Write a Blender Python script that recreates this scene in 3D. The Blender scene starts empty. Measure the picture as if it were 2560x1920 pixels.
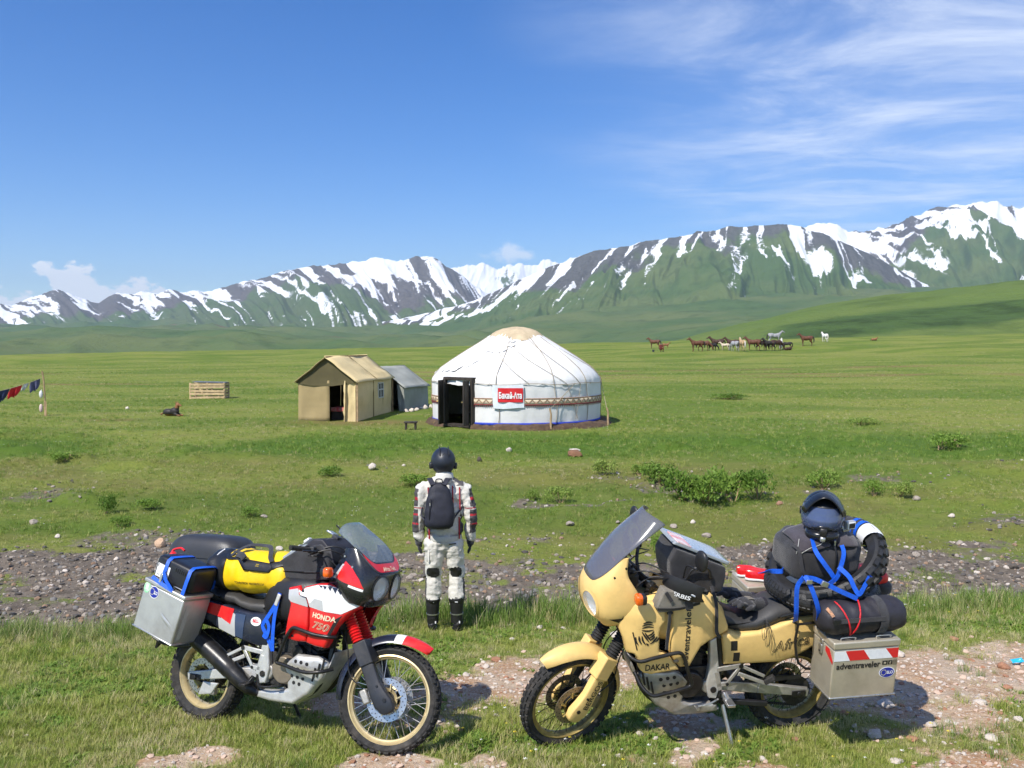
import bpy, bmesh, math, random
import numpy as np
from mathutils import Matrix, Vector

# ---------------------------------------------------------------- camera, sky, sun, exposure
scene = bpy.context.scene
COL = scene.collection
R = math.radians
CAM_H = 2.66
cam_d = bpy.data.cameras.new('camera')
cam = bpy.data.objects.new('camera', cam_d)
COL.objects.link(cam)
cam.location = (0, 0, CAM_H)
cam.rotation_euler = (R(90) - math.atan(100 / 2310), 0, 0)
cam_d.sensor_width = 36
cam_d.lens = 36 * 2310 / 2560
cam_d.clip_start = 0.1
cam_d.clip_end = 60000
scene.camera = cam

SUN_AZ = -38.0      # degrees: where the sun stands, seen from the camera's back (negative = left)
SUN_EL = 50.0
a_, e_ = R(SUN_AZ), R(SUN_EL)
SUN_DIR = Vector((math.sin(a_) * math.cos(e_), -math.cos(a_) * math.cos(e_), math.sin(e_)))  # towards the sun
sun_d = bpy.data.lights.new('sun', 'SUN')
sun_d.energy = 5.0
sun_d.angle = R(0.53)
sun_d.color = (1.0, 0.95, 0.87)
sun = bpy.data.objects.new('sun', sun_d)
COL.objects.link(sun)
sun.rotation_euler = SUN_DIR.to_track_quat('Z', 'Y').to_euler()
sun.location = (-10, -10, 30)

world = bpy.data.worlds.new('World')
scene.world = world
world.use_nodes = True


class NT:
    """tiny node-tree helper"""
    def __init__(s, tree):
        s.t = tree
        s.n = tree.nodes
        s.l = tree.links

    def add(s, kind, **kw):
        nd = s.n.new(kind)
        for k, v in kw.items():
            if k.startswith('i_'):
                key = k[2:]
                key = int(key) if key.isdigit() else key.replace('_', ' ')
                s.put(nd.inputs[key], v)
            else:
                setattr(nd, k, v)
        return nd

    def put(s, sock, v):
        if hasattr(v, 'is_output'):
            s.l.new(v, sock)
        else:
            sock.default_value = v

    def math(s, op, a, b=None, c=None, clamp=False):
        nd = s.n.new('ShaderNodeMath')
        nd.operation = op
        nd.use_clamp = clamp
        for i, v in enumerate((a, b, c)):
            if v is not None:
                s.put(nd.inputs[i], v)
        return nd.outputs[0]

    def mix(s, f, a, b, blend='MIX'):
        nd = s.n.new('ShaderNodeMix')
        nd.data_type = 'RGBA'
        nd.blend_type = blend
        for sock, v in ((nd.inputs[0], f), (nd.inputs[6], a), (nd.inputs[7], b)):
            if isinstance(v, (tuple, list)):
                v = (*v, 1.0) if len(v) == 3 else v
            s.put(sock, v)
        return nd.outputs[2]

    def ss(s, v, lo, hi):
        nd = s.n.new('ShaderNodeMapRange')
        nd.interpolation_type = 'SMOOTHSTEP'
        s.put(nd.inputs[0], v)
        s.put(nd.inputs[1], lo)
        s.put(nd.inputs[2], hi)
        return nd.outputs[0]

    def noise(s, vec, scale, detail=4.0, rough=0.55, dist=0.0):
        nd = s.n.new('ShaderNodeTexNoise')
        if vec is not None:
            s.l.new(vec, nd.inputs['Vector'])
        nd.inputs['Scale'].default_value = scale
        nd.inputs['Detail'].default_value = detail
        nd.inputs['Roughness'].default_value = rough
        nd.inputs['Distortion'].default_value = dist
        return nd.outputs['Fac']

    def mapping(s, vec, scale=(1, 1, 1), rot=(0, 0, 0), loc=(0, 0, 0)):
        nd = s.n.new('ShaderNodeMapping')
        s.l.new(vec, nd.inputs[0])
        nd.inputs['Scale'].default_value = scale
        nd.inputs['Rotation'].default_value = rot
        nd.inputs['Location'].default_value = loc
        return nd.outputs[0]


def make_world():
    t = NT(world.node_tree)
    t.n.clear()
    out = t.add('ShaderNodeOutputWorld')
    bg = t.add('ShaderNodeBackground')
    bg.inputs['Strength'].default_value = 0.092
    sky = t.add('ShaderNodeTexSky')
    sky.sky_type = 'NISHITA'
    sky.sun_disc = False
    sky.sun_elevation = e_
    # Nishita: rotation 0 puts the sun at +Y, positive turns towards +X
    sky.sun_rotation = math.atan2(SUN_DIR.x, SUN_DIR.y)
    sky.altitude = 1800
    sky.air_density = 1.0
    sky.dust_density = 0.35
    sky.ozone_density = 2.2
    co = t.add('ShaderNodeTexCoord').outputs['Generated']
    sep = t.add('ShaderNodeSeparateXYZ')
    t.l.new(co, sep.inputs[0])
    x, y, z = sep.outputs
    az = t.math('ARCTAN2', x, y)                     # 0 straight ahead, positive right
    # high cirrus: a flat layer far above, seen in perspective
    zz = t.math('MAXIMUM', z, 0.03)
    px = t.math('DIVIDE', x, zz)
    py = t.math('DIVIDE', y, zz)
    cmb = t.add('ShaderNodeCombineXYZ')
    t.l.new(px, cmb.inputs[0])
    t.l.new(py, cmb.inputs[1])
    v1 = t.mapping(cmb.outputs[0], scale=(0.75, 1.0, 1), rot=(0, 0, R(-30)))
    n1 = t.noise(v1, 1.15, 7, 0.66, 0.45)
    v2 = t.mapping(cmb.outputs[0], scale=(0.25, 0.35, 1), loc=(3.1, 1.7, 0))
    n2 = t.noise(v2, 0.8, 3, 0.5, 0.2)
    cir = t.math('MULTIPLY', t.ss(n1, 0.34, 0.80), t.ss(n2, 0.22, 0.52))
    side = t.ss(t.math('ADD', az, t.math('MULTIPLY', z, 0.25)), 0.02, 0.44)   # the cloud bank fills the east
    cir = t.math('MULTIPLY', t.math('MULTIPLY', cir, side), t.ss(z, 0.05, 0.16))
    cir = t.math('ADD', t.math('MULTIPLY', cir, 0.72), t.math('MULTIPLY', t.math('MULTIPLY', t.ss(n2, 0.22, 0.62), side), 0.14), clamp=True)
    # thin veil
    veil = t.math('MULTIPLY', t.math('MULTIPLY', t.ss(n2, 0.22, 0.62), side), 0.12)
    # small cumulus over the far ridge
    ca = t.add('ShaderNodeCombineXYZ')
    t.l.new(t.math('MULTIPLY', az, 1.0), ca.inputs[0])
    t.l.new(t.math('MULTIPLY', z, 1.6), ca.inputs[1])
    n3 = t.noise(ca.outputs[0], 19, 7, 0.60, 0.1)
    hgt = t.math('SUBTRACT', 0.093, t.math('MULTIPLY', t.math('ABSOLUTE', t.math('ADD', az, 0.44)), 0.30))
    cum = t.math('ADD', t.math('MULTIPLY', t.math('SUBTRACT', n3, 0.5), 1.5), t.math('ADD', 0.5, t.math('MULTIPLY', t.math('SUBTRACT', hgt, z), 9.0)))
    cum = t.math('MULTIPLY', t.ss(cum, 0.66, 0.76), t.ss(t.math('ABSOLUTE', t.math('ADD', az, 0.46)), 0.20, 0.10))
    pf = t.math('ADD', t.math('MULTIPLY', t.math('ABSOLUTE', t.math('ADD', az, 0.0045)), 8), t.math('MULTIPLY', t.math('ABSOLUTE', t.math('SUBTRACT', z, 0.0965)), 16))
    puff = t.math('MULTIPLY', t.ss(t.math('SUBTRACT', n3, pf), 0.24, 0.42), 0.6)
    cum = t.math('MAXIMUM', cum, puff)
    hs = t.add('ShaderNodeHueSaturation', i_Hue=0.512, i_Saturation=1.40, i_Value=1.42)
    t.l.new(sky.outputs[0], hs.inputs['Color'])
    col = t.mix(t.math('MAXIMUM', cir, veil), hs.outputs[0], (9.4, 10.0, 11.0))
    col = t.mix(t.math('MULTIPLY', cum, 0.95), col, (10.5, 10.8, 11.4))
    t.l.new(col, bg.inputs['Color'])
    t.l.new(bg.outputs[0], out.inputs['Surface'])


make_world()
vs = scene.view_settings
vs.view_transform = 'Standard'
vs.look = 'None'
vs.gamma = 1.0
vs.exposure = 0.36
vs.use_curve_mapping = False
scene.render.engine = 'CYCLES'
cy = scene.cycles
cy.max_bounces = 6
cy.diffuse_bounces = 2
cy.glossy_bounces = 3
cy.transmission_bounces = 4
cy.transparent_max_bounces = 12
cy.volume_bounces = 0
cy.caustics_reflective = False
cy.caustics_refractive = False
cy.use_denoising = True
cy.use_adaptive_sampling = True
cy.adaptive_threshold = 0.02
world.cycles.sampling_method = "MANUAL"
world.cycles.sample_map_resolution = 256

# ---------------------------------------------------------------- helpers
MATS = {}


def mat(name, col, rough=0.6, metal=0.0, var=0.0, vscale=30.0, bump=0.0, bscale=80.0, spec=0.5, sheen=0.0, coat=0.0,
        col2=None, emit=None, alpha=1.0, trans=0.0, stretch=None, dirt=None, dscale=6.0, damt=0.5):
    """procedural material: colour varied by noise, fine relief, optional dirt blotches"""
    if name in MATS:
        return MATS[name]
    m = bpy.data.materials.new(name)
    m.use_nodes = True
    t = NT(m.node_tree)
    b = t.n['Principled BSDF']
    b.inputs['Roughness'].default_value = rough
    b.inputs['Metallic'].default_value = metal
    b.inputs['Specular IOR Level'].default_value = spec
    b.inputs['Coat Weight'].default_value = coat
    b.inputs['Coat Roughness'].default_value = 0.12
    b.inputs['Sheen Weight'].default_value = sheen
    b.inputs['Alpha'].default_value = alpha
    b.inputs['Transmission Weight'].default_value = trans
    co = t.add('ShaderNodeTexCoord').outputs['Object']
    if stretch:
        co = t.mapping(co, scale=stretch)
    c = (*col, 1)
    if var or col2:
        n = t.noise(co, vscale, 5, 0.6)
        c2 = col2 or tuple(min(1, k * (1 - var)) for k in col)
        c1 = col if col2 else tuple(min(1, k * (1 + var)) for k in col)
        c = t.mix(t.ss(n, 0.32, 0.68), c1, c2)
    if dirt:
        n = t.noise(co, dscale, 6, 0.65)
        c = t.mix(t.math('MULTIPLY', t.ss(n, 0.45, 0.75), damt), c, dirt)
    if hasattr(c, 'is_output'):
        t.l.new(c, b.inputs['Base Color'])
    else:
        b.inputs['Base Color'].default_value = c
    if var and rough < 0.9:
        n = t.noise(co, vscale * 0.5, 4, 0.6)
        rr = t.add('ShaderNodeMapRange')
        t.l.new(n, rr.inputs[0])
        rr.inputs[1].default_value = 0.3
        rr.inputs[2].default_value = 0.7
        rr.inputs[3].default_value = max(0.03, rough * 0.75)
        rr.inputs[4].default_value = min(1, rough * 1.3)
        t.l.new(rr.outputs[0], b.inputs['Roughness'])
    if bump:
        bp = t.add('ShaderNodeBump')
        bp.inputs['Strength'].default_value = bump
        bp.inputs['Distance'].default_value = 0.02
        t.l.new(t.noise(co, bscale, 5, 0.6), bp.inputs['Height'])
        t.l.new(bp.outputs[0], b.inputs['Normal'])
    if emit:
        b.inputs['Emission Color'].default_value = (*emit, 1)
        b.inputs['Emission Strength'].default_value = 1
    MATS[name] = m
    return m


def V(*a):
    return np.array(a, dtype=float)


def frame(d, up=(0, 0, 1)):
    d = np.asarray(d, float)
    d = d / (np.linalg.norm(d) + 1e-12)
    up = np.asarray(up, float)
    if abs(d @ up) > 0.97 * np.linalg.norm(up):
        up = V(0, 1, 0) if abs(d[1]) < 0.9 else V(1, 0, 0)
    s = np.cross(d, up)
    s /= np.linalg.norm(s)
    return d, s, np.cross(s, d)


class MB:
    """collects shapes; build() links them as ONE mesh object"""
    def __init__(s):
        s.v = []
        s.f = []
        s.m = []
        s.cm = 0

    def add(s, vs_, fs):
        o = len(s.v)
        s.v.extend([tuple(map(float, p)) for p in vs_])
        s.f.extend([tuple(i + o for i in f) for f in fs])
        s.m.extend([s.cm] * len(fs))
        return s

    def xf(s, M, i0=0):
        for i in range(i0, len(s.v)):
            s.v[i] = tuple(M @ Vector(s.v[i]))
        return s

    def box(s, c, sz, rot=None):
        hx, hy, hz = [k / 2 for k in sz]
        P = [Vector((x, y, z)) for z in (-hz, hz) for y in (-hy, hy) for x in (-hx, hx)]
        if rot is not None:
            P = [rot @ p for p in P]
        s.add([p + Vector(c) for p in P], [(0, 2, 3, 1), (4, 5, 7, 6), (0, 1, 5, 4), (2, 6, 7, 3), (0, 4, 6, 2), (1, 3, 7, 5)])
        return s

    def bar(s, p0, p1, w, h, up=(0, 0, 1), w1=None, h1=None):
        p0, p1 = np.array(p0, float), np.array(p1, float)
        d, a, b = frame(p1 - p0, up)
        w1 = w if w1 is None else w1
        h1 = h if h1 is None else h1
        P = []
        for p, ww, hh in ((p0, w, h), (p1, w1, h1)):
            for i, j in ((-1, -1), (1, -1), (1, 1), (-1, 1)):
                P.append(p + a * i * ww / 2 + b * j * hh / 2)
        s.add(P, [(3, 2, 1, 0), (4, 5, 6, 7), (0, 1, 5, 4), (1, 2, 6, 5), (2, 3, 7, 6), (3, 0, 4, 7)])
        return s

    def cyl(s, p0, p1, r0, r1=None, n=16, caps=True):
        r1 = r0 if r1 is None else r1
        p0, p1 = np.array(p0, float), np.array(p1, float)
        d, a, b = frame(p1 - p0)
        P = []
        for p, r in ((p0, r0), (p1, r1)):
            for i in range(n):
                t = 2 * math.pi * i / n
                P.append(p + r * (a * math.cos(t) + b * math.sin(t)))
        F = [(i, (i + 1) % n, n + (i + 1) % n, n + i) for i in range(n)]
        if caps:
            F += [tuple(range(n))[::-1], tuple(range(n, 2 * n))]
        s.add(P, F)
        return s

    def tube(s, path, r, n=10, closed=False, caps=True, rr=None, flat=1.0, up=(0, 0, 1)):
        path = [np.array(p, float) for p in path]
        m = len(path)
        P = []
        prev = None
        for i in range(m):
            if closed:
                d = path[(i + 1) % m] - path[i - 1]
            else:
                d = path[min(i + 1, m - 1)] - path[max(i - 1, 0)]
            d, a, b = frame(d, up)
            if prev is not None:
                a = prev - d * (prev @ d)
                a /= np.linalg.norm(a) + 1e-12
                b = np.cross(d, a)
                b = -b if b @ np.cross(a, d) > 0 and False else np.cross(a, d) * -1
            prev = a
            r_ = rr[i] if rr is not None else r
            for k in range(n):
                t = 2 * math.pi * k / n
                P.append(path[i] + r_ * (a * math.cos(t) + b * math.sin(t) * flat))
        F = []
        for i in range(m if closed else m - 1):
            j = (i + 1) % m
            for k in range(n):
                k2 = (k + 1) % n
                F.append((i * n + k, i * n + k2, j * n + k2, j * n + k))
        if caps and not closed:
            F += [tuple(range(n))[::-1], tuple(range((m - 1) * n, m * n))]
        s.add(P, F)
        return s

    def loft(s, rings, closed=True, caps=True):
        n = len(rings[0])
        P = [p for r in rings for p in r]
        F = []
        for i in range(len(rings) - 1):
            for k in range(n if closed else n - 1):
                k2 = (k + 1) % n
                F.append((i * n + k, i * n + k2, (i + 1) * n + k2, (i + 1) * n + k))
        if caps and closed:
            F += [tuple(range(n))[::-1], tuple(range((len(rings) - 1) * n, len(rings) * n))]
        s.add(P, F)
        return s

    def rev(s, prof, c, axis, n=48, closed=False, ang=None):
        """revolve (radius, along-axis) profile about axis through c"""
        d, a, b = frame(axis)
        c = np.array(c, float)
        P = []
        full = ang is None
        a0, a1 = (0, 2 * math.pi) if full else ang
        cnt = n if full else n + 1
        for i in range(cnt):
            t = a0 + (a1 - a0) * i / n
            q = a * math.cos(t) + b * math.sin(t)
            for r, h in prof:
                P.append(c + q * r + d * h)
        m = len(prof)
        F = []
        for i in range(n):
            j = (i + 1) % cnt
            for k in range(m if closed else m - 1):
                k2 = (k + 1) % m
                F.append((i * m + k, j * m + k, j * m + k2, i * m + k2))
        s.add(P, F)
        return s

    def ell(s, c, r, nu=16, nv=10, rot=None, p=1.0, q=1.0):
        """super-ellipsoid, p and q below 1 make it boxier"""
        def sp(v, e):
            return math.copysign(abs(v) ** e, v)
        rings = []
        for j in range(nv + 1):
            ph = -math.pi / 2 + math.pi * j / nv
            ring = []
            for i in range(nu):
                th = 2 * math.pi * i / nu
                cz = max(1e-3, sp(math.cos(ph), q))
                pt = Vector((r[0] * cz * sp(math.cos(th), p), r[1] * cz * sp(math.sin(th), p), r[2] * sp(math.sin(ph), q)))
                if rot is not None:
                    pt = rot @ pt
                ring.append(pt + Vector(c))
            rings.append(ring)
        s.loft(rings)
        return s

    def ribbon(s, path, w, up, th=0.003):
        """flat strap along a path; up is the outward normal, one for all or one per point"""
        m = len(path)
        path = [np.array(p, float) for p in path]
        rings = []
        for i in range(m):
            d = path[min(i + 1, m - 1)] - path[max(i - 1, 0)]
            u = np.array(up[i] if np.ndim(up) == 2 else up, float)
            d, a, b = frame(d, u)
            rings.append([path[i] - a * w / 2, path[i] + a * w / 2, path[i] + a * w / 2 + b * th, path[i] - a * w / 2 + b * th])
        s.loft(rings)
        return s

    def poly(s, pts, off):
        """extrude a closed 3d polygon by vector off"""
        n = len(pts)
        off = np.array(off, float)
        P = [np.array(p, float) for p in pts] + [np.array(p, float) + off for p in pts]
        s.add(P, [tuple(range(n))[::-1], tuple(range(n, 2 * n))] + [(i, (i + 1) % n, n + (i + 1) % n, n + i) for i in range(n)])
        return s

    def build(s, name, mats, parent=None, smooth=True, ang=35, bevel=0.0, seg=2, sub=0):
        me = bpy.data.meshes.new(name)
        me.from_pydata(s.v, [], s.f)
        bm = bmesh.new()
        bm.from_mesh(me)
        bmesh.ops.recalc_face_normals(bm, faces=bm.faces)
        bm.to_mesh(me)
        bm.free()
        mats = mats if isinstance(mats, (list, tuple)) else [mats]
        for m in mats:
            me.materials.append(m)
        if len(mats) > 1 and len(me.polygons) == len(s.m):
            me.polygons.foreach_set('material_index', s.m)
        if smooth:
            me.shade_smooth()
            me.set_sharp_from_angle(angle=R(ang))
        o = bpy.data.objects.new(name, me)
        COL.objects.link(o)
        if parent is not None:
            o.parent = parent
        if bevel:
            b = o.modifiers.new('bevel', 'BEVEL')
            b.width = bevel
            b.segments = seg
            b.limit_method = 'ANGLE'
            b.angle_limit = R(30)
            b.harden_normals = False
        if sub:
            d = o.modifiers.new('sub', 'SUBSURF')
            d.levels = d.render_levels = sub
        return o


def tag(o, label=None, cat=None, group=None, kind=None):
    if label:
        o['label'] = label
    if cat:
        o['category'] = cat
    if group:
        o['group'] = group
    if kind:
        o['kind'] = kind
    return o


def empty(name, loc=(0, 0, 0), rot=(0, 0, 0)):
    o = bpy.data.objects.new(name, None)
    COL.objects.link(o)
    o.location = loc
    o.rotation_euler = rot
    o.empty_display_size = 0.1
    return o


def copy_tree(o, parent=None):
    c = o.copy()
    COL.objects.link(c)
    c.parent = parent
    for ch in list(o.children):
        copy_tree(ch, c)
    return c


def spline(pts, n=8):
    """Catmull-Rom through points"""
    pts = [np.array(p, float) for p in pts]
    P = [2 * pts[0] - pts[1]] + pts + [2 * pts[-1] - pts[-2]]
    out = []
    for i in range(1, len(P) - 2):
        for k in range(n):
            t = k / n
            a, b, c, d = P[i - 1], P[i], P[i + 1], P[i + 2]
            out.append(0.5 * (2 * b + (c - a) * t + (2 * a - 5 * b + 4 * c - d) * t * t + (3 * b - a - 3 * c + d) * t ** 3))
    out.append(pts[-1])
    return out


def interp(x, xs, ys):
    return float(np.interp(x, xs, ys))


TMP = bpy.data.scenes.new('workbench')      # temporary objects are evaluated here, then thrown away


def baked(ob):
    """mesh of a temporary object with its modifiers applied; the object is removed"""
    TMP.collection.objects.link(ob)
    vl = TMP.view_layers[0]
    vl.update()
    me = bpy.data.meshes.new_from_object(ob.evaluated_get(vl.depsgraph))
    bpy.data.objects.remove(ob)
    return me



def text_mesh(txt, size, width=None, slant=0.0, bold=0.0, outline=None):
    """flat lettering as (verts, faces), centred on its middle; x right, y up"""
    cu = bpy.data.curves.new('lettering', 'FONT')
    cu.body = txt
    cu.size = size
    cu.align_x = 'CENTER'
    cu.align_y = 'CENTER'
    cu.shear = slant
    cu.offset = bold
    cu.resolution_u = 3
    if outline:
        cu.fill_mode = 'NONE'
        cu.bevel_depth = outline
        cu.bevel_resolution = 0
    ob = bpy.data.objects.new('lettering', cu)
    me = baked(ob)
    vs_ = [tuple(v.co) for v in me.vertices]
    fs = [tuple(p.vertices) for p in me.polygons]
    bpy.data.curves.remove(cu)
    bpy.data.meshes.remove(me)
    if vs_:
        xs = [v[0] for v in vs_]
        ys = [v[1] for v in vs_]
        cx, cy_ = (min(xs) + max(xs)) / 2, (min(ys) + max(ys)) / 2
        k = width / (max(xs) - min(xs)) if width else 1
        vs_ = [((v[0] - cx) * k, (v[1] - cy_) * (k if width and size is None else 1), v[2]) for v in vs_]
    return vs_, fs


# ---------------------------------------------------------------- numpy noise
def _h(ix, iy, seed):
    h = (ix.astype(np.int64) * 374761393 + iy.astype(np.int64) * 668265263 + seed * 974634777) & 0xffffffff
    h = ((h ^ (h >> 13)) * 1274126177) & 0xffffffff
    h = (h ^ (h >> 16)) & 0xffffffff
    return h / 4294967295.0


def vn(x, y, seed=0):
    x = np.asarray(x, float)
    y = np.asarray(y, float)
    ix, iy = np.floor(x), np.floor(y)
    fx, fy = x - ix, y - iy
    fx = fx * fx * fx * (fx * (fx * 6 - 15) + 10)
    fy = fy * fy * fy * (fy * (fy * 6 - 15) + 10)
    a, b = _h(ix, iy, seed), _h(ix + 1, iy, seed)
    c, d = _h(ix, iy + 1, seed), _h(ix + 1, iy + 1, seed)
    return (a * (1 - fx) + b * fx) * (1 - fy) + (c * (1 - fx) + d * fx) * fy


def fbm(x, y, oct=4, seed=0, gain=0.5, lac=2.03):
    s_ = 0
    a = 1.0
    tot = 0
    for o in range(oct):
        s_ = s_ + a * vn(x * lac ** o + o * 17.3, y * lac ** o - o * 9.1, seed + o)
        tot += a
        a *= gain
    return s_ / tot


def ridged(x, y, oct=4, seed=0, gain=0.5):
    s_ = 0
    a = 1.0
    tot = 0
    for o in range(oct):
        s_ = s_ + a * (1 - np.abs(2 * vn(x * 2.07 ** o + o * 7.7, y * 2.07 ** o + o * 3.1, seed + o) - 1))
        tot += a
        a *= gain
    return s_ / tot


def sstep(x, a, b):
    t = np.clip((x - a) / (b - a), 0, 1)
    return t * t * (3 - 2 * t)

# ================================================================ THE SETTING
FPX = 2310.0


def gz(x, y):
    """height of the ground: river terrace, stream bed, rising pasture"""
    x = np.asarray(x, float)
    y = np.asarray(y, float)
    ye = y - (0.10 * np.clip(x, -9, 9) + 0.25 * (fbm(x * 0.5, x * 0 + 3.3, 3, 5) - 0.5) * 2 * np.clip((14 - y) / 4, 0, 1))
    z = np.interp(ye, [-30, 3, 6.2, 9.4, 10.15, 10.8, 11.3, 12.0, 12.7, 16, 19, 21.5, 25, 29, 33, 38, 45, 65, 110, 180, 230, 300, 400, 520],
                  [0.1, 0.03, 0.0, -0.25, -0.36, -0.96, -1.16, -1.14, -0.99, -0.75, -0.55, -0.34, -0.22, -0.15, -0.12, -0.04, 0.02, 0.20, 0.95, 2.3, 2.4, 0.0, -9, -22])
    z = z + 0.021 * x * sstep(y, 35, 150) * (1 - 0.4 * sstep(y, 240, 420))
    near = np.clip(1 - y / 60, 0, 1)
    z = z + (fbm(x * 0.35, y * 0.35, 3, 11) - 0.5) * 0.10 * (0.35 + 0.65 * sstep(y, 9, 16)) * (1 - 0.0 * near)
    z = z + (fbm(x * 0.05, y * 0.05, 3, 12) - 0.5) * 1.1 * sstep(y, 40, 120)
    z = z + (fbm(x * 2.6, y * 2.6, 3, 13) - 0.5) * 0.05 * np.clip((40 - y) / 30, 0, 1)
    # low tussocks on the far bank
    z = z + sstep(fbm(x * 0.9, y * 0.9, 3, 14), 0.55, 0.8) * 0.14 * sstep(y, 15.5, 18) * (1 - sstep(y, 27, 32))
    return z


def gz1(x, y):
    return float(gz(np.array([x]), np.array([y]))[0])


PITCH = math.atan(100 / FPX)


def ray_dir(u, v):
    a, b = (u - 1280) / FPX, (960 - v) / FPX
    return np.array([a, math.cos(PITCH) + b * math.sin(PITCH), -math.sin(PITCH) + b * math.cos(PITCH)])


def gpix(u, v, dmax=400):
    """the spot of ground that a direction of view meets"""
    d = ray_dir(u, v)
    d = d / d[1]
    ts = np.geomspace(4, dmax, 500)
    zz = CAM_H + d[2] * ts - gz(d[0] * ts, ts)
    i = int(np.argmax(zz < 0))
    t0, t1 = ts[max(i - 1, 0)], ts[i]
    ts = np.linspace(t0, t1, 24)
    zz = CAM_H + d[2] * ts - gz(d[0] * ts, ts)
    t = ts[int(np.argmax(zz < 0))] if (zz < 0).any() else t1
    return Vector((d[0] * t, t, gz1(d[0] * t, t)))


def m_dirt(x, y):
    """bare stony track and worn soil on the near terrace"""
    c = np.interp(x, [-3, -1, 0, 1.5, 3, 4.5, 7], [7.0, 6.9, 7.55, 7.7, 7.35, 7.3, 7.3])
    hw = np.interp(x, [-3, -1.6, -0.6, 0.5, 1.5, 3, 4.5, 7], [0.0, 0.15, 0.65, 0.75, 0.8, 1.25, 1.5, 1.7])
    n = (fbm(x * 1.3, y * 1.3, 4, 21) - 0.5) * 1.7
    s_ = 1 - np.abs(y - c) / np.maximum(hw, 0.05) + n
    d = sstep(s_, -0.25, 0.75) * sstep(hw, 0.05, 0.3)
    # scattered bald spots near the front edge
    sp = sstep(fbm(x * 1.7 + 7, y * 1.7, 4, 23), 0.58, 0.74) * sstep(x, -1.6, 0.6)
    d = np.maximum(d, sp * sstep(y, 8.6, 8.0) * 0.9)
    for cx, cy_, r in ((-1.95, 5.90, 0.15), (-2.2, 5.75, 0.13), (-0.8, 5.72, 0.24), (0.7, 5.4, 0.15), (1.5, 5.35, 0.4), (3.0, 5.5, 0.4)):
        q = np.hypot((x - cx) / 1.5, y - cy_) / r + (fbm(x * 4, y * 4, 3, 29) - 0.5) * 1.4
        d = np.maximum(d, sstep(q, 1.15, 0.4))
    return d * (1 - sstep(y, 9.0, 9.6))


def m_gravel(x, y):
    """stones of the stream bed"""
    ye = y - 0.10 * np.clip(x, -9, 9)
    n = (fbm(x * 0.55, y * 0.8, 4, 31) - 0.5)
    far_edge = 15.3 + 1.7 * n * 2 + 0.6 * sstep(-x, 2, 7)
    g = sstep(ye, 10.35, 10.7) * (1 - sstep(ye, far_edge - 0.7, far_edge + 0.6))
    g = g * (1 - 0.50 * sstep(fbm(x * 0.9 + 3, y * 1.5, 4, 33), 0.44, 0.58) * sstep(ye, 12.6, 13.6))
    g2 = sstep(fbm(x * 0.33 + 9, y * 0.7, 4, 35), 0.60, 0.72) * sstep(ye, 15, 16.5) * (1 - sstep(ye, 20, 23)) * 0.55
    return np.maximum(g, g2)


def m_deep_green(x, y):
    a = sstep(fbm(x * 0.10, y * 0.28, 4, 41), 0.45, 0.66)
    strip = sstep(y, 22.5, 24.5) * (1 - sstep(y, 27.5, 31)) * sstep(fbm(x * 0.12 + 4, y * 0.1, 3, 43), 0.36, 0.6)  # darker green strip across the slope below the yurt
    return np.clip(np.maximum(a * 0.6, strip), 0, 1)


def grid_mesh(name, X, Y, Z, material, attrs=None):
    nr, nc = X.shape
    me = bpy.data.meshes.new(name)
    co = np.stack([X, Y, Z], -1).reshape(-1, 3)
    idx = np.arange(nr * nc).reshape(nr, nc)
    q = np.stack([idx[:-1, :-1], idx[:-1, 1:], idx[1:, 1:], idx[1:, :-1]], -1).reshape(-1, 4)
    me.vertices.add(len(co))
    me.vertices.foreach_set('co', co.ravel())
    me.loops.add(q.size)
    me.loops.foreach_set('vertex_index', q.ravel().astype(np.int32))
    me.polygons.add(len(q))
    me.polygons.foreach_set('loop_start', (np.arange(len(q)) * 4).astype(np.int32))
    me.update(calc_edges=True)
    me.validate()
    me.shade_smooth()
    for k, arr in (attrs or {}).items():
        at_ = me.attributes.new(k, 'FLOAT', 'POINT')
        at_.data.foreach_set('value', np.asarray(arr, np.float32).ravel())
    me.materials.append(material)
    o = bpy.data.objects.new(name, me)
    COL.objects.link(o)
    return o


def attr(t, name):
    return t.add('ShaderNodeAttribute', attribute_name=name).outputs['Fac']


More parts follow.
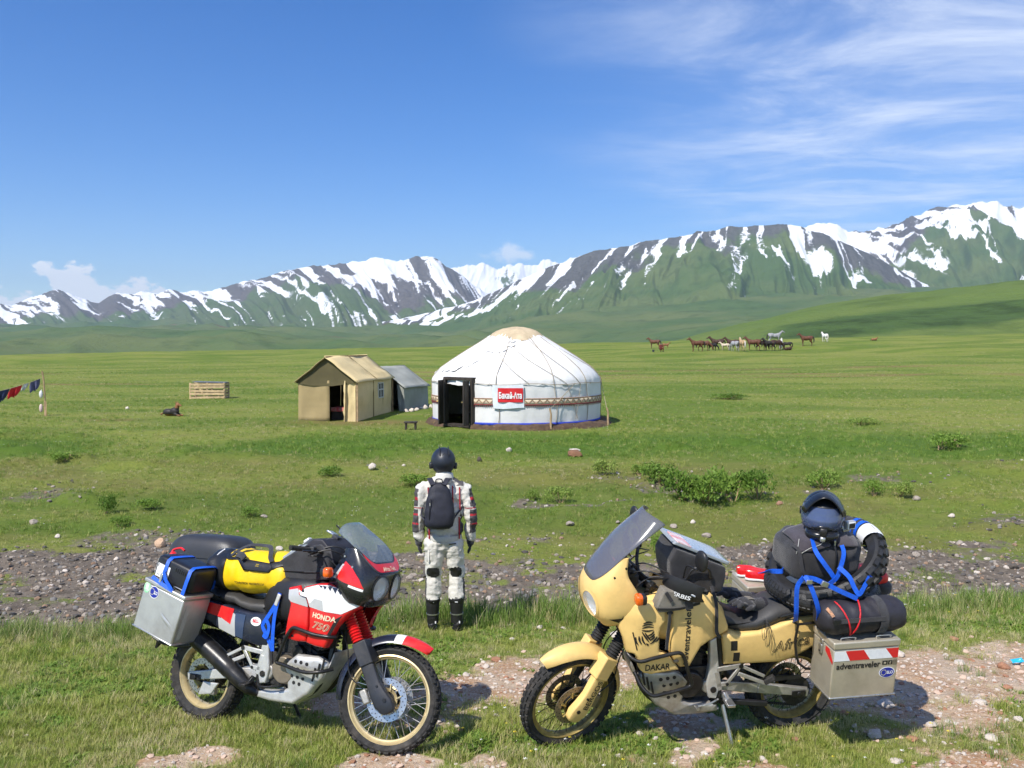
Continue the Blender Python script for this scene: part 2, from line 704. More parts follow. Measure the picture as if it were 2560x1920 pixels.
def ground_material():
    m = bpy.data.materials.new('meadow_ground')
    m.use_nodes = True
    t = NT(m.node_tree)
    b = t.n['Principled BSDF']
    b.inputs['Roughness'].default_value = 0.95
    b.inputs['Specular IOR Level'].default_value = 0.15
    geo = t.add('ShaderNodeNewGeometry').outputs['Position']
    n_big = t.noise(geo, 0.09, 5, 0.6)
    n_mid = t.noise(t.mapping(geo, scale=(0.5, 1.2, 1)), 1.2, 6, 0.65)
    n_fin = t.noise(geo, 9, 6, 0.7)
    n_tuft = t.noise(t.mapping(geo, scale=(1, 1.6, 1)), 3.4, 7, 0.72)
    g = t.mix(t.ss(n_big, 0.35, 0.65), (0.150, 0.205, 0.029), (0.215, 0.240, 0.050))
    g = t.mix(t.ss(n_mid, 0.42, 0.72), g, (0.225, 0.215, 0.070))
    g = t.mix(t.math('MULTIPLY', t.ss(n_tuft, 0.52, 0.66), 0.55), g, (0.055, 0.105, 0.014))
    g = t.mix(t.math('MULTIPLY', t.ss(n_fin, 0.58, 0.75), 0.5), g, (0.24, 0.25, 0.09))
    n_hi = t.noise(t.mapping(geo, scale=(1, 0.6, 1)), 34, 3, 0.7)
    g = t.mix(t.math('MULTIPLY', t.ss(n_hi, 0.50, 0.62), 0.55), g, (0.070, 0.110, 0.018))
    g = t.mix(t.math('MULTIPLY', attr(t, 'olive'), 0.6), g, (0.135, 0.125, 0.040))
    g = t.mix(t.math('MULTIPLY', attr(t, 'deep_green'), 0.85), g, (0.060, 0.125, 0.014))
    # worn cart tracks and soil on the pasture
    g = t.mix(t.math('MULTIPLY', attr(t, 'worn'), 0.8), g, (0.20, 0.14, 0.06))
    # near terrace: pale stony soil, redder where damp
    n_d = t.noise(geo, 2.2, 6, 0.65)
    n_p = t.noise(geo, 38, 4, 0.7)
    soil = t.mix(t.ss(n_d, 0.38, 0.66), (0.48, 0.37, 0.265), (0.38, 0.23, 0.13))
    soil = t.mix(t.math('MULTIPLY', t.ss(n_p, 0.50, 0.64), 0.7), soil, (0.60, 0.50, 0.40))
    soil = t.mix(t.math('MULTIPLY', t.ss(t.noise(geo, 22, 4, 0.7), 0.60, 0.70), 0.6), soil, (0.20, 0.10, 0.055))
    vor = t.add('ShaderNodeTexVoronoi')
    vor.inputs['Scale'].default_value = 11
    t.l.new(t.mapping(geo, scale=(1, 1, 0.2)), vor.inputs['Vector'])
    bed = t.mix(t.ss(t.noise(geo, 1.5, 5, 0.6), 0.35, 0.65), (0.12, 0.098, 0.074), (0.19, 0.155, 0.115))
    bed = t.mix(0.6, bed, t.mix(vor.outputs['Color'], (0.07, 0.058, 0.048), (0.25, 0.21, 0.17)))
    edge = t.math('ADD', attr(t, 'dirt'), t.math('MULTIPLY', t.math('SUBTRACT', t.noise(geo, 7, 5, 0.7), 0.5), 0.7))
    c = t.mix(t.ss(edge, 0.25, 0.55), g, soil)
    edge2 = t.math('ADD', attr(t, 'gravel'), t.math('MULTIPLY', t.math('SUBTRACT', t.noise(geo, 4, 5, 0.7), 0.5), 0.9))
    c = t.mix(t.ss(edge2, 0.35, 0.65), c, bed)
    t.l.new(c, b.inputs['Base Color'])
    bp = t.add('ShaderNodeBump')
    bp.inputs['Strength'].default_value = 0.8
    bp.inputs['Distance'].default_value = 0.05
    hh = t.math('ADD', t.math('MULTIPLY', n_fin, 1.1), t.math('MULTIPLY', n_tuft, 1.6))
    t.l.new(hh, bp.inputs['Height'])
    t.l.new(bp.outputs[0], b.inputs['Normal'])
    return m


def m_worn(x, y):
    # two cart tracks across the pasture, and trampled soil by the yurt
    w = 0
    for c0, k, wd in ((64, 0.10, 0.9), (80, 0.06, 1.2), (72, -0.16, 0.8)):
        yy = c0 + k * x + (fbm(x * 0.04, x * 0 + c0, 3, 51) - 0.5) * 9
        w = np.maximum(w, np.exp(-((y - yy) / wd) ** 2) * sstep(fbm(x * 0.15, y * 0.05, 3, 52), 0.35, 0.6))
    w = np.maximum(w, np.exp(-(((x + 5.2) / 3.0) ** 2 + ((y - 32.6) / 1.1) ** 2)) * 0.9)
    w = np.maximum(w, np.exp(-(((x + 14.5) / 0.9) ** 2 + ((y - 33.5) / 0.6) ** 2)) * 1.0)
    return w * (0.6 + 0.8 * fbm(x * 1.1, y * 1.1, 3, 53))


rows = np.concatenate([np.linspace(-8, 3.4, 14), np.geomspace(3.6, 470, 640)])
cols = np.linspace(-1.05, 1.05, 400)
GX = cols[None, :] * (np.maximum(rows, 0)[:, None] + 3.5)
GY = np.repeat(rows[:, None], len(cols), 1)
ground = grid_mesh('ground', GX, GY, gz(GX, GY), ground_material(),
                   {'dirt': m_dirt(GX, GY), 'gravel': m_gravel(GX, GY), 'deep_green': m_deep_green(GX, GY), 'worn': m_worn(GX, GY),
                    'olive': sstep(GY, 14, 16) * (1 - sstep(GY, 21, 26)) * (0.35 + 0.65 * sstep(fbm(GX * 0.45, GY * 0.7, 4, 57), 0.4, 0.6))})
tag(ground, kind='structure')

# stream
wm = bpy.data.materials.new('stream_water')
wm.use_nodes = True
t_ = NT(wm.node_tree)
b_ = t_.n['Principled BSDF']
b_.inputs['Base Color'].default_value = (0.02, 0.05, 0.09, 1)
b_.inputs['Roughness'].default_value = 0.08
b_.inputs['IOR'].default_value = 1.33
b_.inputs['Specular IOR Level'].default_value = 0.9
bp_ = t_.add('ShaderNodeBump')
bp_.inputs['Strength'].default_value = 0.25
bp_.inputs['Distance'].default_value = 0.02
t_.l.new(t_.noise(t_.add('ShaderNodeNewGeometry').outputs['Position'], 6, 3, 0.5), bp_.inputs['Height'])
t_.l.new(bp_.outputs[0], b_.inputs['Normal'])
wx = np.linspace(-22, 22, 60)
wy = np.linspace(10.3, 13.4, 14)
WX, WY = np.meshgrid(wx, wy)
water = grid_mesh('stream_water', WX, WY + 0.10 * np.clip(WX, -9, 9), np.full(WX.shape, -1.03) + 0.004 * np.sin(WX * 3), wm)
tag(water, kind='structure')

# ---------------------------------------------------------------- hills and mountains (real distances, in metres)


def far_material(name, green, green2, rock, snow=True, rock_lo=0.35, rock_hi=0.7):
    m = bpy.data.materials.new(name)
    m.use_nodes = True
    t = NT(m.node_tree)
    b = t.n['Principled BSDF']
    b.inputs['Roughness'].default_value = 0.95
    b.inputs['Specular IOR Level'].default_value = 0.1
    geo = t.add('ShaderNodeNewGeometry').outputs['Position']
    n1 = t.noise(geo, 0.0016, 6, 0.6)
    n2 = t.noise(geo, 0.011, 6, 0.65)
    n3 = t.noise(geo, 0.03, 5, 0.7)
    c = t.mix(t.ss(n1, 0.38, 0.62), green, green2)
    c = t.mix(t.math('MULTIPLY', t.ss(n2, 0.5, 0.7), 0.55), c, tuple(k * 0.55 for k in green))
    rk = t.math('ADD', attr(t, 'rock'), t.math('MULTIPLY', t.math('SUBTRACT', n2, 0.5), 0.8))
    rc = t.mix(t.ss(n3, 0.4, 0.65), rock, tuple(k * 0.6 for k in rock))
    c = t.mix(t.ss(rk, rock_lo, rock_hi), c, rc)
    if snow:
        sn = t.math('ADD', attr(t, 'snow'), t.math('MULTIPLY', t.math('SUBTRACT', n3, 0.5), 0.85))
        sn = t.math('ADD', sn, t.math('MULTIPLY', t.math('SUBTRACT', t.noise(geo, 0.09, 4, 0.65), 0.5), 0.55))
        c = t.mix(t.ss(sn, 0.47, 0.55), c, (0.78, 0.80, 0.83))
    t.l.new(c, b.inputs['Base Color'])
    bp = t.add('ShaderNodeBump')
    bp.inputs['Strength'].default_value = 0.5
    bp.inputs['Distance'].default_value = 14.0
    t.l.new(t.math('ADD', n2, n3), bp.inputs['Height'])
    t.l.new(bp.outputs[0], b.inputs['Normal'])
    return m


def crest(pts, D):
    """silhouette points (picture columns and rows) -> tangent and height at distance D"""
    pts = np.array(pts, float)
    return (pts[:, 0] - 1280) / FPX, CAM_H + (861.5 - pts[:, 1]) / FPX * D


def mountain(name, D, W, pts, base_z, material, seed, nc, nr, spur=0.20, spw=420.0, snow_line=0.5, snow_w=1.5, streak=1.0, slant=0.0,
             back=0.6, power=1.0, rock_at=0.45, jag=0.0, gully=0.5, sw=150.0, fan=None):
    us, zs = crest(pts, D)
    u = np.linspace(us[0], us[-1], nc)
    s_ = np.concatenate([np.linspace(0, 1, nr), np.linspace(1, 1 + back, max(6, nr // 5))[1:]])   # 0 foot, 1 crest, then the far side
    U, S = np.meshgrid(u, s_)
    zc = np.interp(U, us, zs)
    zc = zc + jag * (ridged(U * D / 130, U * 0 + seed, 4, seed, 0.6) - 0.5) * sstep(S, 0.6, 1.0)
    dist = D - W * (1 - S)
    X, Y = U * dist, dist
    sf = np.clip(S, 0, 1)
    prof = np.where(S > 1, 1 - (S - 1) / max(back, 1e-3) * 0.9, sf ** power)
    amp = np.maximum(zc - base_z, 40)
    Z = base_z + (zc - base_z) * prof
    # coordinates on the slope: along the range, and down from the crest
    H = float(amp.mean())
    A, B = U * D, np.where(S > 1, (S - 1) * H, (prof - 1) * H)
    sl = slant if fan is None else slant + np.clip((U * D - fan[0]) / fan[1], -1, 1) * fan[2]
    warp = (fbm(A / (spw * 1.6), B / (spw * 1.6), 4, seed + 3) - 0.5) * 1.5
    cx = (A + sl * B) / spw + warp
    cb = B / (spw * 2.6) + warp * 0.4
    r1 = ridged(cx, cb, 3, seed + 5, 0.5)
    r2 = ridged(cx * 2.7 + 5, cb * 2.7 + warp, 4, seed + 8, 0.55)
    env = sf ** 0.9 * (1 - sf ** 4 * 0.90)
    env = np.where(S > 1, 0.08, env)
    r0 = ridged(cx * 0.42 + 1.3, cb * 0.42, 2, seed + 21, 0.5)
    rel = (r1 - 0.62) * 0.8 + (r2 - 0.6) * 0.45 + (r0 - 0.6) * 1.1
    Z = Z + amp * spur * env * rel * 2.0
    # snow lies on the high ground and hangs down the gullies
    w2 = (fbm(A / (sw * 1.2), B / (sw * 1.2), 4, seed + 13) - 0.5) * 1.6
    st = ridged((A + sl * B) / sw + 3.7 + w2 * 0.8, B / (sw * 2.4) + w2 * 0.4, 4, seed + 15, 0.55)
    al = prof + (fbm(A / 700, B / 700, 4, seed + 11) - 0.5) * 0.5
    snow = 0.5 + (al - snow_line) * snow_w + streak * (st - 0.62) * 2.6 - gully * (rel - (r0 - 0.6) * 0.7) * 1.5
    snow = np.clip(snow, -0.6, 1.6)
    rock = sstep(prof + (fbm(A / 400, B / 400, 4, seed + 17) - 0.5) * 0.7, rock_at, rock_at + 0.3)
    o = grid_mesh(name, X, Y, Z, material, {'snow': snow, 'rock': rock})
    tag(o, kind='structure')
    return o


GREEN_A, GREEN_B = (0.078, 0.120, 0.038), (0.110, 0.145, 0.048)
m_left = far_material('mountain_left', GREEN_A, (0.095, 0.125, 0.050), (0.125, 0.112, 0.100))
m_mid = far_material('mountain_mid', (0.070, 0.118, 0.036), GREEN_B, (0.110, 0.108, 0.098))
m_right = far_material('mountain_right', (0.070, 0.118, 0.036), GREEN_B, (0.125, 0.115, 0.105))
m_back = far_material('mountain_back', GREEN_A, GREEN_B, (0.13, 0.115, 0.105))
m_hill = far_material('valley_hills', (0.070, 0.118, 0.038), (0.115, 0.145, 0.052), (0.15, 0.10, 0.05), snow=False, rock_lo=0.75, rock_hi=1.0)

# the snowy range behind the saddle
mountain('far_snow_range', 14500, 2600, [(900, 760), (1000, 720), (1090, 690), (1134, 676), (1170, 668), (1204, 659), (1225, 668), (1244, 674), (1262, 671), (1280, 664), (1320, 668),
         (1367, 653), (1395, 658), (1430, 648), (1480, 640), (1520, 652), (1600, 690), (1750, 760)], 330, m_back, 101, 320, 70, spur=0.26, spw=620, snow_line=0.30, snow_w=1.0, streak=0.75, sw=330, jag=110, rock_at=0.7, gully=0.8)
# left massif
mountain('left_mountain', 9500, 4600, [(-500, 735), (-350, 700), (-200, 720), (-60, 752), (33, 766), (75, 748), (110, 735), (145, 724), (165, 732), (191, 742), (220, 752), (249, 760),
         (275, 745), (295, 733), (330, 736), (359, 731), (380, 738), (399, 735), (425, 728), (463, 733), (509, 732), (530, 729), (555, 724), (590, 712), (625, 704), (660, 697), (694, 693),
         (740, 681), (781, 672), (825, 666), (868, 657), (905, 650), (949, 644), (975, 647), (995, 653), (1030, 643), (1059, 638), (1094, 650), (1134, 675), (1170, 700), (1204, 727), (1260, 752),
         (1330, 775), (1420, 800), (1600, 830)], 20, m_left, 131, 680, 120, spur=0.26, spw=430, snow_line=0.83, snow_w=1.15, streak=1.35, slant=1.25, power=1.6, sw=130, jag=34, rock_at=0.42, gully=0.35)
# right snow massif
mountain('right_snow_mountain', 8600, 4400, [(1760, 700), (1860, 640), (1940, 600), (1998, 580), (2015, 571), (2044, 557), (2062, 561), (2084, 564), (2100, 575), (2113, 585), (2148, 587), (2180, 582), (2217, 573),
         (2240, 573), (2264, 555), (2290, 547), (2322, 534), (2350, 524), (2380, 515), (2405, 516), (2426, 511), (2450, 508), (2472, 502), (2488, 508), (2501, 515), (2520, 517), (2541, 524), (2560, 520),
         (2620, 512), (2700, 500), (2800, 530), (2950, 560), (3200, 640), (3400, 700)], 20, m_right, 161, 560, 120, spur=0.24, spw=420, snow_line=0.67, snow_w=1.8, streak=1.35, slant=1.3, power=1.6, sw=150, jag=55, rock_at=0.42, gully=0.5)
# central green mountain with snow gullies
mountain('central_mountain', 6300, 3600, [(900, 815), (1000, 800), (1100, 775), (1170, 757), (1240, 728), (1280, 712), (1320, 694), (1360, 676), (1400, 662), (1442, 648), (1470, 638), (1500, 628), (1535, 623), (1569, 620), (1600, 612),
         (1639, 604), (1660, 600), (1685, 598), (1720, 592), (1760, 587), (1790, 579), (1818, 570), (1860, 568), (1905, 566), (1935, 563), (1963, 561), (1998, 566), (2026, 577), (2070, 593), (2110, 610),
         (2148, 627), (2206, 656), (2260, 690), (2340, 730), (2460, 775), (2600, 800)], -40, m_mid, 193, 680, 130, spur=0.24, spw=380, snow_line=0.98, snow_w=1.35, streak=1.05, slant=0.1, power=1.7, sw=120, jag=14, rock_at=0.60, gully=0.55, fan=(1500.0, 700.0, 0.8))


# rolling valley floor and foothills between the pasture and the mountains
def valley():
    d = np.geomspace(430, 9000, 200)
    u = np.linspace(-0.95, 0.95, 420)
    U, Dd = np.meshgrid(u, d)
    X, Y = U * Dd, Dd
    # row of the picture that the surface should reach at each distance (foot of the mountains rises to the right)
    base = np.interp(Dd, [430, 900, 1600, 2600, 4000, 5600, 7200, 9000], [-17, -28, -24, 0, 40, 92, 150, 215])
    rise = np.interp(Dd, [430, 1500, 3000, 5000, 7200], [0, 12, 70, 170, 260]) * sstep(U, -0.20, 0.35)
    h = (ridged(X / 620 + Y / 1500, Y / 900, 3, 211) - 0.6) * 1.2 * np.interp(Dd, [430, 900, 2200, 5000, 7200], [4, 14, 62, 110, 120])
    h = h + (fbm(X / 1500, Y / 1500, 4, 215) - 0.5) * np.interp(Dd, [430, 2000, 7200], [5, 60, 150])
    Z = base + rise + h
    rock = sstep(fbm(X / 700, Y / 260, 4, 219), 0.55, 0.75) * sstep(U, 0.05, -0.1) * sstep(Dd, 2200, 3200)
    o = grid_mesh('valley_hills', X, Y, Z, m_hill, {'snow': X * 0, 'rock': rock})
    tag(o, kind='structure')


valley()


# the near green hill on the right
def near_hill():
    us, zs = crest([(1500, 905), (1640, 868), (1743, 842), (1800, 827), (1859, 811), (1930, 795), (2021, 776), (2110, 763), (2206, 752), (2320, 740), (2437, 727), (2560, 714), (2760, 690), (3000, 670), (3400, 640)], 1150)
    u = np.linspace(us[0], us[-1], 300)
    s_ = np.concatenate([np.linspace(0, 1, 70), np.linspace(1, 1.6, 14)[1:]])
    U, S = np.meshgrid(u, s_)
    dist = 1150 - 640 * (1 - S)
    X, Y = U * dist, dist
    zc = np.interp(U, us, zs)
    p = np.clip(S, 0, 1)
    Z = -24 + (zc + 24) * np.where(S > 1, 1 - (S - 1) * 0.8, np.sin(p * math.pi / 2) ** 1.1)
    env = p * (1 - p ** 3)
    Z = Z + (ridged(X / 150 + Y / 260, Y / 200, 3, 231) - 0.6) * 26 * env + (fbm(X / 60, Y / 60, 3, 233) - 0.5) * 5 * env
    # shade band across the foot, painted into the colour as darker green
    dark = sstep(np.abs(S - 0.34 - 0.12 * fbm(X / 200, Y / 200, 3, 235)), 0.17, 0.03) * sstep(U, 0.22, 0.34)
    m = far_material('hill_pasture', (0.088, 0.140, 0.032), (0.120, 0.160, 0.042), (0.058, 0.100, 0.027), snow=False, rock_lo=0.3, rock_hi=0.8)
    o = grid_mesh('near_hill', X, Y, Z, m, {'snow': X * 0, 'rock': dark})  # the rock attribute carries the painted shade band here
    tag(o, kind='structure')


near_hill()

# ================================================================ CAMP ON THE PASTURE
FELT = mat('white_canvas', (0.69, 0.685, 0.67), 0.9, var=0.06, vscale=0.9, bump=1.0, bscale=2.2, dirt=(0.62, 0.60, 0.56), dscale=1.1, damt=0.45)
FELT_T = mat('tan_felt', (0.50, 0.40, 0.26), 0.95, var=0.15, vscale=2.0, bump=0.5, bscale=4)
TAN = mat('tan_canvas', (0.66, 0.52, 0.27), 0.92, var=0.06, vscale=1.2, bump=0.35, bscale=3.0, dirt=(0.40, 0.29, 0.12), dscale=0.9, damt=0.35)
TAN_SHADE = mat('tan_canvas_shaded', (0.34, 0.26, 0.125), 0.92, var=0.08, vscale=1.2, bump=0.3, bscale=3.0, dirt=(0.24, 0.18, 0.08), dscale=0.8, damt=0.4)  # darker copy of the tan canvas: shade put into its colour
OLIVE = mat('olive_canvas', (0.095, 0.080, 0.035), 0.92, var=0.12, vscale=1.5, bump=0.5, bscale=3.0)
GREYC = mat('grey_canvas', (0.30, 0.31, 0.28), 0.92, var=0.08, vscale=1.2, bump=0.35, bscale=3.0, dirt=(0.22, 0.22, 0.18), dscale=0.9, damt=0.4)
WOOD_D = mat('dark_door_wood', (0.035, 0.026, 0.020), 0.7, var=0.3, vscale=6, stretch=(1, 1, 0.2))
WOOD = mat('weathered_wood', (0.36, 0.25, 0.14), 0.85, var=0.25, vscale=5, bump=0.3, bscale=20)
WOOD_L = mat('pale_wood', (0.55, 0.40, 0.22), 0.85, var=0.2, vscale=5, bump=0.3, bscale=20)
ROPE = mat('rope', (0.30, 0.25, 0.18), 0.9, var=0.2, vscale=30)
SOIL = mat('dark_soil', (0.085, 0.052, 0.030), 0.95, var=0.35, vscale=6, bump=0.8, bscale=14)
ROCKM = mat('rock', (0.34, 0.29, 0.24), 0.9, var=0.2, vscale=6, bump=0.5, bscale=25, dirt=(0.20, 0.17, 0.13), dscale=5, damt=0.5)
ROCK_P = mat('pale_rock', (0.60, 0.53, 0.46), 0.9, var=0.12, vscale=8, bump=0.5, bscale=30, dirt=(0.42, 0.30, 0.20), dscale=7, damt=0.4)
ROCK_R = mat('reddish_rock', (0.38, 0.19, 0.11), 0.9, var=0.2, vscale=8, bump=0.5, bscale=30)

WPRINT = mat('white_print', (0.82, 0.82, 0.82), 0.5)
GOLD = mat('brass', (0.55, 0.40, 0.15), 0.4, 0.8)
YC = V(0.157, 33.0)
YZ = gz1(0.157, 33.0) + 0.02
YPROF = [(2.93, -0.10), (2.95, 0.0), (2.985, 0.7), (2.99, 1.40), (2.96, 1.58), (2.86, 1.74), (2.67, 1.94), (2.27, 2.22), (1.83, 2.50), (1.38, 2.77), (1.0, 3.01), (0.72, 3.17)]


def yurt_r(z):
    return interp(z, [p[1] for p in YPROF], [p[0] for p in YPROF])


def ypt(phi, z, g=0.0):
    """phi = 0 faces the camera, positive to the right"""
    r = yurt_r(z) + g
    return V(r * math.sin(phi), -r * math.cos(phi), z)


def make_yurt():
    root = empty('yurt', (YC[0], YC[1], YZ))
    tag(root, 'round white canvas yurt with an open dark door and a red banner', 'yurt')
    d0, d1 = R(-52), R(-29)
    n = 150
    # wall skirts with the door gap left open
    phis = np.linspace(d1, d0 + 2 * math.pi, n)
    zs = [0.0, 0.25, 0.5, 0.75, 1.0, 1.25, 1.46]
    rows_ = []
    for z in zs:
        rows_.append([ypt(p, z, 0.06 * (float(ridged(np.array([p * 9.0]), np.array([z * 1.3]), 3, 301)[0]) - 0.5) + 0.014 * math.sin(p * 40) * (0.4 + z * 0.1)) for p in phis])
    wall = MB().loft(rows_, closed=False, caps=False).build('wall_cover', FELT, root, ang=80)
    prof = [0.0] * 0 + [1.43, 1.50, 1.58, 1.74, 1.96, 2.27, 2.57, 2.83, 3.03, 3.10]
    rows_ = []
    for z in prof:
        ring = []
        for k in range(180):
            p = 2 * math.pi * k / 180
            f = float(fbm(np.array([p * 9.0]), np.array([z * 1.6]), 3, 305)[0]) - 0.5
            hem = -0.05 * abs(math.sin(p * 7)) if z == prof[0] else 0
            w_ = float(ridged(np.array([p * 14.0 + z * 2]), np.array([z * 2.2]), 3, 307)[0]) - 0.6
            q = ypt(p, z, 0.035 * f + 0.11 * w_ * (0.4 + max(0, math.cos(p + 0.9))) + 0.030 * (1.6 - z if z < 1.6 else 0))
            ring.append(q + V(0, 0, 0.05 * f + hem))
        rows_.append(ring)
    roof = MB().loft(rows_, caps=False).build('roof_cover', FELT, root, ang=80)
    rows_ = []
    for r, z in ((0.98, 2.99), (0.86, 3.10), (0.72, 3.19), (0.5, 3.27), (0.28, 3.32), (0.02, 3.335)):
        ring = []
        for k in range(72):
            p = 2 * math.pi * k / 72
            drop = 0.0
            rr = r * (1.0 + (0.28 * max(0, math.cos(2 * (p - 0.1))) ** 3 if r > 0.8 else 0))
            dz = -0.14 * max(0, math.cos(2 * (p - 0.1))) ** 3 if r > 0.8 else 0
            f = (float(fbm(np.array([p * 5.0]), np.array([r * 5]), 3, 309)[0]) - 0.5) * 0.06
            ring.append((rr * math.sin(p), -rr * math.cos(p), z + dz + f + 0.02))
        rows_.append(ring)
    MB().loft(rows_).build('crown_felt', FELT_T, root, ang=80)
    # ornament band, its two borders, blue hem
    def band(nm, z0, z1, mm, g, p0=d1, p1=d0 + 2 * math.pi, seg=160):
        ps = np.linspace(p0, p1, seg)
        o = MB().loft([[ypt(p, z, g) for p in ps] for z in (z0, z1)], closed=False, caps=False).build(nm, mm, root, ang=80)
        m = o.modifiers.new('t', 'SOLIDIFY')
        m.thickness = 0.012
        m.offset = 1
        return o
    bandm = mat('band_weave', (0.60, 0.50, 0.36), 0.9, var=0.1, vscale=20)
    b = band('ornament_band', 0.76, 0.97, bandm, 0.030)
    redw = mat('band_red', (0.22, 0.045, 0.045), 0.9, var=0.2, vscale=12)
    brnw = mat('band_brown', (0.30, 0.19, 0.12), 0.9, var=0.2, vscale=12)
    for z0, z1, mm in ((0.745, 0.785, redw), (0.945, 0.985, brnw)):
        o = band('band_border', z0, z1, mm, 0.036)
        o.parent = b
    zig = MB()
    pz = np.linspace(d1, d0 + 2 * math.pi, 141)
    for i in range(140):
        a, c = (0.80, 0.93) if i % 2 else (0.93, 0.80)
        p0, p1 = ypt(pz[i], a, 0.046), ypt(pz[i + 1], c, 0.046)
        nn = V(math.sin(pz[i]), -math.cos(pz[i]), 0)
        zig.bar(p0, p1, 0.030, 0.010, up=nn)
    o = tag(zig.build('zigzag_pattern', brnw, b, smooth=False), kind='stuff')
    fr = MB()
    for i in range(240):
        p = d1 + (d0 + 2 * math.pi - d1) * i / 240
        q = ypt(p, 0.745, 0.034)
        fr.bar(q, q - V(0, 0, 0.055), 0.018, 0.006, up=V(math.sin(p), -math.cos(p), 0))
    tag(fr.build('fringe', redw, b, smooth=False), kind='stuff')
    band('blue_hem', 0.085, 0.175, mat('blue_hem', (0.02, 0.05, 0.42), 0.8, var=0.1), 0.030)
    # seams and ropes
    for i, p in enumerate((R(-12), R(25), R(52), R(80), R(120), R(170), R(-80), R(-120))):
        MB().tube([ypt(p + 0.02 * math.sin(z * 3), z, 0.035) for z in np.linspace(0.05, 3.0, 26)], 0.011, 6).build('rope', ROPE, root)
    MB().tube([ypt(p, 1.44 + 0.02 * math.sin(p * 9), 0.045) for p in np.linspace(d1, d0 + 2 * math.pi, 120)], 0.010, 6).build('wall_rope', ROPE, root)
    for p0, z0, p1, z1 in ((R(-14), 3.0, R(33), 1.45), (R(33), 1.45, R(43), 0.25), (R(20), 2.95, R(45), 1.40), (R(45), 1.4, R(41), 0.25), (R(-26), 2.8, R(8), 1.44), (R(60), 2.6, R(86), 1.4)):
        MB().tube([ypt(p0 + (p1 - p0) * t, z0 + (z1 - z0) * t, 0.04) for t in np.linspace(0, 1, 16)], 0.009, 5).build('rope', ROPE, root)
    # patches of torn plastic on the roof, left of the crown
    for i, (p, z, w_, h_) in enumerate(((-0.30, 2.72, 0.5, 0.10), (-0.42, 2.55, 0.4, 0.12), (-0.75, 2.15, 0.3, 0.3), (-0.95, 1.95, 0.35, 0.22), (-0.15, 2.86, 0.35, 0.07))):
        rows_ = []
        for s_ in np.linspace(0, 1, 8):
            rows_.append([ypt(p + (t - 0.5) * w_ + 0.12 * (s_ - 0.5), z + (s_ - 0.5) * h_ + 0.02 * math.sin(t * 17 + i), 0.055 + 0.02 * math.sin(t * 23 + s_ * 9)) for t in np.linspace(0, 1, 14)])
        MB().loft(rows_, closed=False, caps=False).build('torn_cover', FELT, root, ang=80)
    # door: frame, sill, two open leaves
    dc = R(-40.5)
    c_ = ypt(dc, 0.0)
    nrm = V(math.sin(dc), -math.cos(dc), 0)
    tan = V(math.cos(dc), math.sin(dc), 0)
    up = V(0, 0, 1)
    hw, hh = 0.62, 1.60
    fr_o = nrm * 0.10
    base = nrm * (2.99 * math.cos(R(11.5)))
    df = MB()
    for s_ in (-1, 1):
        df.bar(base + tan * hw * s_ + fr_o * 0.2, base + tan * hw * s_ + fr_o * 0.2 + up * hh, 0.10, 0.20, up=nrm)
    df.bar(base - tan * (hw + 0.05) + up * hh, base + tan * (hw + 0.05) + up * hh, 0.10, 0.20, up=nrm)
    df.bar(base - tan * hw + up * 0.04, base + tan * hw + up * 0.04, 0.10, 0.30, up=nrm)
    do = df.build('door_frame', WOOD_D, root, bevel=0.01)
    for s_, an, w_ in ((-1, 12, 0.46), (1, 78, 0.34)):
        hinge = base + tan * hw * s_ * 0.95 + nrm * 0.16
        a = R(an)
        dirv = (-tan * s_ * -1) * math.cos(a) * (1 if an < 45 else 1) + nrm * math.sin(a)
        if an < 45:
            dirv = tan * s_ * math.cos(a) * -1 * -1 + nrm * math.sin(a)
            dirv = -tan * math.cos(R(150)) * -1 * -1 if False else tan * -s_ * math.cos(R(65)) + nrm * math.sin(R(65))
        else:
            dirv = tan * -s_ * math.cos(R(100)) + nrm * math.sin(R(100))
        lf = MB().bar(hinge + up * 0.08, hinge + up * (hh - 0.06), 0.02, 0.02)
        lf = MB()
        lf.poly([hinge + up * 0.08, hinge + dirv * w_ + up * 0.08, hinge + dirv * w_ + up * (hh - 0.05), hinge + up * (hh - 0.05)], np.cross(dirv, up) * 0.04)
        leaf = lf.build('door_leaf', WOOD_D, root, bevel=0.006)
        MB().cyl(hinge + dirv * w_ * 0.88 + up * 0.85 + np.cross(dirv, up) * 0.02, hinge + dirv * w_ * 0.88 + up * 0.85 + np.cross(dirv, up) * 0.10, 0.02).build('handle', GOLD, leaf)
    # earth packed against the foot
    rings = []
    for k in range(140):
        p = d1 + (d0 + 2 * math.pi - d1) * k / 139
        w_ = 0.16 + 0.22 * float(fbm(np.array([p * 8.0]), np.array([1.0]), 3, 315)[0]) + (0.12 if p > R(40) and p < R(110) else 0)
        h_ = 0.07 + 0.13 * float(fbm(np.array([p * 11.0]), np.array([5.0]), 3, 317)[0])
        q = V(math.sin(p), -math.cos(p), 0)
        rings.append([q * 2.90 + up * (h_ * 0.8), q * (2.97 + w_ * 0.3) + up * h_, q * (2.97 + w_ * 0.7) + up * h_ * 0.55, q * (2.97 + w_) - up * 0.06, q * 2.9 - up * 0.08])
    MB().loft(rings).build('earth_bank', SOIL, root, ang=60)
    # inside: dark felt drum so the doorway reads as depth, and a red chest of bedding
    MB().rev([(2.86, 0.0), (2.86, 1.4)], (0, 0, 0), (0, 0, 1), n=60, ang=None).build('inner_lattice', mat('inner_felt', (0.05, 0.035, 0.03), 0.95), root) if False else None
    bd = base * 0.55
    MB().box(bd + up * 0.45, (0.9, 0.5, 0.35)).build('bedding', mat('bedding_red', (0.40, 0.05, 0.05), 0.9, col2=(0.30, 0.22, 0.18), vscale=8), root, bevel=0.05)
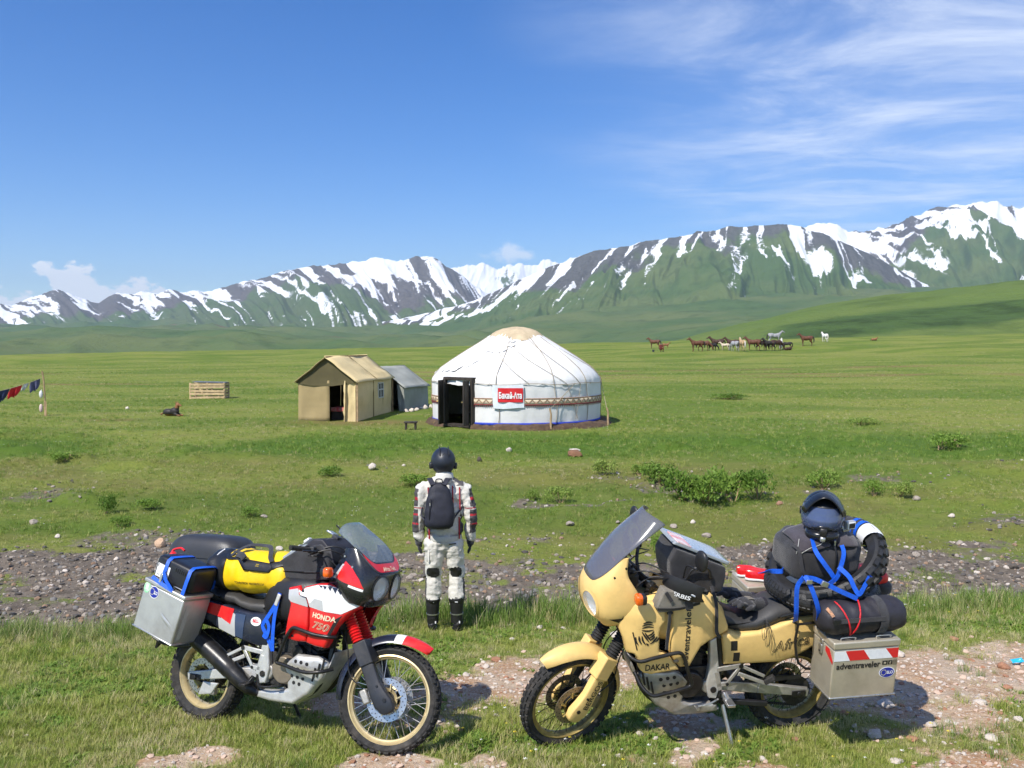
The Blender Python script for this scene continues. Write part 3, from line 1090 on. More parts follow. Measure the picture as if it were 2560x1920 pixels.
    MB().box(bd * 0.6 + up * 0.2, (1.0, 0.5, 0.4)).build('chest', WOOD, root, bevel=0.02)
    return root


yurt = make_yurt()


def make_banner():
    root = empty('banner', (YC[0], YC[1], YZ))
    tag(root, 'red banner with white Cyrillic lettering hung on the yurt wall', 'banner')
    a0, a1 = R(-15.2), R(4.0)
    sheet = mat('banner_sheet', (0.66, 0.70, 0.74), 0.55, var=0.08, vscale=4, bump=0.3, bscale=6)
    redb = mat('banner_red', (0.60, 0.015, 0.02), 0.5, var=0.05, vscale=5)
    bd = MB().loft([[ypt(a0 + (a1 - a0) * t + 0.01 * (1 - s_), 0.66 + 0.76 * s_ - 0.02 * math.sin(t * 5), 0.07 + 0.015 * math.sin(t * 11 + s_ * 4)) for t in np.linspace(0, 1, 18)] for s_ in np.linspace(0, 1, 8)], closed=False, caps=False).build('sheet', sheet, root, ang=80)
    b0, b1 = R(-11.6), R(3.7)
    MB().loft([[ypt(b0 + (b1 - b0) * t, 0.86 + 0.46 * s_, 0.092 + 0.012 * math.sin(t * 11 + s_ * 4)) for t in np.linspace(0, 1, 18)] for s_ in np.linspace(0, 1, 6)], closed=False, caps=False).build('red_field', redb, root, ang=80)
    vs_, fs = text_mesh('Бакай-Ата', 0.27, 0.74, 0, 0.009)
    P = []
    for x, y, _ in vs_:
        P.append(ypt((b0 + b1) / 2 + x / 3.05, 1.085 + y, 0.112))
    MB().add(P, fs).build('lettering', WPRINT, root, smooth=False)
    for s_ in (a0, a1):
        MB().tube([ypt(s_, 1.40, 0.08), ypt(s_ - 0.04, 1.47, 0.05)], 0.006, 5).build('tie', ROPE, root)


make_banner()


def post(u, v, h, lean, lab, r=0.035, rope_to=None):
    p = gpix(u, v)
    root = empty('tether_post', p)
    tag(root, lab, 'post', 'posts round the yurt')
    pts = [V(0, 0, -0.15), V(lean * 0.3, 0, h * 0.4), V(lean * 0.5 + 0.02, 0, h * 0.7), V(lean, 0, h)]
    MB().tube(spline(pts, 3), r, 8, rr=[r * (1.1 - 0.3 * i / 9) for i in range(10)]).build('stake', WOOD, root)
    if rope_to is not None:
        q = np.array(rope_to) - np.array(p)
        MB().tube([V(lean, 0, h * 0.95), q * 0.5 + V(lean * 0.5, 0, h * 0.45), q], 0.010, 5).build('guy_rope', ROPE, root)
    return root


def yw(phi, z):
    return np.array([YC[0], YC[1], YZ]) + ypt(phi, z, 0.04)


post(1378, 1076, 0.72, -0.05, 'short crooked post against the yurt right of the banner', rope_to=yw(R(40), 1.45))
post(1456, 1066, 0.92, 0.03, 'taller crooked post against the right side of the yurt', rope_to=yw(R(56), 1.45))
post(1521, 1064, 0.62, -0.06, 'leaning guy stake standing clear of the yurt on the right', rope_to=yw(R(88), 1.6))
o = empty('fire_bucket', gpix(1027, 1074))
tag(o, 'small dark stool on the bare soil beside the yurt door', 'stool')
MB().box((0, 0, 0.24), (0.42, 0.32, 0.05)).build('seat', WOOD_D, o, bevel=0.01)
for sx in (-1, 1):
    for sy in (-1, 1):
        MB().bar((0.16 * sx, 0.11 * sy, -0.05), (0.15 * sx, 0.10 * sy, 0.22), 0.05, 0.05).build('leg', WOOD_D, o)
o.name = 'stool'


# ---------------------------------------------------------------- tents
def sheet(mb, pts, n=8, sag=0.09, seed=1):
    """a quad of cloth, subdivided and slightly sagging"""
    a, b, c, d = [np.array(p, float) for p in pts]
    nn = np.cross(b - a, d - a)
    nn /= np.linalg.norm(nn)
    rows_ = []
    for i in range(n + 1):
        s_ = i / n
        row = []
        for j in range(n + 1):
            t = j / n
            p = (a * (1 - t) + b * t) * (1 - s_) + (d * (1 - t) + c * t) * s_
            row.append(p + nn * sag * ((float(vn(np.array([t * 4.0 + seed]), np.array([s_ * 4.0 + seed]), seed)[0]) - 0.5) * 1.2) * (1 if 0 < i < n and 0 < j < n else 0.3))
        rows_.append(row)
    mb.loft(rows_, closed=False, caps=False)
    return mb


def tan_tent():
    F1, F2, B2 = V(-7.73, 33.4, 0), V(-5.59, 33.1, 0), V(-4.71, 37.3, 0)
    e1 = (F2 - F1)
    e2 = (B2 - F2)
    zb = min(gz1(*F1[:2]), gz1(*F2[:2]), gz1(*B2[:2])) - 0.03
    o0 = V(F1[0], F1[1], zb)
    W, L = np.linalg.norm(e1), np.linalg.norm(e2)
    ex, ey = e1 / W, e2 / L
    root = empty('canvas_tent', o0)
    root.matrix_world = Matrix(((ex[0], ey[0], 0, o0[0]), (ex[1], ey[1], 0, o0[1]), (0, 0, 1, o0[2]), (0, 0, 0, 1)))
    tag(root, 'tan canvas house tent with a small window, left of the yurt', 'tent')
    h, rd = 1.50, 2.36
    dl, dr = 0.55 * W, 0.80 * W     # doorway
    w = MB()
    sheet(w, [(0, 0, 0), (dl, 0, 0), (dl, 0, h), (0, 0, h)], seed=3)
    fw = w.build('front_wall', TAN_SHADE, root, ang=80)
    m = fw.modifiers.new('t', 'SOLIDIFY')
    m.thickness = 0.02
    w = sheet(MB(), [(dr, 0, 0), (W, 0, 0), (W, 0, h), (dr, 0, h)], seed=5)
    w.build('front_flap', TAN, root, ang=80)
    sheet(MB(), [(dr, -0.02, 0), (dr + 0.05, -0.12, 0), (dr + 0.10, -0.10, h), (dr, -0.02, h)], seed=6).build('door_flap', TAN, root, ang=80)
    # side wall with a window opening
    wy0, wy1, wz0, wz1 = 0.60 * L, 0.74 * L, 0.74, 1.30
    w = MB()
    sheet(w, [(W, 0, 0), (W, wy0, 0), (W, wy0, h), (W, 0, h)], seed=7)
    sheet(w, [(W, wy1, 0), (W, L, 0), (W, L, h), (W, wy1, h)], seed=8)
    sheet(w, [(W, wy0, 0), (W, wy1, 0), (W, wy1, wz0), (W, wy0, wz0)], n=3, seed=9)
    sheet(w, [(W, wy0, wz1), (W, wy1, wz1), (W, wy1, h), (W, wy0, h)], n=3, seed=10)
    w.build('side_wall', TAN, root, ang=80)
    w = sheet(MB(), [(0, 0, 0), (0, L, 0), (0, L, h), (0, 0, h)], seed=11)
    w.build('far_side_wall', TAN_SHADE, root, ang=80)
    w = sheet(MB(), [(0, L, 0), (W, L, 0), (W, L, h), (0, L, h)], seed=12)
    w.build('back_wall', TAN_SHADE, root, ang=80)
    win = MB()
    for a, b in (((wy0, wz0), (wy1, wz0)), ((wy0, wz1), (wy1, wz1)), ((wy0, wz0), (wy0, wz1)), ((wy1, wz0), (wy1, wz1)), (((wy0 + wy1) / 2, wz0), ((wy0 + wy1) / 2, wz1)), ((wy0, 1.05), (wy1, 1.05))):
        win.bar((W + 0.01, a[0], a[1]), (W + 0.01, b[0], b[1]), 0.04, 0.04, up=(1, 0, 0))
    wo = win.build('window', mat('window_white', (0.55, 0.55, 0.52), 0.7), root)
    wm_ = (wy0 + wy1) / 2
    for a0, a1 in ((wy0, wm_), (wm_, wy1)):
        for b0, b1 in ((wz0, 1.05), (1.05, wz1)):
            MB().poly([(W - 0.01, a0, b0), (W - 0.01, a1, b0), (W - 0.01, a1, b1), (W - 0.01, a0, b1)], (0.004, 0, 0)).build('pane', mat('dark_pane', (0.02, 0.025, 0.035), 0.15), wo, smooth=False)
    # gable and roof
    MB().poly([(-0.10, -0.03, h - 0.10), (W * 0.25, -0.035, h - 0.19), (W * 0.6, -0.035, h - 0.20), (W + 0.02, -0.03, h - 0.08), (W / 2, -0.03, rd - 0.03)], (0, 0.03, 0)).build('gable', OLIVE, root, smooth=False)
    MB().poly([(0, L, h), (W, L, h), (W / 2, L, rd)], (0, -0.03, 0)).build('back_gable', TAN_SHADE, root, smooth=False)
    r1 = MB()
    sheet(r1, [(W / 2, -0.16, rd), (W + 0.11, -0.12, h - 0.05), (W + 0.11, L + 0.12, h - 0.05), (W / 2, L + 0.12, rd)], n=10, sag=0.12, seed=15)
    ro = r1.build('roof', TAN, root, ang=80)
    m = ro.modifiers.new('t', 'SOLIDIFY')
    m.thickness = 0.025
    r2 = MB()
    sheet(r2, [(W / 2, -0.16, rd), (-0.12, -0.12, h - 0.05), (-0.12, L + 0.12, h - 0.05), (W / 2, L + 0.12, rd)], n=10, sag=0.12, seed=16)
    ro2 = r2.build('roof', TAN_SHADE, root, ang=80)
    m = ro2.modifiers.new('t', 'SOLIDIFY')
    m.thickness = 0.025
    MB().tube([(W + 0.03, 0.45 * L, 0.02), (W + 0.03, 0.45 * L, h - 0.05)], 0.02, 6).build('seam', TAN_SHADE, root)
    MB().tube([(W / 2 + 0.02, 0.5 * L, rd + 0.02), (W + 0.11, 0.5 * L, h - 0.02)], 0.018, 6).build('seam', TAN_SHADE, root)
    MB().tube([(W / 2, -0.17, rd + 0.01), (W / 2, L + 0.13, rd + 0.01)], 0.03, 6).build('ridge', TAN, root)
    for yy in (0.02, L - 0.02):
        MB().tube([(W + 0.05, yy, -0.1), (W + 0.05, yy, h)], 0.03, 6).build('corner_pole', WOOD, root)
    # a red patterned rug on a bench inside
    MB().box((W * 0.68, 0.9, 0.42), (0.9, 0.8, 0.16)).build('red_bedding', mat('rug_red', (0.55, 0.04, 0.05), 0.9, col2=(0.5, 0.25, 0.2), vscale=12), root, bevel=0.03)
    MB().box((W * 0.68, 0.95, 0.18), (0.9, 0.7, 0.34)).build('bench', WOOD_D, root, bevel=0.01)


tan_tent()


def grey_tent():
    C1, C2 = V(-4.34, 37.4, 0), V(-3.58, 39.6, 0)
    ey = C2 - C1
    L = np.linalg.norm(ey)
    ey /= L
    ex = V(ey[1], -ey[0], 0)      # to the right of the ridge
    W = 2.3
    zb = gz1(C1[0], C1[1]) - 0.06
    root = empty('canvas_tent')
    root.matrix_world = Matrix(((ex[0], ey[0], 0, C1[0]), (ex[1], ey[1], 0, C1[1]), (0, 0, 1, zb), (0, 0, 0, 1)))
    tag(root, 'low grey canvas tent half hidden between the tan tent and the yurt', 'tent')
    h, rd = 1.06, 1.86
    sheet(MB(), [(0, 0, 0), (0, L, 0), (-0.05, L, h), (-0.05, 0, h)], sag=0.06, seed=21).build('side_wall', GREYC, root, ang=80)
    sheet(MB(), [(-W, 0, 0), (-W, L, 0), (-W + 0.05, L, h), (-W + 0.05, 0, h)], sag=0.06, seed=22).build('far_side_wall', GREYC, root, ang=80)
    sheet(MB(), [(-W, L, 0), (0, L, 0), (-0.05, L, h), (-W + 0.05, L, h)], sag=0.04, seed=23).build('back_wall', GREYC, root, ang=80)
    for a, b, c in ((-W / 2, 0.05, 27), (-W / 2, -W - 0.05, 28)):
        o = sheet(MB(), [(a, -0.08, rd), (b, -0.10, h - 0.06), (b, L + 0.1, h - 0.06), (a, L + 0.08, rd)], n=8, sag=0.12, seed=c).build('roof', GREYC, root, ang=80)
        m = o.modifiers.new('t', 'SOLIDIFY')
        m.thickness = 0.02
    MB().poly([(-W, L, h), (0, L, h), (-W / 2, L, rd)], (0, -0.02, 0)).build('back_gable', GREYC, root, smooth=False)
    MB().poly([(-W, 0.0, 0), (-0.55, 0.0, 0), (-0.62, 0.02, h), (-W / 2, 0.02, rd - 0.02), (-W, 0.0, h)], (0, 0.02, 0)).build('front_flap', GREYC, root, smooth=False)
    sheet(MB(), [(-0.25, -0.02, 0), (0, 0, 0), (-0.05, 0, h), (-0.35, -0.02, h + 0.1)], sag=0.08, seed=29).build('front_flap', GREYC, root, ang=80)


grey_tent()


# ---------------------------------------------------------------- stones
def rock_mesh(seed, squash=0.65, n=2, rough=0.28):
    bm = bmesh.new()
    bmesh.ops.create_icosphere(bm, subdivisions=n, radius=1.0)
    rnd = random.Random(seed)
    planes = [(Vector((rnd.uniform(-1, 1), rnd.uniform(-1, 1), rnd.uniform(-1, 1))).normalized(), rnd.uniform(0.55, 0.9)) for _ in range(7)]
    sx, sy = rnd.uniform(0.75, 1.2), rnd.uniform(0.7, 1.1)
    for v in bm.verts:
        for nrm, d in planes:
            k = v.co.dot(nrm) - d
            if k > 0:
                v.co -= nrm * k * 0.85
        v.co *= 1 + rnd.uniform(-rough, rough) * 0.25
        v.co.x *= sx
        v.co.y *= sy
        v.co.z *= squash
    me = bpy.data.meshes.new('stone')
    bm.to_mesh(me)
    bm.free()
    me.shade_smooth()
    me.set_sharp_from_angle(angle=R(38))
    return me


ROCK_MESHES = {}


def stone(u, v, size_px, lab, material=None, group=None, seed=0, squash=0.65, name='stone', cat='stone'):
    """a single stone where the eye meets the ground at column u, row v (its foot)"""
    p = gpix(u, v)
    r = size_px / 2 / FPX * p.y
    key = (seed % 7, round(squash, 2), material.name if material else '')
    if key not in ROCK_MESHES:
        me = rock_mesh(seed % 7 + 5, squash, 3)
        me.materials.append(material or ROCKM)
        ROCK_MESHES[key] = me
    o = bpy.data.objects.new(name, ROCK_MESHES[key])
    COL.objects.link(o)
    o.location = (p.x, p.y, p.z + r * squash * 0.45)
    o.scale = (r, r, r)
    o.rotation_euler = (0.1 * (seed % 3 - 1), 0.08, seed * 1.7)
    tag(o, lab, cat, group)
    return o


ORD = 'first second third fourth fifth sixth seventh eighth ninth tenth eleventh twelfth thirteenth'.split()
SEEN = {}


def which(u, v, s_, colour, place, marks):
    """words that single a stone out: size, colour, and its rank beside the nearest landmark"""
    nm, mu, mv = min(marks, key=lambda m: math.hypot(u - m[1], (v - m[2]) * 1.5))
    side = 'left of' if u < mu else 'right of'
    k = (place, nm, side)
    SEEN[k] = SEEN.get(k, 0) + 1
    return '%s %s stone %s, %s one %s the %s' % ('large' if s_ > 33 else 'small', colour, place, ORD[SEEN[k] - 1], side, nm)


def by_rank(rows_, marks):
    return sorted(rows_, key=lambda r: min(math.hypot(r[0] - m[1], (r[1] - m[2]) * 1.5) for m in marks))


stone(400, 1366, 36, 'rounded tan boulder above the black hard case, at the edge of the stream bed', mat('tan_boulder', (0.50, 0.34, 0.22), 0.9, var=0.12, vscale=5, bump=0.4, bscale=22), seed=1, squash=0.85)
stone(931, 1172, 24, 'pale stone on the far bank left of the rider helmet', ROCK_P, seed=2, squash=0.85)
stone(1010, 1165, 12, 'small pale stone beside the pale stone left of the rider helmet', ROCK_P, seed=4)
stone(1272, 1128, 15, 'small grey stone lying below the yurt banner', ROCK_P, seed=3, squash=0.9)
stone(1198, 1153, 20, 'dark stone right of the rider helmet', mat('dark_stone', (0.07, 0.055, 0.045), 0.9, var=0.2), seed=5, squash=0.8)
stone(1440, 1140, 42, 'broken earthy clod with a pale cap below the right side of the yurt', mat('earth_clod', (0.22, 0.11, 0.06), 0.95, var=0.3, bump=0.6), seed=6, squash=0.55)
stone(1437, 1126, 30, 'flat pale slab lying on the earthy clod', ROCK_P, seed=3, squash=0.25)
stone(1948, 1262, 22, 'reddish angular stone beside the long green bush', mat('red_stone', (0.30, 0.17, 0.11), 0.9, var=0.2, bump=0.4), seed=2)
stone(1733, 1308, 16, 'round pale stone above the yellow motorcycle windscreen', ROCK_P, seed=4, squash=0.85)
stone(2290, 1250, 30, 'broad grey stone on the slope right of the full-face helmet', ROCKM, seed=5, squash=0.5)
stone(318, 1023, 12, 'lone white stone on the pasture between clothesline and crate', ROCK_P, seed=1, squash=0.8)
stone(2532, 1420, 30, 'dark boulder at the right end of the stream bed', mat('dark_stone2', (0.10, 0.085, 0.07), 0.9, var=0.2, bump=0.4), seed=3, squash=0.6)
stone(1010, 1600, 24, 'red-brown brick-like stone at the tip of the red front mudguard', mat('brick_stone', (0.36, 0.17, 0.09), 0.9, var=0.15, bump=0.4), seed=6, squash=0.6)
for i, (u, v, s_) in enumerate(((1016, 1030, 15), (1029, 1029, 17), (1042, 1027, 15), (1052, 1023, 12), (1063, 1022, 20), (1077, 1019, 15), (1084, 1020, 12))):
    stone(u, v, s_, ORD[i] + ' stone from the left along the foot of the grey tent', ROCK_P, 'stones weighing down the grey tent', seed=i, squash=0.75)
# single stones on the track
TR = [(1560, 1592, 90, 0.30), (1240, 1652, 30, 0.5), (1215, 1668, 22, 0.5), (1166, 1690, 26, 0.5), (1280, 1600, 20, 0.5), (1350, 1570, 22, 0.5), (1408, 1572, 16, 0.5), (1275, 1565, 12, 0.6), (2215, 1765, 46, 0.55), (2110, 1785, 34, 0.4), (2245, 1640, 40, 0.5),
      (2385, 1600, 26, 0.5), (2400, 1660, 30, 0.5), (2510, 1670, 38, 0.55), (2450, 1760, 36, 0.5), (2520, 1722, 30, 0.5), (2188, 1840, 44, 0.5), (2280, 1848, 40, 0.25), (2480, 1850, 50, 0.4), (2330, 1815, 34, 0.4), (1990, 1850, 26, 0.4), (1760, 1885, 24, 0.5), (1905, 1900, 30, 0.5),
      (1460, 1790, 22, 0.4), (1600, 1836, 26, 0.4), (1690, 1826, 22, 0.4), (1545, 1700, 22, 0.4), (1240, 1790, 20, 0.4), (1400, 1585, 14, 0.5), (2545, 1800, 30, 0.5), (1660, 1645, 18, 0.4), (1340, 1660, 20, 0.5), (1300, 1712, 18, 0.5), (2240, 1905, 40, 0.3), (2060, 1760, 28, 0.4)]
MK = [('red front wheel', 1000, 1730), ('rider boots', 1110, 1570), ('yellow front wheel', 1410, 1740), ('yellow side stand', 1825, 1870), ('taped pannier', 2130, 1690), ('blue plastic scrap', 2546, 1664), ('crash bars', 1640, 1700)]
for i, (u, v, s_, q) in enumerate(by_rank(TR, MK)):
    stone(u, v, s_, which(u, v, s_, 'pale' if i % 4 else 'reddish', 'on the track', MK), ROCK_P if i % 4 else ROCK_R, 'loose stones on the track', seed=i, squash=q)
rnd = random.Random(4)
SB = []
for i in range(46):
    u, v = rnd.uniform(60, 2540), rnd.choice([rnd.uniform(1375, 1490), rnd.uniform(1290, 1400)])
    SB.append((u, v, rnd.uniform(12, 26)))
MK = [('tan boulder', 400, 1366), ('frame edge', 30, 1430), ('yellow duffel', 610, 1420), ('red windscreen', 900, 1380), ('rider', 1110, 1400), ('yellow windscreen', 1560, 1380), ('resting helmet', 2060, 1300), ('dark boulder', 2532, 1420), ('tank bag', 1760, 1400)]
for i, (u, v, s_) in enumerate(by_rank(SB, MK)):
    stone(u, v, s_, which(u, v, s_ + 10, 'grey' if i % 3 else 'pale', 'in the stream bed', MK), ROCKM if i % 3 else ROCK_P, 'larger stones of the stream bed', seed=i, squash=0.6)
o = empty('plastic_scrap', gpix(2546, 1664))
tag(o, 'bright blue plastic scrap at the right edge of the track', 'litter')
wr = MB()
sheet(wr, [(-0.05, 0, 0.02), (0.06, 0.01, 0.03), (0.05, 0.05, 0.05), (-0.05, 0.05, 0.04)], n=5, sag=0.03, seed=31)
wr.build('film', mat('blue_plastic', (0.02, 0.40, 0.62), 0.35), o)


# ---------------------------------------------------------------- crate, clothesline
def crate():
    p = gpix(518, 997)
    root = empty('wooden_crate', p, (0, 0, R(3)))
    tag(root, 'slatted wooden crate pen standing alone on the pasture', 'crate')
    s_ = p.y / FPX
    W, H, D = 84 * s_, 40 * s_, 0.9
    for i in range(5):
        z = 0.06 + (H - 0.14) * i / 4
        for y, n_ in ((0, 'slat'), (D, 'slat')):
            MB().box((0, y - 0.02, z + (0.02 if i % 2 else 0)), (W, 0.03, 0.10), Matrix.Rotation(R((i % 3 - 1) * 0.8), 3, 'Y')).build(n_, WOOD_L, root)
        for x in (-W / 2, W / 2):
            MB().box((x, D / 2, z), (0.03, D, 0.09)).build('slat', WOOD, root)
    for x in (-W / 2, 0, W / 2):
        for y in (0.02, D - 0.02):
            MB().box((x, y, H / 2), (0.07, 0.05, H)).build('corner_post', WOOD_L, root)
    MB().bar((-W * 0.35, 0.03, 0.1), (0, 0.03, H - 0.1), 0.06, 0.03).build('brace', WOOD_L, root)
    MB().bar((W * 0.35, 0.03, 0.1), (0, 0.03, H - 0.1), 0.06, 0.03).build('brace', WOOD_L, root)
    MB().box((0.05, D / 2, H + 0.02), (W * 0.96, D * 0.9, 0.03), Matrix.Rotation(R(1.5), 3, 'Y')).build('cover_sheet', mat('slate_sheet', (0.14, 0.15, 0.17), 0.6, var=0.2), root)


crate()
POLE = gpix(113, 1040)


def clothesline():
    root = empty('clothesline_pole', POLE)
    tag(root, 'rough wooden clothesline pole with small bags tied to it', 'pole')
    s_ = POLE.y / FPX
    H = 112 * s_
    MB().tube(spline([(0.02, 0, -0.1), (0.0, 0, H * 0.4), (-0.03, 0, H * 0.8), (-0.08, 0, H)], 4), 0.03, 7).build('shaft', WOOD, root)
    MB().tube([(0.03, -0.03, -0.1), (0.02, -0.03, 0.55)], 0.05, 7).build('footing', WOOD, root)
    q = gpix(-330, 1062)
    far = V(q.x, q.y, q.z + H * 0.8) - np.array(POLE)
    line = [V(-0.06, 0, H * 0.86) * (1 - t) + far * t - V(0, 0, 0.9 * 4 * t * (1 - t) * 0.6) for t in np.linspace(0, 1, 24)]
    MB().tube(line, 0.008, 5).build('line', ROPE, root)
    MB().tube(spline([(-0.10, -0.05, 0.95), (-0.09, -0.05, 1.02)], 2), 0.01, 5).ell((-0.11, -0.06, 0.82), (0.07, 0.06, 0.15), 12, 8).build('hanging_bag', mat('bag_white', (0.65, 0.65, 0.65), 0.7), root)
    MB().ell((-0.12, -0.06, 0.30), (0.07, 0.06, 0.16), 12, 8).build('hanging_bag', mat('bag_pink', (0.6, 0.45, 0.42), 0.7), root)
    p2 = empty('clothesline_pole', q)
    tag(p2, 'second clothesline pole beyond the left edge', 'pole')
    MB().tube([(0, 0, -0.1), (0.02, 0, H * 0.9)], 0.035, 7).build('shaft', WOOD, p2)
    return root, line


clp, CLINE = clothesline()


def cloth(t0, t1, drop, col, lab, skew, nm):
    m = mat(nm, col, 0.9, var=0.1, vscale=6)
    root = empty('laundry', POLE)
    tag(root, lab, 'laundry')
    rows_ = []
    for i in range(9):
        s_ = i / 8
        row = []
        for j in range(9):
            t = t0 + (t1 - t0) * j / 8
            k = t * (len(CLINE) - 1)
            a = int(k)
            p = CLINE[a] * (1 - (k - a)) + CLINE[min(a + 1, len(CLINE) - 1)] * (k - a)
            row.append(p + V(-skew * s_, 0.10 * math.sin(j * 1.3 + s_ * 4) * s_, -drop * s_ * (1 - 0.1 * math.sin(j * 2))))
        rows_.append(row)
    MB().loft(rows_, closed=False, caps=False).build('cloth', m, root, ang=80)


cloth(0.015, 0.075, 0.42, (0.10, 0.10, 0.19), 'dark blue-grey garment pegged next to the pole', 0.10, 'cloth_grey')
cloth(0.085, 0.115, 0.28, (0.60, 0.61, 0.63), 'small pale cloth pegged between the dark garment and the red one', 0.16, 'cloth_white')
cloth(0.125, 0.195, 0.42, (0.58, 0.02, 0.03), 'bright red garment blowing on the clothesline', 0.22, 'cloth_red')
cloth(0.20, 0.27, 0.46, (0.035, 0.045, 0.12), 'navy garment blowing at the left edge of the clothesline', 0.25, 'cloth_navy')

# ================================================================ MOTORCYCLES
def frame_matrix(orig, head, lean, pitch):
    a = R(head)
    h, l, z = V(math.cos(a), math.sin(a), 0), V(-math.sin(a), math.cos(a), 0), V(0, 0, 1)
    p = R(pitch)
    h, z = h * math.cos(p) + z * math.sin(p), z * math.cos(p) - h * math.sin(p)
    q = R(lean)
    l, z = l * math.cos(q) - z * math.sin(q), z * math.cos(q) + l * math.sin(q)
    return Matrix(((h[0], l[0], z[0], orig[0]), (h[1], l[1], z[1], orig[1]), (h[2], l[2], z[2], orig[2]), (0, 0, 0, 1)))


BLACK = mat('black_plastic', (0.016, 0.016, 0.018), 0.42, var=0.25, vscale=14, bump=0.12, bscale=260)
BLACK_M = mat('black_metal', (0.018, 0.018, 0.019), 0.35, 0.3, var=0.3, vscale=20, bump=0.06, bscale=120, dirt=(0.09, 0.075, 0.06), dscale=9, damt=0.35)
RUBBER = mat('rubber', (0.022, 0.021, 0.020), 0.85, var=0.35, vscale=25, bump=0.25, bscale=160, dirt=(0.13, 0.105, 0.08), dscale=7, damt=0.40)
RUBBER_N = mat('new_rubber', (0.020, 0.020, 0.021), 0.50, var=0.3, vscale=25, bump=0.2, bscale=160)
GOLD = mat('gold_rim', (0.86, 0.68, 0.36), 0.36, 0.55, var=0.12, vscale=18, dirt=(0.22, 0.17, 0.10), dscale=8, damt=0.25)
GOLD_D = mat('dull_gold_rim', (0.40, 0.29, 0.09), 0.5, 0.45, var=0.2, vscale=18, dirt=(0.12, 0.09, 0.05), dscale=8, damt=0.5)
STEEL = mat('steel', (0.55, 0.55, 0.55), 0.32, 0.9, var=0.1, vscale=22, dirt=(0.25, 0.22, 0.18), dscale=11, damt=0.25)
ALU = mat('cast_aluminium', (0.62, 0.61, 0.58), 0.42, 0.55, var=0.12, vscale=16, bump=0.08, bscale=140, dirt=(0.30, 0.24, 0.17), dscale=7, damt=0.40)
ALU_D = mat('worn_aluminium', (0.44, 0.42, 0.38), 0.45, 0.6, var=0.2, vscale=12, bump=0.1, bscale=90, dirt=(0.24, 0.17, 0.10), dscale=5, damt=0.6)
RED = mat('red_paint', (0.66, 0.012, 0.014), 0.30, 0.0, var=0.06, vscale=9, coat=0.5, dirt=(0.40, 0.12, 0.07), dscale=10, damt=0.18)
WHITE = mat('white_paint', (0.80, 0.80, 0.78), 0.32, var=0.04, vscale=9, coat=0.4, dirt=(0.55, 0.50, 0.42), dscale=9, damt=0.25)
SILVER = mat('silver_paint', (0.50, 0.50, 0.49), 0.38, 0.25, var=0.06, vscale=12)
NAVY = mat('navy_paint', (0.012, 0.016, 0.034), 0.30, var=0.1, vscale=9, coat=0.4, dirt=(0.08, 0.075, 0.07), dscale=7, damt=0.35)
SAND = mat('sand_yellow_paint', (0.79, 0.535, 0.19), 0.48, var=0.05, vscale=7, coat=0.10, dirt=(0.42, 0.27, 0.09), dscale=5, damt=0.35, bump=0.02, bscale=60)
ORANGE = mat('orange_lens', (0.75, 0.12, 0.01), 0.18, var=0.15, vscale=60, coat=0.6)
SEATV = mat('seat_vinyl', (0.035, 0.034, 0.034), 0.50, var=0.25, vscale=10, bump=0.15, bscale=220, dirt=(0.10, 0.09, 0.08), dscale=5, damt=0.4)
INK = mat('black_print', (0.014, 0.012, 0.011), 0.55)
CREAM = mat('cream_print', (0.80, 0.62, 0.42), 0.5)
WPRINT = mat('white_print', (0.82, 0.82, 0.82), 0.5)
RPRINT = mat('red_print', (0.62, 0.02, 0.02), 0.45)
BLUEP = mat('blue_print', (0.012, 0.025, 0.28), 0.4)
REFL = mat('chrome_bowl', (0.90, 0.91, 0.92), 0.30, 0.55, var=0.12, vscale=30, bump=0.5, bscale=60, stretch=(1, 3, 0.3))
BRONZE = mat('bronze_cover', (0.26, 0.21, 0.15), 0.42, 0.55, var=0.12, vscale=20)
DARK = mat('engine_dark', (0.020, 0.020, 0.020), 0.55, 0.2, var=0.4, vscale=18, bump=0.3, bscale=60, dirt=(0.10, 0.08, 0.06), dscale=8, damt=0.5)


def glass_mat(name, tint, opac, rough=0.05):
    m = bpy.data.materials.new(name)
    m.use_nodes = True
    t = NT(m.node_tree)
    b = t.n['Principled BSDF']
    b.inputs['Base Color'].default_value = (*tint, 1)
    b.inputs['Roughness'].default_value = rough
    b.inputs['Coat Weight'].default_value = 0.6
    b.inputs['Coat Roughness'].default_value = 0.03
    co = t.add('ShaderNodeTexCoord').outputs['Object']
    n = t.noise(t.mapping(co, scale=(1, 1, 0.2)), 34, 5, 0.7)
    a = t.math('ADD', opac, t.math('MULTIPLY', t.math('SUBTRACT', n, 0.5), 0.16), clamp=True)
    t.l.new(a, b.inputs['Alpha'])
    return m


SCREEN_CLEAR = glass_mat('smoked_screen', (0.20, 0.24, 0.27), 0.50)
SCREEN_DARK = glass_mat('violet_screen', (0.150, 0.150, 0.175), 0.66, 0.20)
LENS = glass_mat('lamp_glass', (0.78, 0.82, 0.86), 0.34, 0.02)
VISOR = glass_mat('visor_glass', (0.085, 0.115, 0.22), 0.78, 0.035)


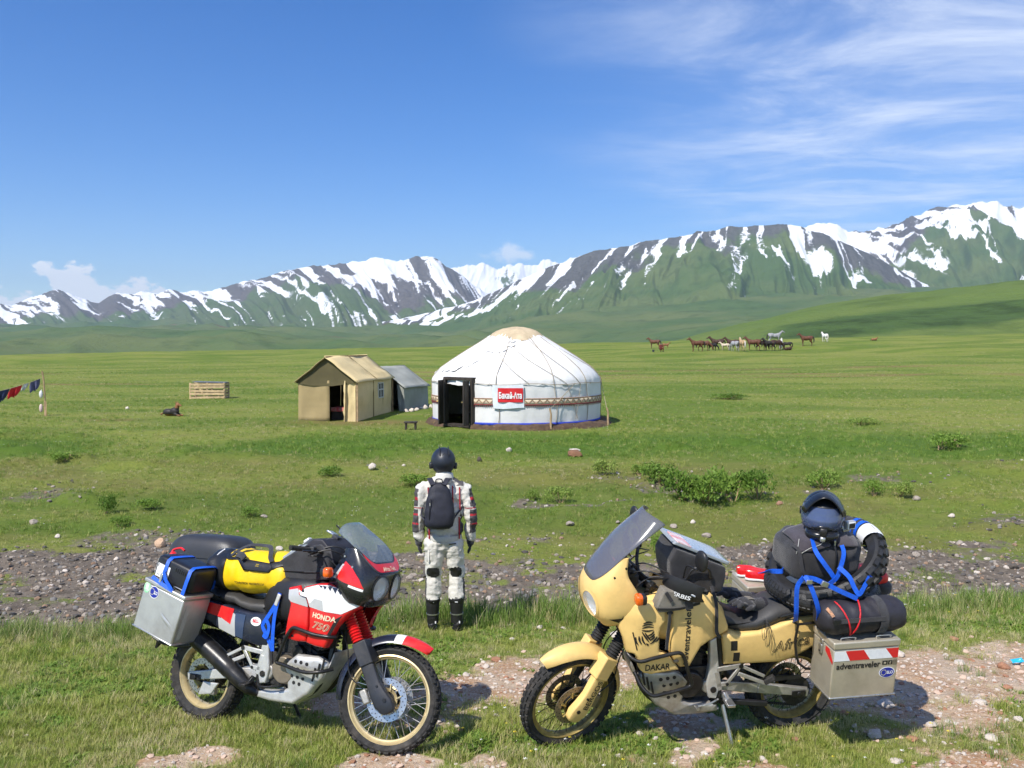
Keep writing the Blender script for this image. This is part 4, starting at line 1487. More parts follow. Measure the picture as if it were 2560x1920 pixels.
def plate(name, poly, yf, side, mats, parent, r=0.012, thick=0.02, step=0.03, lift=0.0, smooth_ang=50):
    """a moulded panel: outline in x/z, outer face follows yf(x, z), edges rounded"""
    bm = bmesh.new()
    vs_ = [bm.verts.new((p[0], 0, p[1])) for p in poly]
    f = bm.faces.new(vs_)
    if r > 0:
        for th in (0.10 * r, 0.22 * r, 0.36 * r, 0.42 * r):
            big = max(bm.faces, key=lambda q: q.calc_area())
            bmesh.ops.inset_region(bm, faces=[big], thickness=th, depth=0, use_even_offset=True, use_boundary=True)
    bmesh.ops.triangulate(bm, faces=[max(bm.faces, key=lambda q: q.calc_area())])
    xs = [p[0] for p in poly]
    zs = [p[1] for p in poly]
    for ax, lo, hi in ((0, min(xs), max(xs)), (2, min(zs), max(zs))):
        k = lo + step
        while k < hi - 0.004:
            co = [0, 0, 0]
            no = [0, 0, 0]
            co[ax] = k
            no[ax] = 1
            bmesh.ops.bisect_plane(bm, geom=bm.verts[:] + bm.edges[:] + bm.faces[:], plane_co=co, plane_no=no, dist=1e-5)
            k += step
    P = np.array(poly, float)
    Q = np.roll(P, -1, 0)
    for v in bm.verts:
        p = np.array([v.co.x, v.co.z])
        e = Q - P
        t = np.clip(((p - P) * e).sum(1) / np.maximum((e * e).sum(1), 1e-12), 0, 1)
        d = np.min(np.linalg.norm(p - (P + e * t[:, None]), axis=1))
        drop = 0
        if r > 0:
            q = min(d / r, 1)
            drop = r * (1 - math.sqrt(max(0, 1 - (1 - q) ** 2)))
        v.co.y = side * (yf(p[0], p[1]) - drop + lift)
    be = [e for e in bm.edges if e.is_boundary]
    ex = bmesh.ops.extrude_edge_only(bm, edges=be)
    bmesh.ops.translate(bm, vec=(0, -side * thick, 0), verts=[g for g in ex['geom'] if isinstance(g, bmesh.types.BMVert)])
    bmesh.ops.recalc_face_normals(bm, faces=bm.faces)
    # outward normals on an open shell
    big = max(bm.faces, key=lambda q: q.calc_area())
    if big.normal.y * side < 0:
        bmesh.ops.reverse_faces(bm, faces=bm.faces)
    me = bpy.data.meshes.new(name)
    bm.to_mesh(me)
    bm.free()
    for m in (mats if isinstance(mats, (list, tuple)) else [mats]):
        me.materials.append(m)
    me.shade_smooth()
    me.set_sharp_from_angle(angle=R(smooth_ang))
    o = bpy.data.objects.new(name, me)
    COL.objects.link(o)
    o.parent = parent
    return o


def decal_text(name, txt, size, c, side, yf, material, parent, ang=0.0, width=None, slant=0.0, bold=0.0, lift=0.0025, outline=None):
    """lettering that follows a panel; c = (x, z); reads correctly from that side"""
    vs_, fs = text_mesh(txt, size, width, slant, bold, outline)
    ca, sa = math.cos(R(ang)), math.sin(R(ang))
    P = []
    for x, y, _ in vs_:
        px_, pz = x * ca - y * sa, x * sa + y * ca
        X = c[0] - side * px_
        Z = c[1] + pz
        P.append((X, side * (yf(X, Z) + lift), Z))
    mb = MB().add(P, fs)
    return mb.build(name, material, parent, smooth=False)


def decal_poly(name, poly, side, yf, material, parent, lift=0.0018):
    return plate(name, poly, yf, side, material, parent, r=0, thick=0.001, step=0.02, lift=lift + 0.001)


def tyre_mesh(c, Rr, w, n_knob, rows_, knob_h=0.010, axis=(0, 1, 0), rim_r=None, knob_len=0.7, knob_w=0.8):
    """tyre carcass plus tread blocks"""
    mb = MB()
    rim_r = rim_r or Rr - 0.075
    hw = w / 2
    sec = []
    for k in range(15):
        t = -1.15 + 2.3 * k / 14
        sec.append((rim_r + (Rr - rim_r) * max(0.0, math.cos(t * 1.05)) ** 0.62, hw * math.sin(t * 1.22) * 1.0))
    sec = [(rim_r - 0.004, -hw * 0.62)] + sec + [(rim_r - 0.004, hw * 0.62)]
    mb.rev(sec, c, axis, n=64, closed=True)
    d, a, b = frame(axis)
    c = np.array(c, float)
    for j in range(n_knob):
        for ri, (lat, wd) in enumerate(rows_):
            t = 2 * math.pi * (j + (0.5 if ri % 2 else 0)) / n_knob
            q = a * math.cos(t) + b * math.sin(t)
            tg = -a * math.sin(t) + b * math.cos(t)
            tilt = lat / hw * 0.9
            rad = rim_r + (Rr - rim_r) * max(0.0, math.cos(lat / hw * 0.95)) ** 0.62
            nrm = q * math.cos(tilt) + d * math.sin(tilt)
            sd = d * math.cos(tilt) - q * math.sin(tilt)
            p = c + q * rad + d * lat
            L = 2 * math.pi * rad / n_knob * knob_len
            P = []
            for hh, sh in ((-0.006, 1.0), (knob_h, 0.86)):
                for i2, j2 in ((-1, -1), (1, -1), (1, 1), (-1, 1)):
                    P.append(p + nrm * hh + tg * L / 2 * i2 * sh + sd * wd * knob_w / 2 * j2 * sh)
            mb.add(P, [(4, 5, 6, 7), (0, 1, 5, 4), (1, 2, 6, 5), (2, 3, 7, 6), (3, 0, 4, 7)])
    return mb


def make_wheel(root, name, c, Rr, w, rim_r, rimmat, S, disc_sides, spoke_mat, knobs, disc_r=0.138, disc_mat=None):
    hub = MB().cyl((c[0], -0.055, c[2]), (c[0], 0.055, c[2]), 0.034, n=20)
    hub.cyl((c[0], -0.045, c[2]), (c[0], -0.035, c[2]), 0.058, n=24).cyl((c[0], 0.035, c[2]), (c[0], 0.045, c[2]), 0.058, n=24)
    hub.cyl((c[0], -0.12, c[2]), (c[0], 0.12, c[2]), 0.011, n=12)
    wh = hub.xf(S).build(name, DARK, root)
    tyre_mesh(c, Rr, w, knobs, [(-w * 0.40, w * 0.22), (-w * 0.14, w * 0.26), (w * 0.14, w * 0.26), (w * 0.40, w * 0.22)], rim_r=rim_r, knob_h=0.009).xf(S).build('tyre', RUBBER, wh, ang=30)
    hw = w * 0.33
    MB().rev([(rim_r + 0.004, -hw), (rim_r - 0.008, -hw - 0.003), (rim_r - 0.012, -hw + 0.006), (rim_r - 0.026, -hw * 0.55), (rim_r - 0.030, 0), (rim_r - 0.026, hw * 0.55), (rim_r - 0.012, hw - 0.006), (rim_r - 0.008, hw + 0.003),
              (rim_r + 0.004, hw), (rim_r - 0.002, 0)], c, (0, 1, 0), n=72, closed=True).xf(S).build('rim', rimmat, wh)
    sp = MB()
    for i in range(36):
        t = 2 * math.pi * i / 36
        s_ = 1 if i % 2 else -1
        off = R(52) * (1 if (i // 2) % 2 else -1)
        p0 = (c[0] + 0.055 * math.cos(t + off), 0.04 * s_, c[2] + 0.055 * math.sin(t + off))
        p1 = (c[0] + (rim_r - 0.026) * math.cos(t), 0.008 * s_, c[2] + (rim_r - 0.026) * math.sin(t))
        sp.cyl(p0, p1, 0.0021, n=5, caps=False)
    tag(sp.xf(S).build('spokes', spoke_mat, wh), kind='stuff')
    for s_ in disc_sides:
        dm = disc_mat or STEEL
        y = 0.068 * s_
        MB().rev([(disc_r - 0.042, y - 0.002), (disc_r, y - 0.002), (disc_r, y + 0.002), (disc_r - 0.042, y + 0.002)], c, (0, 1, 0), n=56, closed=True).xf(S).build('brake_disc', dm, wh)
        hl = MB()
        for i in range(40):
            t = 2 * math.pi * i / 40
            rr = disc_r - (0.010 if i % 2 else 0.026)
            p = V(c[0] + rr * math.cos(t), y, c[2] + rr * math.sin(t))
            hl.cyl(p - V(0, 0.0026, 0), p + V(0, 0.0026, 0), 0.0042, n=6)
        tag(hl.xf(S).build('disc_holes', INK, wh), kind='stuff')
        car = MB().rev([(0.052, y * 0.8 - 0.003), (0.074, y - 0.003), (0.074, y + 0.003), (0.052, y * 0.8 + 0.003)], c, (0, 1, 0), n=40, closed=True)
        for i in range(6):
            t = 2 * math.pi * i / 6 + 0.2
            car.bar((c[0] + 0.066 * math.cos(t), y, c[2] + 0.066 * math.sin(t)), (c[0] + (disc_r - 0.034) * math.cos(t + 0.12), y, c[2] + (disc_r - 0.034) * math.sin(t + 0.12)), 0.006, 0.022, up=(0, 1, 0))
        car.xf(S).build('disc_carrier', GOLD_D if spoke_mat is BLACK_M else GOLD, wh)
    return wh


def make_motorcycle(kind, M, steer, near):
    """kind 'red' or 'yellow'; near = side (+1 left, -1 right) that faces the viewer"""
    yel = kind == 'yellow'
    root = empty('motorcycle')
    root.matrix_world = M
    paint = SAND if yel else NAVY
    SA = Vector((-0.47, 0, 0.883)).normalized()
    P0 = Vector((1.135, 0, 1.12))
    S = Matrix.Translation(P0) @ Matrix.Rotation(R(steer), 4, SA) @ Matrix.Translation(-P0)
    I = Matrix.Identity(4)
    wb = 1.575 if yel else 1.56
    fc, rc = V(wb, 0, 0.345), V(0, 0, 0.322)
    # ---- wheels
    make_wheel(root, 'front_wheel', fc, 0.342, 0.098, 0.283, GOLD_D if yel else GOLD, S, (-1, 1), BLACK_M if yel else STEEL, 42, disc_mat=BRONZE if yel else STEEL)
    make_wheel(root, 'rear_wheel', rc, 0.318, 0.140, 0.232, GOLD_D if yel else GOLD, I, (-1,), BLACK_M, 36, disc_r=0.125, disc_mat=STEEL)
    # ---- fork
    w_ = np.array(SA)
    f_ = V(0.883, 0, 0.47)

    def fk(w, f=0.0, y=0.0):
        return fc + w_ * w + f_ * f + V(0, y, 0)
    for s_ in (-1, 1):
        leg = MB().cyl(fk(0.02, -0.035, 0.098 * s_), fk(0.42, -0.035, 0.098 * s_), 0.030, n=18)
        leg.cyl(fk(0.40, -0.035, 0.098 * s_), fk(0.97, -0.035, 0.098 * s_), 0.021, n=18)
        leg = leg.xf(S).build('fork_leg', ALU_D if not yel else BLACK_M, root)
        prof = []
        nb = 15
        for i in range(nb * 4 + 1):
            prof.append(((0.040 if yel else 0.037) + 0.0055 * math.cos(i / 4 * 2 * math.pi), 0.36 + (0.30 if not yel else 0.30) * i / (nb * 4)))
        o0 = fk(0, -0.035, 0.098 * s_)
        MB().rev(prof, o0, w_, n=24).xf(S).build('fork_boot', mat('boot_black', (0.02, 0.02, 0.02), 0.6, var=0.3) if yel else RED, leg, ang=80)
        g = MB()
        for (w0, fa, fb, w1, ga, gb, y0, y1) in ((0.25, -0.085, 0.045, 0.41, -0.082, 0.040, 0.060, 0.150),):
            ringA = [fk(w0, fa, y0 * s_), fk(w0, fb, y0 * s_), fk(w0, fb - 0.02, y1 * s_), fk(w0, fa + 0.015, y1 * s_)]
            ringB = [fk(w1, ga, y0 * s_), fk(w1, gb, y0 * s_), fk(w1, gb - 0.012, y1 * s_), fk(w1, ga + 0.012, y1 * s_)]
            g.loft([ringA, ringB])
        rings = []
        for w0, fa, fb, y0, y1 in ((0.262, -0.068, 0.022, 0.085, 0.142), (0.12, -0.072, 0.020, 0.088, 0.142), (0.05, -0.075, 0.035, 0.088, 0.146), (-0.015, -0.070, 0.055, 0.088, 0.148), (-0.065, -0.050, 0.048, 0.09, 0.144), (-0.085, -0.03, 0.030, 0.095, 0.138)):
            rings.append([fk(w0, fa, y0 * s_), fk(w0, fb, y0 * s_), fk(w0, fb, (y1 - 0.006) * s_), fk(w0, fb - 0.02, y1 * s_), fk(w0, fa + 0.02, y1 * s_), fk(w0, fa, (y1 - 0.006) * s_)])
        g.loft(rings)
        gd = g.xf(S).build('fork_guard', SAND if yel else mat('fork_black', (0.020, 0.022, 0.028), 0.48, var=0.2, vscale=9, dirt=(0.09, 0.08, 0.07), dscale=8, damt=0.4), root, bevel=0.008, seg=3)
        MB().cyl(fk(0.0, 0.012, 0.146 * s_), fk(0.0, 0.012, 0.154 * s_), 0.014, n=6).xf(S).build('bolt', BLACK_M, gd)
        MB().cyl(fk(0.10, -0.005, 0.140 * s_), fk(0.10, -0.005, 0.148 * s_), 0.008, n=10).xf(S).build('bolt', BLACK_M, gd)
        cal = MB().box(fk(0.075, -0.125, 0.07 * s_), (0.05, 0.055, 0.095), Matrix.Rotation(R(-28), 3, 'Y'))
        cal.xf(S).build('brake_caliper', ALU_D if not yel else BRONZE, root, bevel=0.01, seg=2)
        hose = spline([fk(0.12, -0.12, 0.08 * s_), fk(0.25, -0.17, 0.09 * s_), fk(0.42, -0.12, 0.09 * s_), fk(0.62, -0.14, 0.06 * s_), fk(0.85, -0.05, 0.05 * s_)], 6)
        MB().tube(hose, 0.0045, 6).xf(S).build('brake_hose', BLACK, root)
    if yel:
        yb = lambda X, Z: 0.146

        def on_leg(vs_, fs, w0, nm):
            P = [fk(w0 + x, -0.027 + y, 0.1500 * near) for x, y, _ in vs_]
            MB().add(P, fs).xf(S).build(nm, INK, root, smooth=False)
        vs_, fs = text_mesh('BERGOS', 0.052, 0.215, 0, 0.0006)
        on_leg([(x, y, 0) for x, y, _ in vs_], fs, 0.135, 'fork_lettering')
    tc = MB().box(fk(0.72, -0.05, 0), (0.09, 0.25, 0.035), Matrix.Rotation(R(-28), 3, 'Y')).box(fk(0.94, -0.05, 0), (0.09, 0.25, 0.03), Matrix.Rotation(R(-28), 3, 'Y'))
    tc.xf(S).build('triple_clamp', BLACK_M, root, bevel=0.006)

    # ---- front mudguard, an arch that hugs the tyre
    def arch(a0, a1, n, wfun, rfun, th=0.006):
        rings = []
        for i in range(n + 1):
            a = R(a0 + (a1 - a0) * i / n)
            r = rfun(math.degrees(a))
            hw = wfun(math.degrees(a))
            ring = []
            for k in range(11):
                q = -1 + 2 * k / 10
                dr = -0.050 * abs(q) ** 2.6
                ring.append(fc + V((r + dr) * math.cos(a), hw * q, (r + dr) * math.sin(a)))
            for k in range(10, -1, -1):
                q = -1 + 2 * k / 10
                dr = -0.050 * abs(q) ** 2.6 - th
                ring.append(fc + V((r + dr) * math.cos(a), hw * q, (r + dr) * math.sin(a)))
            rings.append(ring)
        return rings
    rf = lambda a: interp(a, [50, 62, 80, 110, 140, 178, 186], [0.438, 0.430, 0.420, 0.408, 0.390, 0.376, 0.374])
    wf = lambda a: interp(a, [50, 56, 64, 80, 110, 150, 178, 186], [0.012, 0.040, 0.062, 0.080, 0.088, 0.082, 0.072, 0.045])
    if yel:
        MB().loft(arch(56, 186, 40, wf, rf)).xf(S).build('front_mudguard', SAND, root, ang=60)
    else:
        fm = MB().loft(arch(88, 186, 30, wf, rf)).xf(S).build('front_mudguard', NAVY, root, ang=60)
        MB().loft(arch(79, 88, 5, wf, rf)).xf(S).build('white_stripe', WHITE, fm, ang=60)
        MB().loft(arch(52, 79, 12, wf, rf)).xf(S).build('red_tip', RED, fm, ang=60)

    # ---- frame, engine
    fr = MB()
    for s_ in (-1, 1):
        fr.tube(spline([(1.13, 0.03 * s_, 1.02), (1.0, 0.11 * s_, 0.98), (0.78, 0.14 * s_, 0.90), (0.62, 0.15 * s_, 0.78), (0.60, 0.155 * s_, 0.50), (0.60, 0.15 * s_, 0.33), (0.75, 0.12 * s_, 0.285), (1.0, 0.11 * s_, 0.33), (1.12, 0.08 * s_, 0.55), (1.15, 0.035 * s_, 0.95)], 5), 0.019, 10)
        fr.tube([(0.64, 0.14 * s_, 0.86), (0.3, 0.135 * s_, 0.88), (-0.18, 0.125 * s_, 0.90), (-0.36, 0.10 * s_, 0.90)], 0.014, 8)
        fr.tube([(0.60, 0.15 * s_, 0.56), (0.28, 0.14 * s_, 0.72), (-0.10, 0.13 * s_, 0.88)], 0.013, 8)
    fr.cyl((1.16, 0, 0.93), (1.06, 0, 1.12), 0.035)
    fr.build('frame', BLACK_M, root)
    en = MB()
    en.box((0.80, 0, 0.47), (0.36, 0.27, 0.22)).box((0.84, 0, 0.60), (0.28, 0.22, 0.14))
    en.box((0.99, 0, 0.69), (0.15, 0.19, 0.24), Matrix.Rotation(R(26), 3, 'Y')).box((0.72, 0, 0.73), (0.15, 0.19, 0.24), Matrix.Rotation(R(-24), 3, 'Y'))
    for i in range(7):
        k = -0.09 + 0.03 * i
        for cx, cz, an in ((0.99, 0.69, 26), (0.72, 0.73, -24)):
            m3 = Matrix.Rotation(R(an), 3, 'Y')
            p = Vector((cx, 0, cz)) + m3 @ Vector((0, 0, k))
            en.box(p, (0.185, 0.225, 0.009), m3)
    eng = en.build('engine', DARK, root, bevel=0.008, seg=2)
    for s_ in (-1, 1):
        MB().cyl((0.80, 0.13 * s_, 0.47), (0.80, 0.172 * s_, 0.47), 0.100, 0.088, n=32).build('engine_cover', BLACK_M if yel else BRONZE, eng, bevel=0.006)
        MB().cyl((0.66, 0.13 * s_, 0.445), (0.66, 0.160 * s_, 0.445), 0.058, 0.05, n=24).build('engine_cover', ALU_D, eng, bevel=0.006)
        MB().cyl((0.90, 0.12 * s_, 0.60), (0.90, 0.155 * s_, 0.60), 0.045, n=20).build('engine_cover', BLACK_M, eng, bevel=0.005)
        # bright pivot plate and its bolt
        pv = plate('pivot_plate', [(0.640, 0.80), (0.685, 0.78), (0.675, 0.60), (0.690, 0.46), (0.665, 0.37), (0.615, 0.36), (0.595, 0.43), (0.610, 0.60)], lambda x, z: 0.178, s_, ALU, root, r=0.010, thick=0.03)
        MB().cyl((0.64, 0.17 * s_, 0.43), (0.64, 0.186 * s_, 0.43), 0.021, n=20).build('pivot_bolt', BLACK_M, pv)
    hd = MB()
    hd.tube(spline([(1.04, 0.04, 0.62), (1.12, 0.05, 0.50), (1.02, 0.07, 0.34), (0.80, 0.0, 0.28), (0.62, -0.08, 0.27)], 6), 0.022, 10)
    hd.tube(spline([(0.74, -0.10, 0.80), (0.62, -0.12, 0.62), (0.60, -0.11, 0.42), (0.58, -0.12, 0.30)], 6), 0.022, 10)
    ex = hd.build('exhaust_pipe', BLACK_M, root)
    path = spline([(0.62, -0.12, 0.275), (0.53, -0.15, 0.31), (0.43, -0.17, 0.375), (0.33, -0.180, 0.445), (0.16, -0.185, 0.545), (-0.02, -0.185, 0.635), (-0.16, -0.18, 0.70)], 6)
    rr = [interp(i / (len(path) - 1), [0, 0.10, 0.20, 0.32, 0.44, 0.46, 0.96, 1.0], [0.028, 0.032, 0.050, 0.058, 0.060, 0.066, 0.066, 0.052]) for i in range(len(path))]
    MB().tube(path, 0.05, 20, rr=rr).build('muffler', BLACK_M, ex)
    rad = MB()
    for s_ in (-1, 1):
        rad.box((1.155, 0.13 * s_, 0.77), (0.035, 0.15, 0.26), Matrix.Rotation(R(12), 3, 'Y'))
    rad.box((1.05, 0, 0.86), (0.22, 0.22, 0.22))
    rad.build('radiator', DARK, root, bevel=0.004)
    # ---- bash plate
    bash_m = ALU_D if yel else ALU
    strip = [(0.585, 0.258), (0.70, 0.245), (0.895, 0.250), (1.02, 0.325), (1.11, 0.435), (1.16, 0.53), (1.19, 0.60)]
    rings = []
    for x, z in [tuple(p) for p in spline([(a, 0, b) for a, b in strip], 4)[::1]] if False else strip:
        hw = 0.155 if x < 1.05 else 0.125
        rings.append([(x, -hw, z + 0.012), (x, -hw + 0.03, z), (x, hw - 0.03, z), (x, hw, z + 0.012), (x - 0.006, hw - 0.004, z + 0.022), (x - 0.006, -hw + 0.004, z + 0.022)])
    bp = MB().loft(rings).build('bash_plate', bash_m, root, ang=50)
    for s_ in (-1, 1):
        side_poly = [(0.585, 0.262), (0.70, 0.250), (0.895, 0.254), (1.015, 0.330), (1.105, 0.440), (1.15, 0.53), (1.135, 0.555), (1.085, 0.585), (0.915, 0.590), (0.855, 0.545), (0.805, 0.50), (0.830, 0.42), (0.845, 0.355), (0.79, 0.335), (0.60, 0.318)]
        yb2 = lambda x, z: 0.168 + 0.022 * math.exp(-((x - 0.95) / 0.12) ** 2 - ((z - 0.53) / 0.07) ** 2) - 0.03 * max(0, (x - 1.03) / 0.1)
        sp = plate('side_shield', side_poly, yb2, s_, bash_m, bp, r=0.022, thick=0.02, step=0.025)
        hl = MB()
        for (x, z) in ((0.92, 0.545), (0.965, 0.542), (1.01, 0.535), (0.895, 0.500), (0.94, 0.497), (0.985, 0.49), (0.885, 0.445), (0.93, 0.44), (0.975, 0.435), (0.90, 0.40), (0.945, 0.395)):
            y = yb2(x, z)
            hl.cyl((x, (y - 0.004) * s_, z), (x, (y + 0.0015) * s_, z), 0.0125, n=14)
        tag(hl.build('shield_holes', INK, bp), kind='stuff')
        slots = MB()
        for i in range(3):
            x = 1.05 + 0.028 * i
            z = 0.47 + 0.03 * i
            slots.bar((x, (yb2(x, z) + 0.001) * s_, z - 0.045), (x + 0.02, (yb2(x, z) + 0.001) * s_, z + 0.045), 0.012, 0.006, up=(0, 1, 0))
        tag(slots.build('shield_slots', INK, bp), kind='stuff')
    # ---- swingarm, chain, hanger, pegs
    sw = MB()
    for s_ in (-1, 1):
        sw.bar((0.60, 0.105 * s_, 0.425), (0.30, 0.115 * s_, 0.385), 0.030, 0.066, w1=0.034, h1=0.072)
        sw.bar((0.30, 0.115 * s_, 0.385), (-0.075, 0.115 * s_, 0.322), 0.034, 0.072, w1=0.034, h1=0.058)
    sw.box((0.42, 0, 0.405), (0.06, 0.20, 0.06))
    swo = sw.build('swingarm', ALU if not yel else ALU_D, root, bevel=0.006)
    for s_ in (-1, 1):
        MB().box((0.0, 0.136 * s_, 0.325), (0.10, 0.008, 0.042)).cyl((0, 0.132 * s_, 0.325), (0, 0.150 * s_, 0.325), 0.017, n=6).build('chain_adjuster', BLACK_M, swo, bevel=0.003)
    ch = MB()
    for i in range(40):
        for z0, z1, ph in ((0.50, 0.392, 0), (0.375, 0.252, 0.5)):
            t = (i + ph) / 40
            ch.box((0.62 - 0.64 * t, 0.085, z0 - 0.07 + (z1 - z0 + 0.03) * t), (0.012, 0.014, 0.013))
    ch.cyl((0, 0.078, 0.322), (0, 0.092, 0.322), 0.105, n=36)
    tag(ch.build('chain', DARK, root), kind='stuff')
    MB().poly([(0.46, 0.105, 0.435), (0.15, 0.105, 0.462), (-0.02, 0.105, 0.45), (-0.02, 0.105, 0.425), (0.46, 0.105, 0.405)], (0, 0.012, 0)).build('chain_guard', BLACK, root, bevel=0.003)
    MB().bar((0.56, 0.10, 0.30), (0.22, 0.12, 0.262), 0.03, 0.035).build('lower_guard', BLACK, root, bevel=0.005)
    if not yel:
        MB().box((0.13, -0.09, 0.235), (0.06, 0.04, 0.05)).build('rear_caliper', ALU_D, root, bevel=0.008)
        plate('disc_guard', [(0.02, 0.20), (0.14, 0.22), (0.20, 0.30), (0.13, 0.30), (0.06, 0.30)], lambda x, z: 0.118, -1, ALU, root, r=0.006, thick=0.008)
    MB().tube(spline([(0.30, 0, 0.56), (0.34, 0, 0.62), (0.36, 0, 0.75)], 4), 0.03, 12).build('shock', DARK, root)
    for s_ in (-1, 1):
        hg = MB()
        y = 0.172 * s_
        for p, q, w0 in (((0.625, y, 0.570), (0.455, y, 0.585), 0.032), ((0.625, y, 0.555), (0.59, y, 0.42), 0.034), ((0.455, y, 0.585), (0.545, y, 0.462), 0.022), ((0.47, y, 0.530), (0.275, y * 1.05, 0.448), 0.026),
                        ((0.455, y, 0.585), (0.285, y * 1.05, 0.500), 0.022), ((0.545, y, 0.462), (0.615, y, 0.46), 0.03)):
            hg.bar(p, q, 0.014, w0, up=(0, 0, 1))
        h_o = hg.build('footrest_hanger', ALU if not yel else ALU_D, root, bevel=0.004)
        MB().bar((0.275, 0.17 * s_, 0.452), (0.225, 0.20 * s_, 0.500), 0.045, 0.036).build('passenger_footrest', RUBBER, h_o, bevel=0.006)
        MB().cyl((0.455, y - 0.01 * s_, 0.585), (0.455, y + 0.012 * s_, 0.585), 0.015, n=12).build('bolt', BLACK_M, h_o)
        MB().cyl((0.545, y - 0.01 * s_, 0.462), (0.545, y + 0.012 * s_, 0.462), 0.011, n=12).build('bolt', BLACK_M, h_o)
        MB().bar((0.545, 0.18 * s_, 0.36), (0.545, 0.275 * s_, 0.355), 0.055, 0.022).bar((0.56, 0.17 * s_, 0.40), (0.545, 0.20 * s_, 0.36), 0.03, 0.03).build('rider_footrest', STEEL if yel else BLACK_M, root, bevel=0.004)
    MB().tube(spline([(0.60, -0.19, 0.345), (0.70, -0.205, 0.352), (0.79, -0.205, 0.372)], 4), 0.007, 8).bar((0.77, -0.205, 0.37), (0.815, -0.205, 0.378), 0.03, 0.016).build('brake_pedal', BLACK_M, root)
    MB().tube(spline([(0.60, 0.18, 0.36), (0.68, 0.20, 0.34), (0.76, 0.20, 0.33)], 4), 0.006, 8).cyl((0.76, 0.19, 0.33), (0.76, 0.235, 0.33), 0.011).build('shift_lever', STEEL, root)
    # ---- crash bars
    cb = MB()
    for s_ in (-1, 1):
        y = 0.268 * s_
        if yel:
            pts = [(1.16, 0.10 * s_, 0.80), (1.255, 0.20 * s_, 0.76), (1.20, y, 0.722), (1.10, y * 1.04, 0.742), (0.98, y * 1.04, 0.764), (0.925, y * 1.03, 0.762), (0.893, y, 0.722), (0.855, y * 0.95, 0.615), (0.818, y * 0.86, 0.510),
                   (0.90, y * 0.90, 0.487), (1.00, y * 0.92, 0.470), (1.085, y * 0.90, 0.460), (1.14, 0.19 * s_, 0.50), (1.17, 0.12 * s_, 0.57)]
        else:
            pts = [(1.17, 0.10 * s_, 0.74), (1.257, y * 0.9, 0.744), (1.135, y * 1.04, 0.752), (1.02, y * 1.05, 0.772), (0.955, y * 1.03, 0.780), (0.915, y, 0.750), (0.875, y * 0.97, 0.690), (0.803, y * 0.86, 0.562),
                   (0.79, y * 0.84, 0.530), (0.85, y * 0.86, 0.522), (1.03, y * 0.92, 0.497), (1.15, y * 0.85, 0.508), (1.20, 0.15 * s_, 0.52)]
        cb.tube(spline(pts, 5), 0.0125, 12)
    cb.build('crash_bars', BLACK_M, root, ang=60)
    # side stand
    if yel:
        MB().cyl((0.555, 0.15, 0.30), (0.505, 0.265, 0.02), 0.014, 0.012, n=12).box((0.50, 0.275, 0.012), (0.07, 0.05, 0.012)).build('side_stand', STEEL, root)
    else:
        MB().cyl((0.62, 0.12, 0.30), (0.70, 0.22, 0.03), 0.013, 0.011, n=12).box((0.70, 0.23, 0.015), (0.07, 0.05, 0.012)).build('side_stand', BLACK_M, root)

    # ---- tank
    rings = []
    for x, zt, zb, hw in ((0.54, 0.90, 0.82, 0.08), (0.58, 0.98, 0.80, 0.14), (0.66, 1.07, 0.80, 0.20), (0.74, 1.125, 0.78, 0.225), (0.90, 1.130, 0.76, 0.235), (1.05, 1.12, 0.80, 0.23), (1.16, 1.09, 0.86, 0.18), (1.24, 1.02, 0.92, 0.12)):
        ring = []
        for k in range(24):
            t = 2 * math.pi * k / 24
            cy_ = math.copysign(abs(math.cos(t)) ** 0.6, math.cos(t))
            sz = math.copysign(abs(math.sin(t)) ** 0.7, math.sin(t))
            ring.append((x, hw * cy_, (zt + zb) / 2 + (zt - zb) / 2 * sz))
        rings.append(ring)
    MB().loft(rings).build('fuel_tank', SAND if yel else BLACK, root, ang=60)

    def ysh(x, z):
        return 0.275 - 0.42 * max(0, z - 1.02) ** 1.2 - 0.09 * max(0, 0.85 - z) - 0.55 * max(0, x - 1.20) - 0.10 * max(0, 0.85 - x) ** 1.2

    def ytk(x, z):
        return 0.258 - 0.5 * max(0, z - 0.98) ** 1.3 - 0.10 * max(0, 0.82 - z) - 0.45 * max(0, 0.78 - x) ** 1.2
    for s_ in (-1, 1):
        if yel:
            tk = plate('tank_side', [(0.567, 0.880), (0.60, 0.955), (0.655, 1.057), (0.70, 1.108), (0.74, 1.128), (0.985, 1.128), (0.985, 0.76), (0.955, 0.70), (0.905, 0.640), (0.838, 0.640), (0.806, 0.713), (0.775, 0.780), (0.72, 0.808), (0.648, 0.828), (0.565, 0.848)], ytk, s_, SAND, root, r=0.020, thick=0.05)
            sh = plate('radiator_shroud', [(1.29, 1.105), (1.065, 1.100), (1.035, 1.050), (1.030, 0.985), (1.060, 0.945), (1.068, 0.90), (1.060, 0.775), (0.99, 0.735), (0.935, 0.665), (0.915, 0.632), (1.10, 0.612), (1.15, 0.622), (1.178, 0.650), (1.204, 0.740), (1.225, 0.762), (1.262, 0.764), (1.285, 0.85), (1.318, 0.93), (1.33, 1.02)], ysh, s_, SAND, root, r=0.018, thick=0.04)
            MB().ell((1.005, 0.262 * s_, 1.035), (0.022, 0.010, 0.014), 12, 8).build('shroud_bolt', BLACK_M, sh)
            MB().ell((0.945, ysh(0.945, 0.70) * s_, 0.70), (0.020, 0.006, 0.013), 12, 8).build('shroud_bolt', BRONZE, sh)
            # vent line at the front edge
            plate('vent', [(1.245, 0.915), (1.238, 0.918), (1.208, 0.80), (1.214, 0.795)], ysh, s_, INK, sh, r=0, thick=0.001, lift=0.002)
        else:
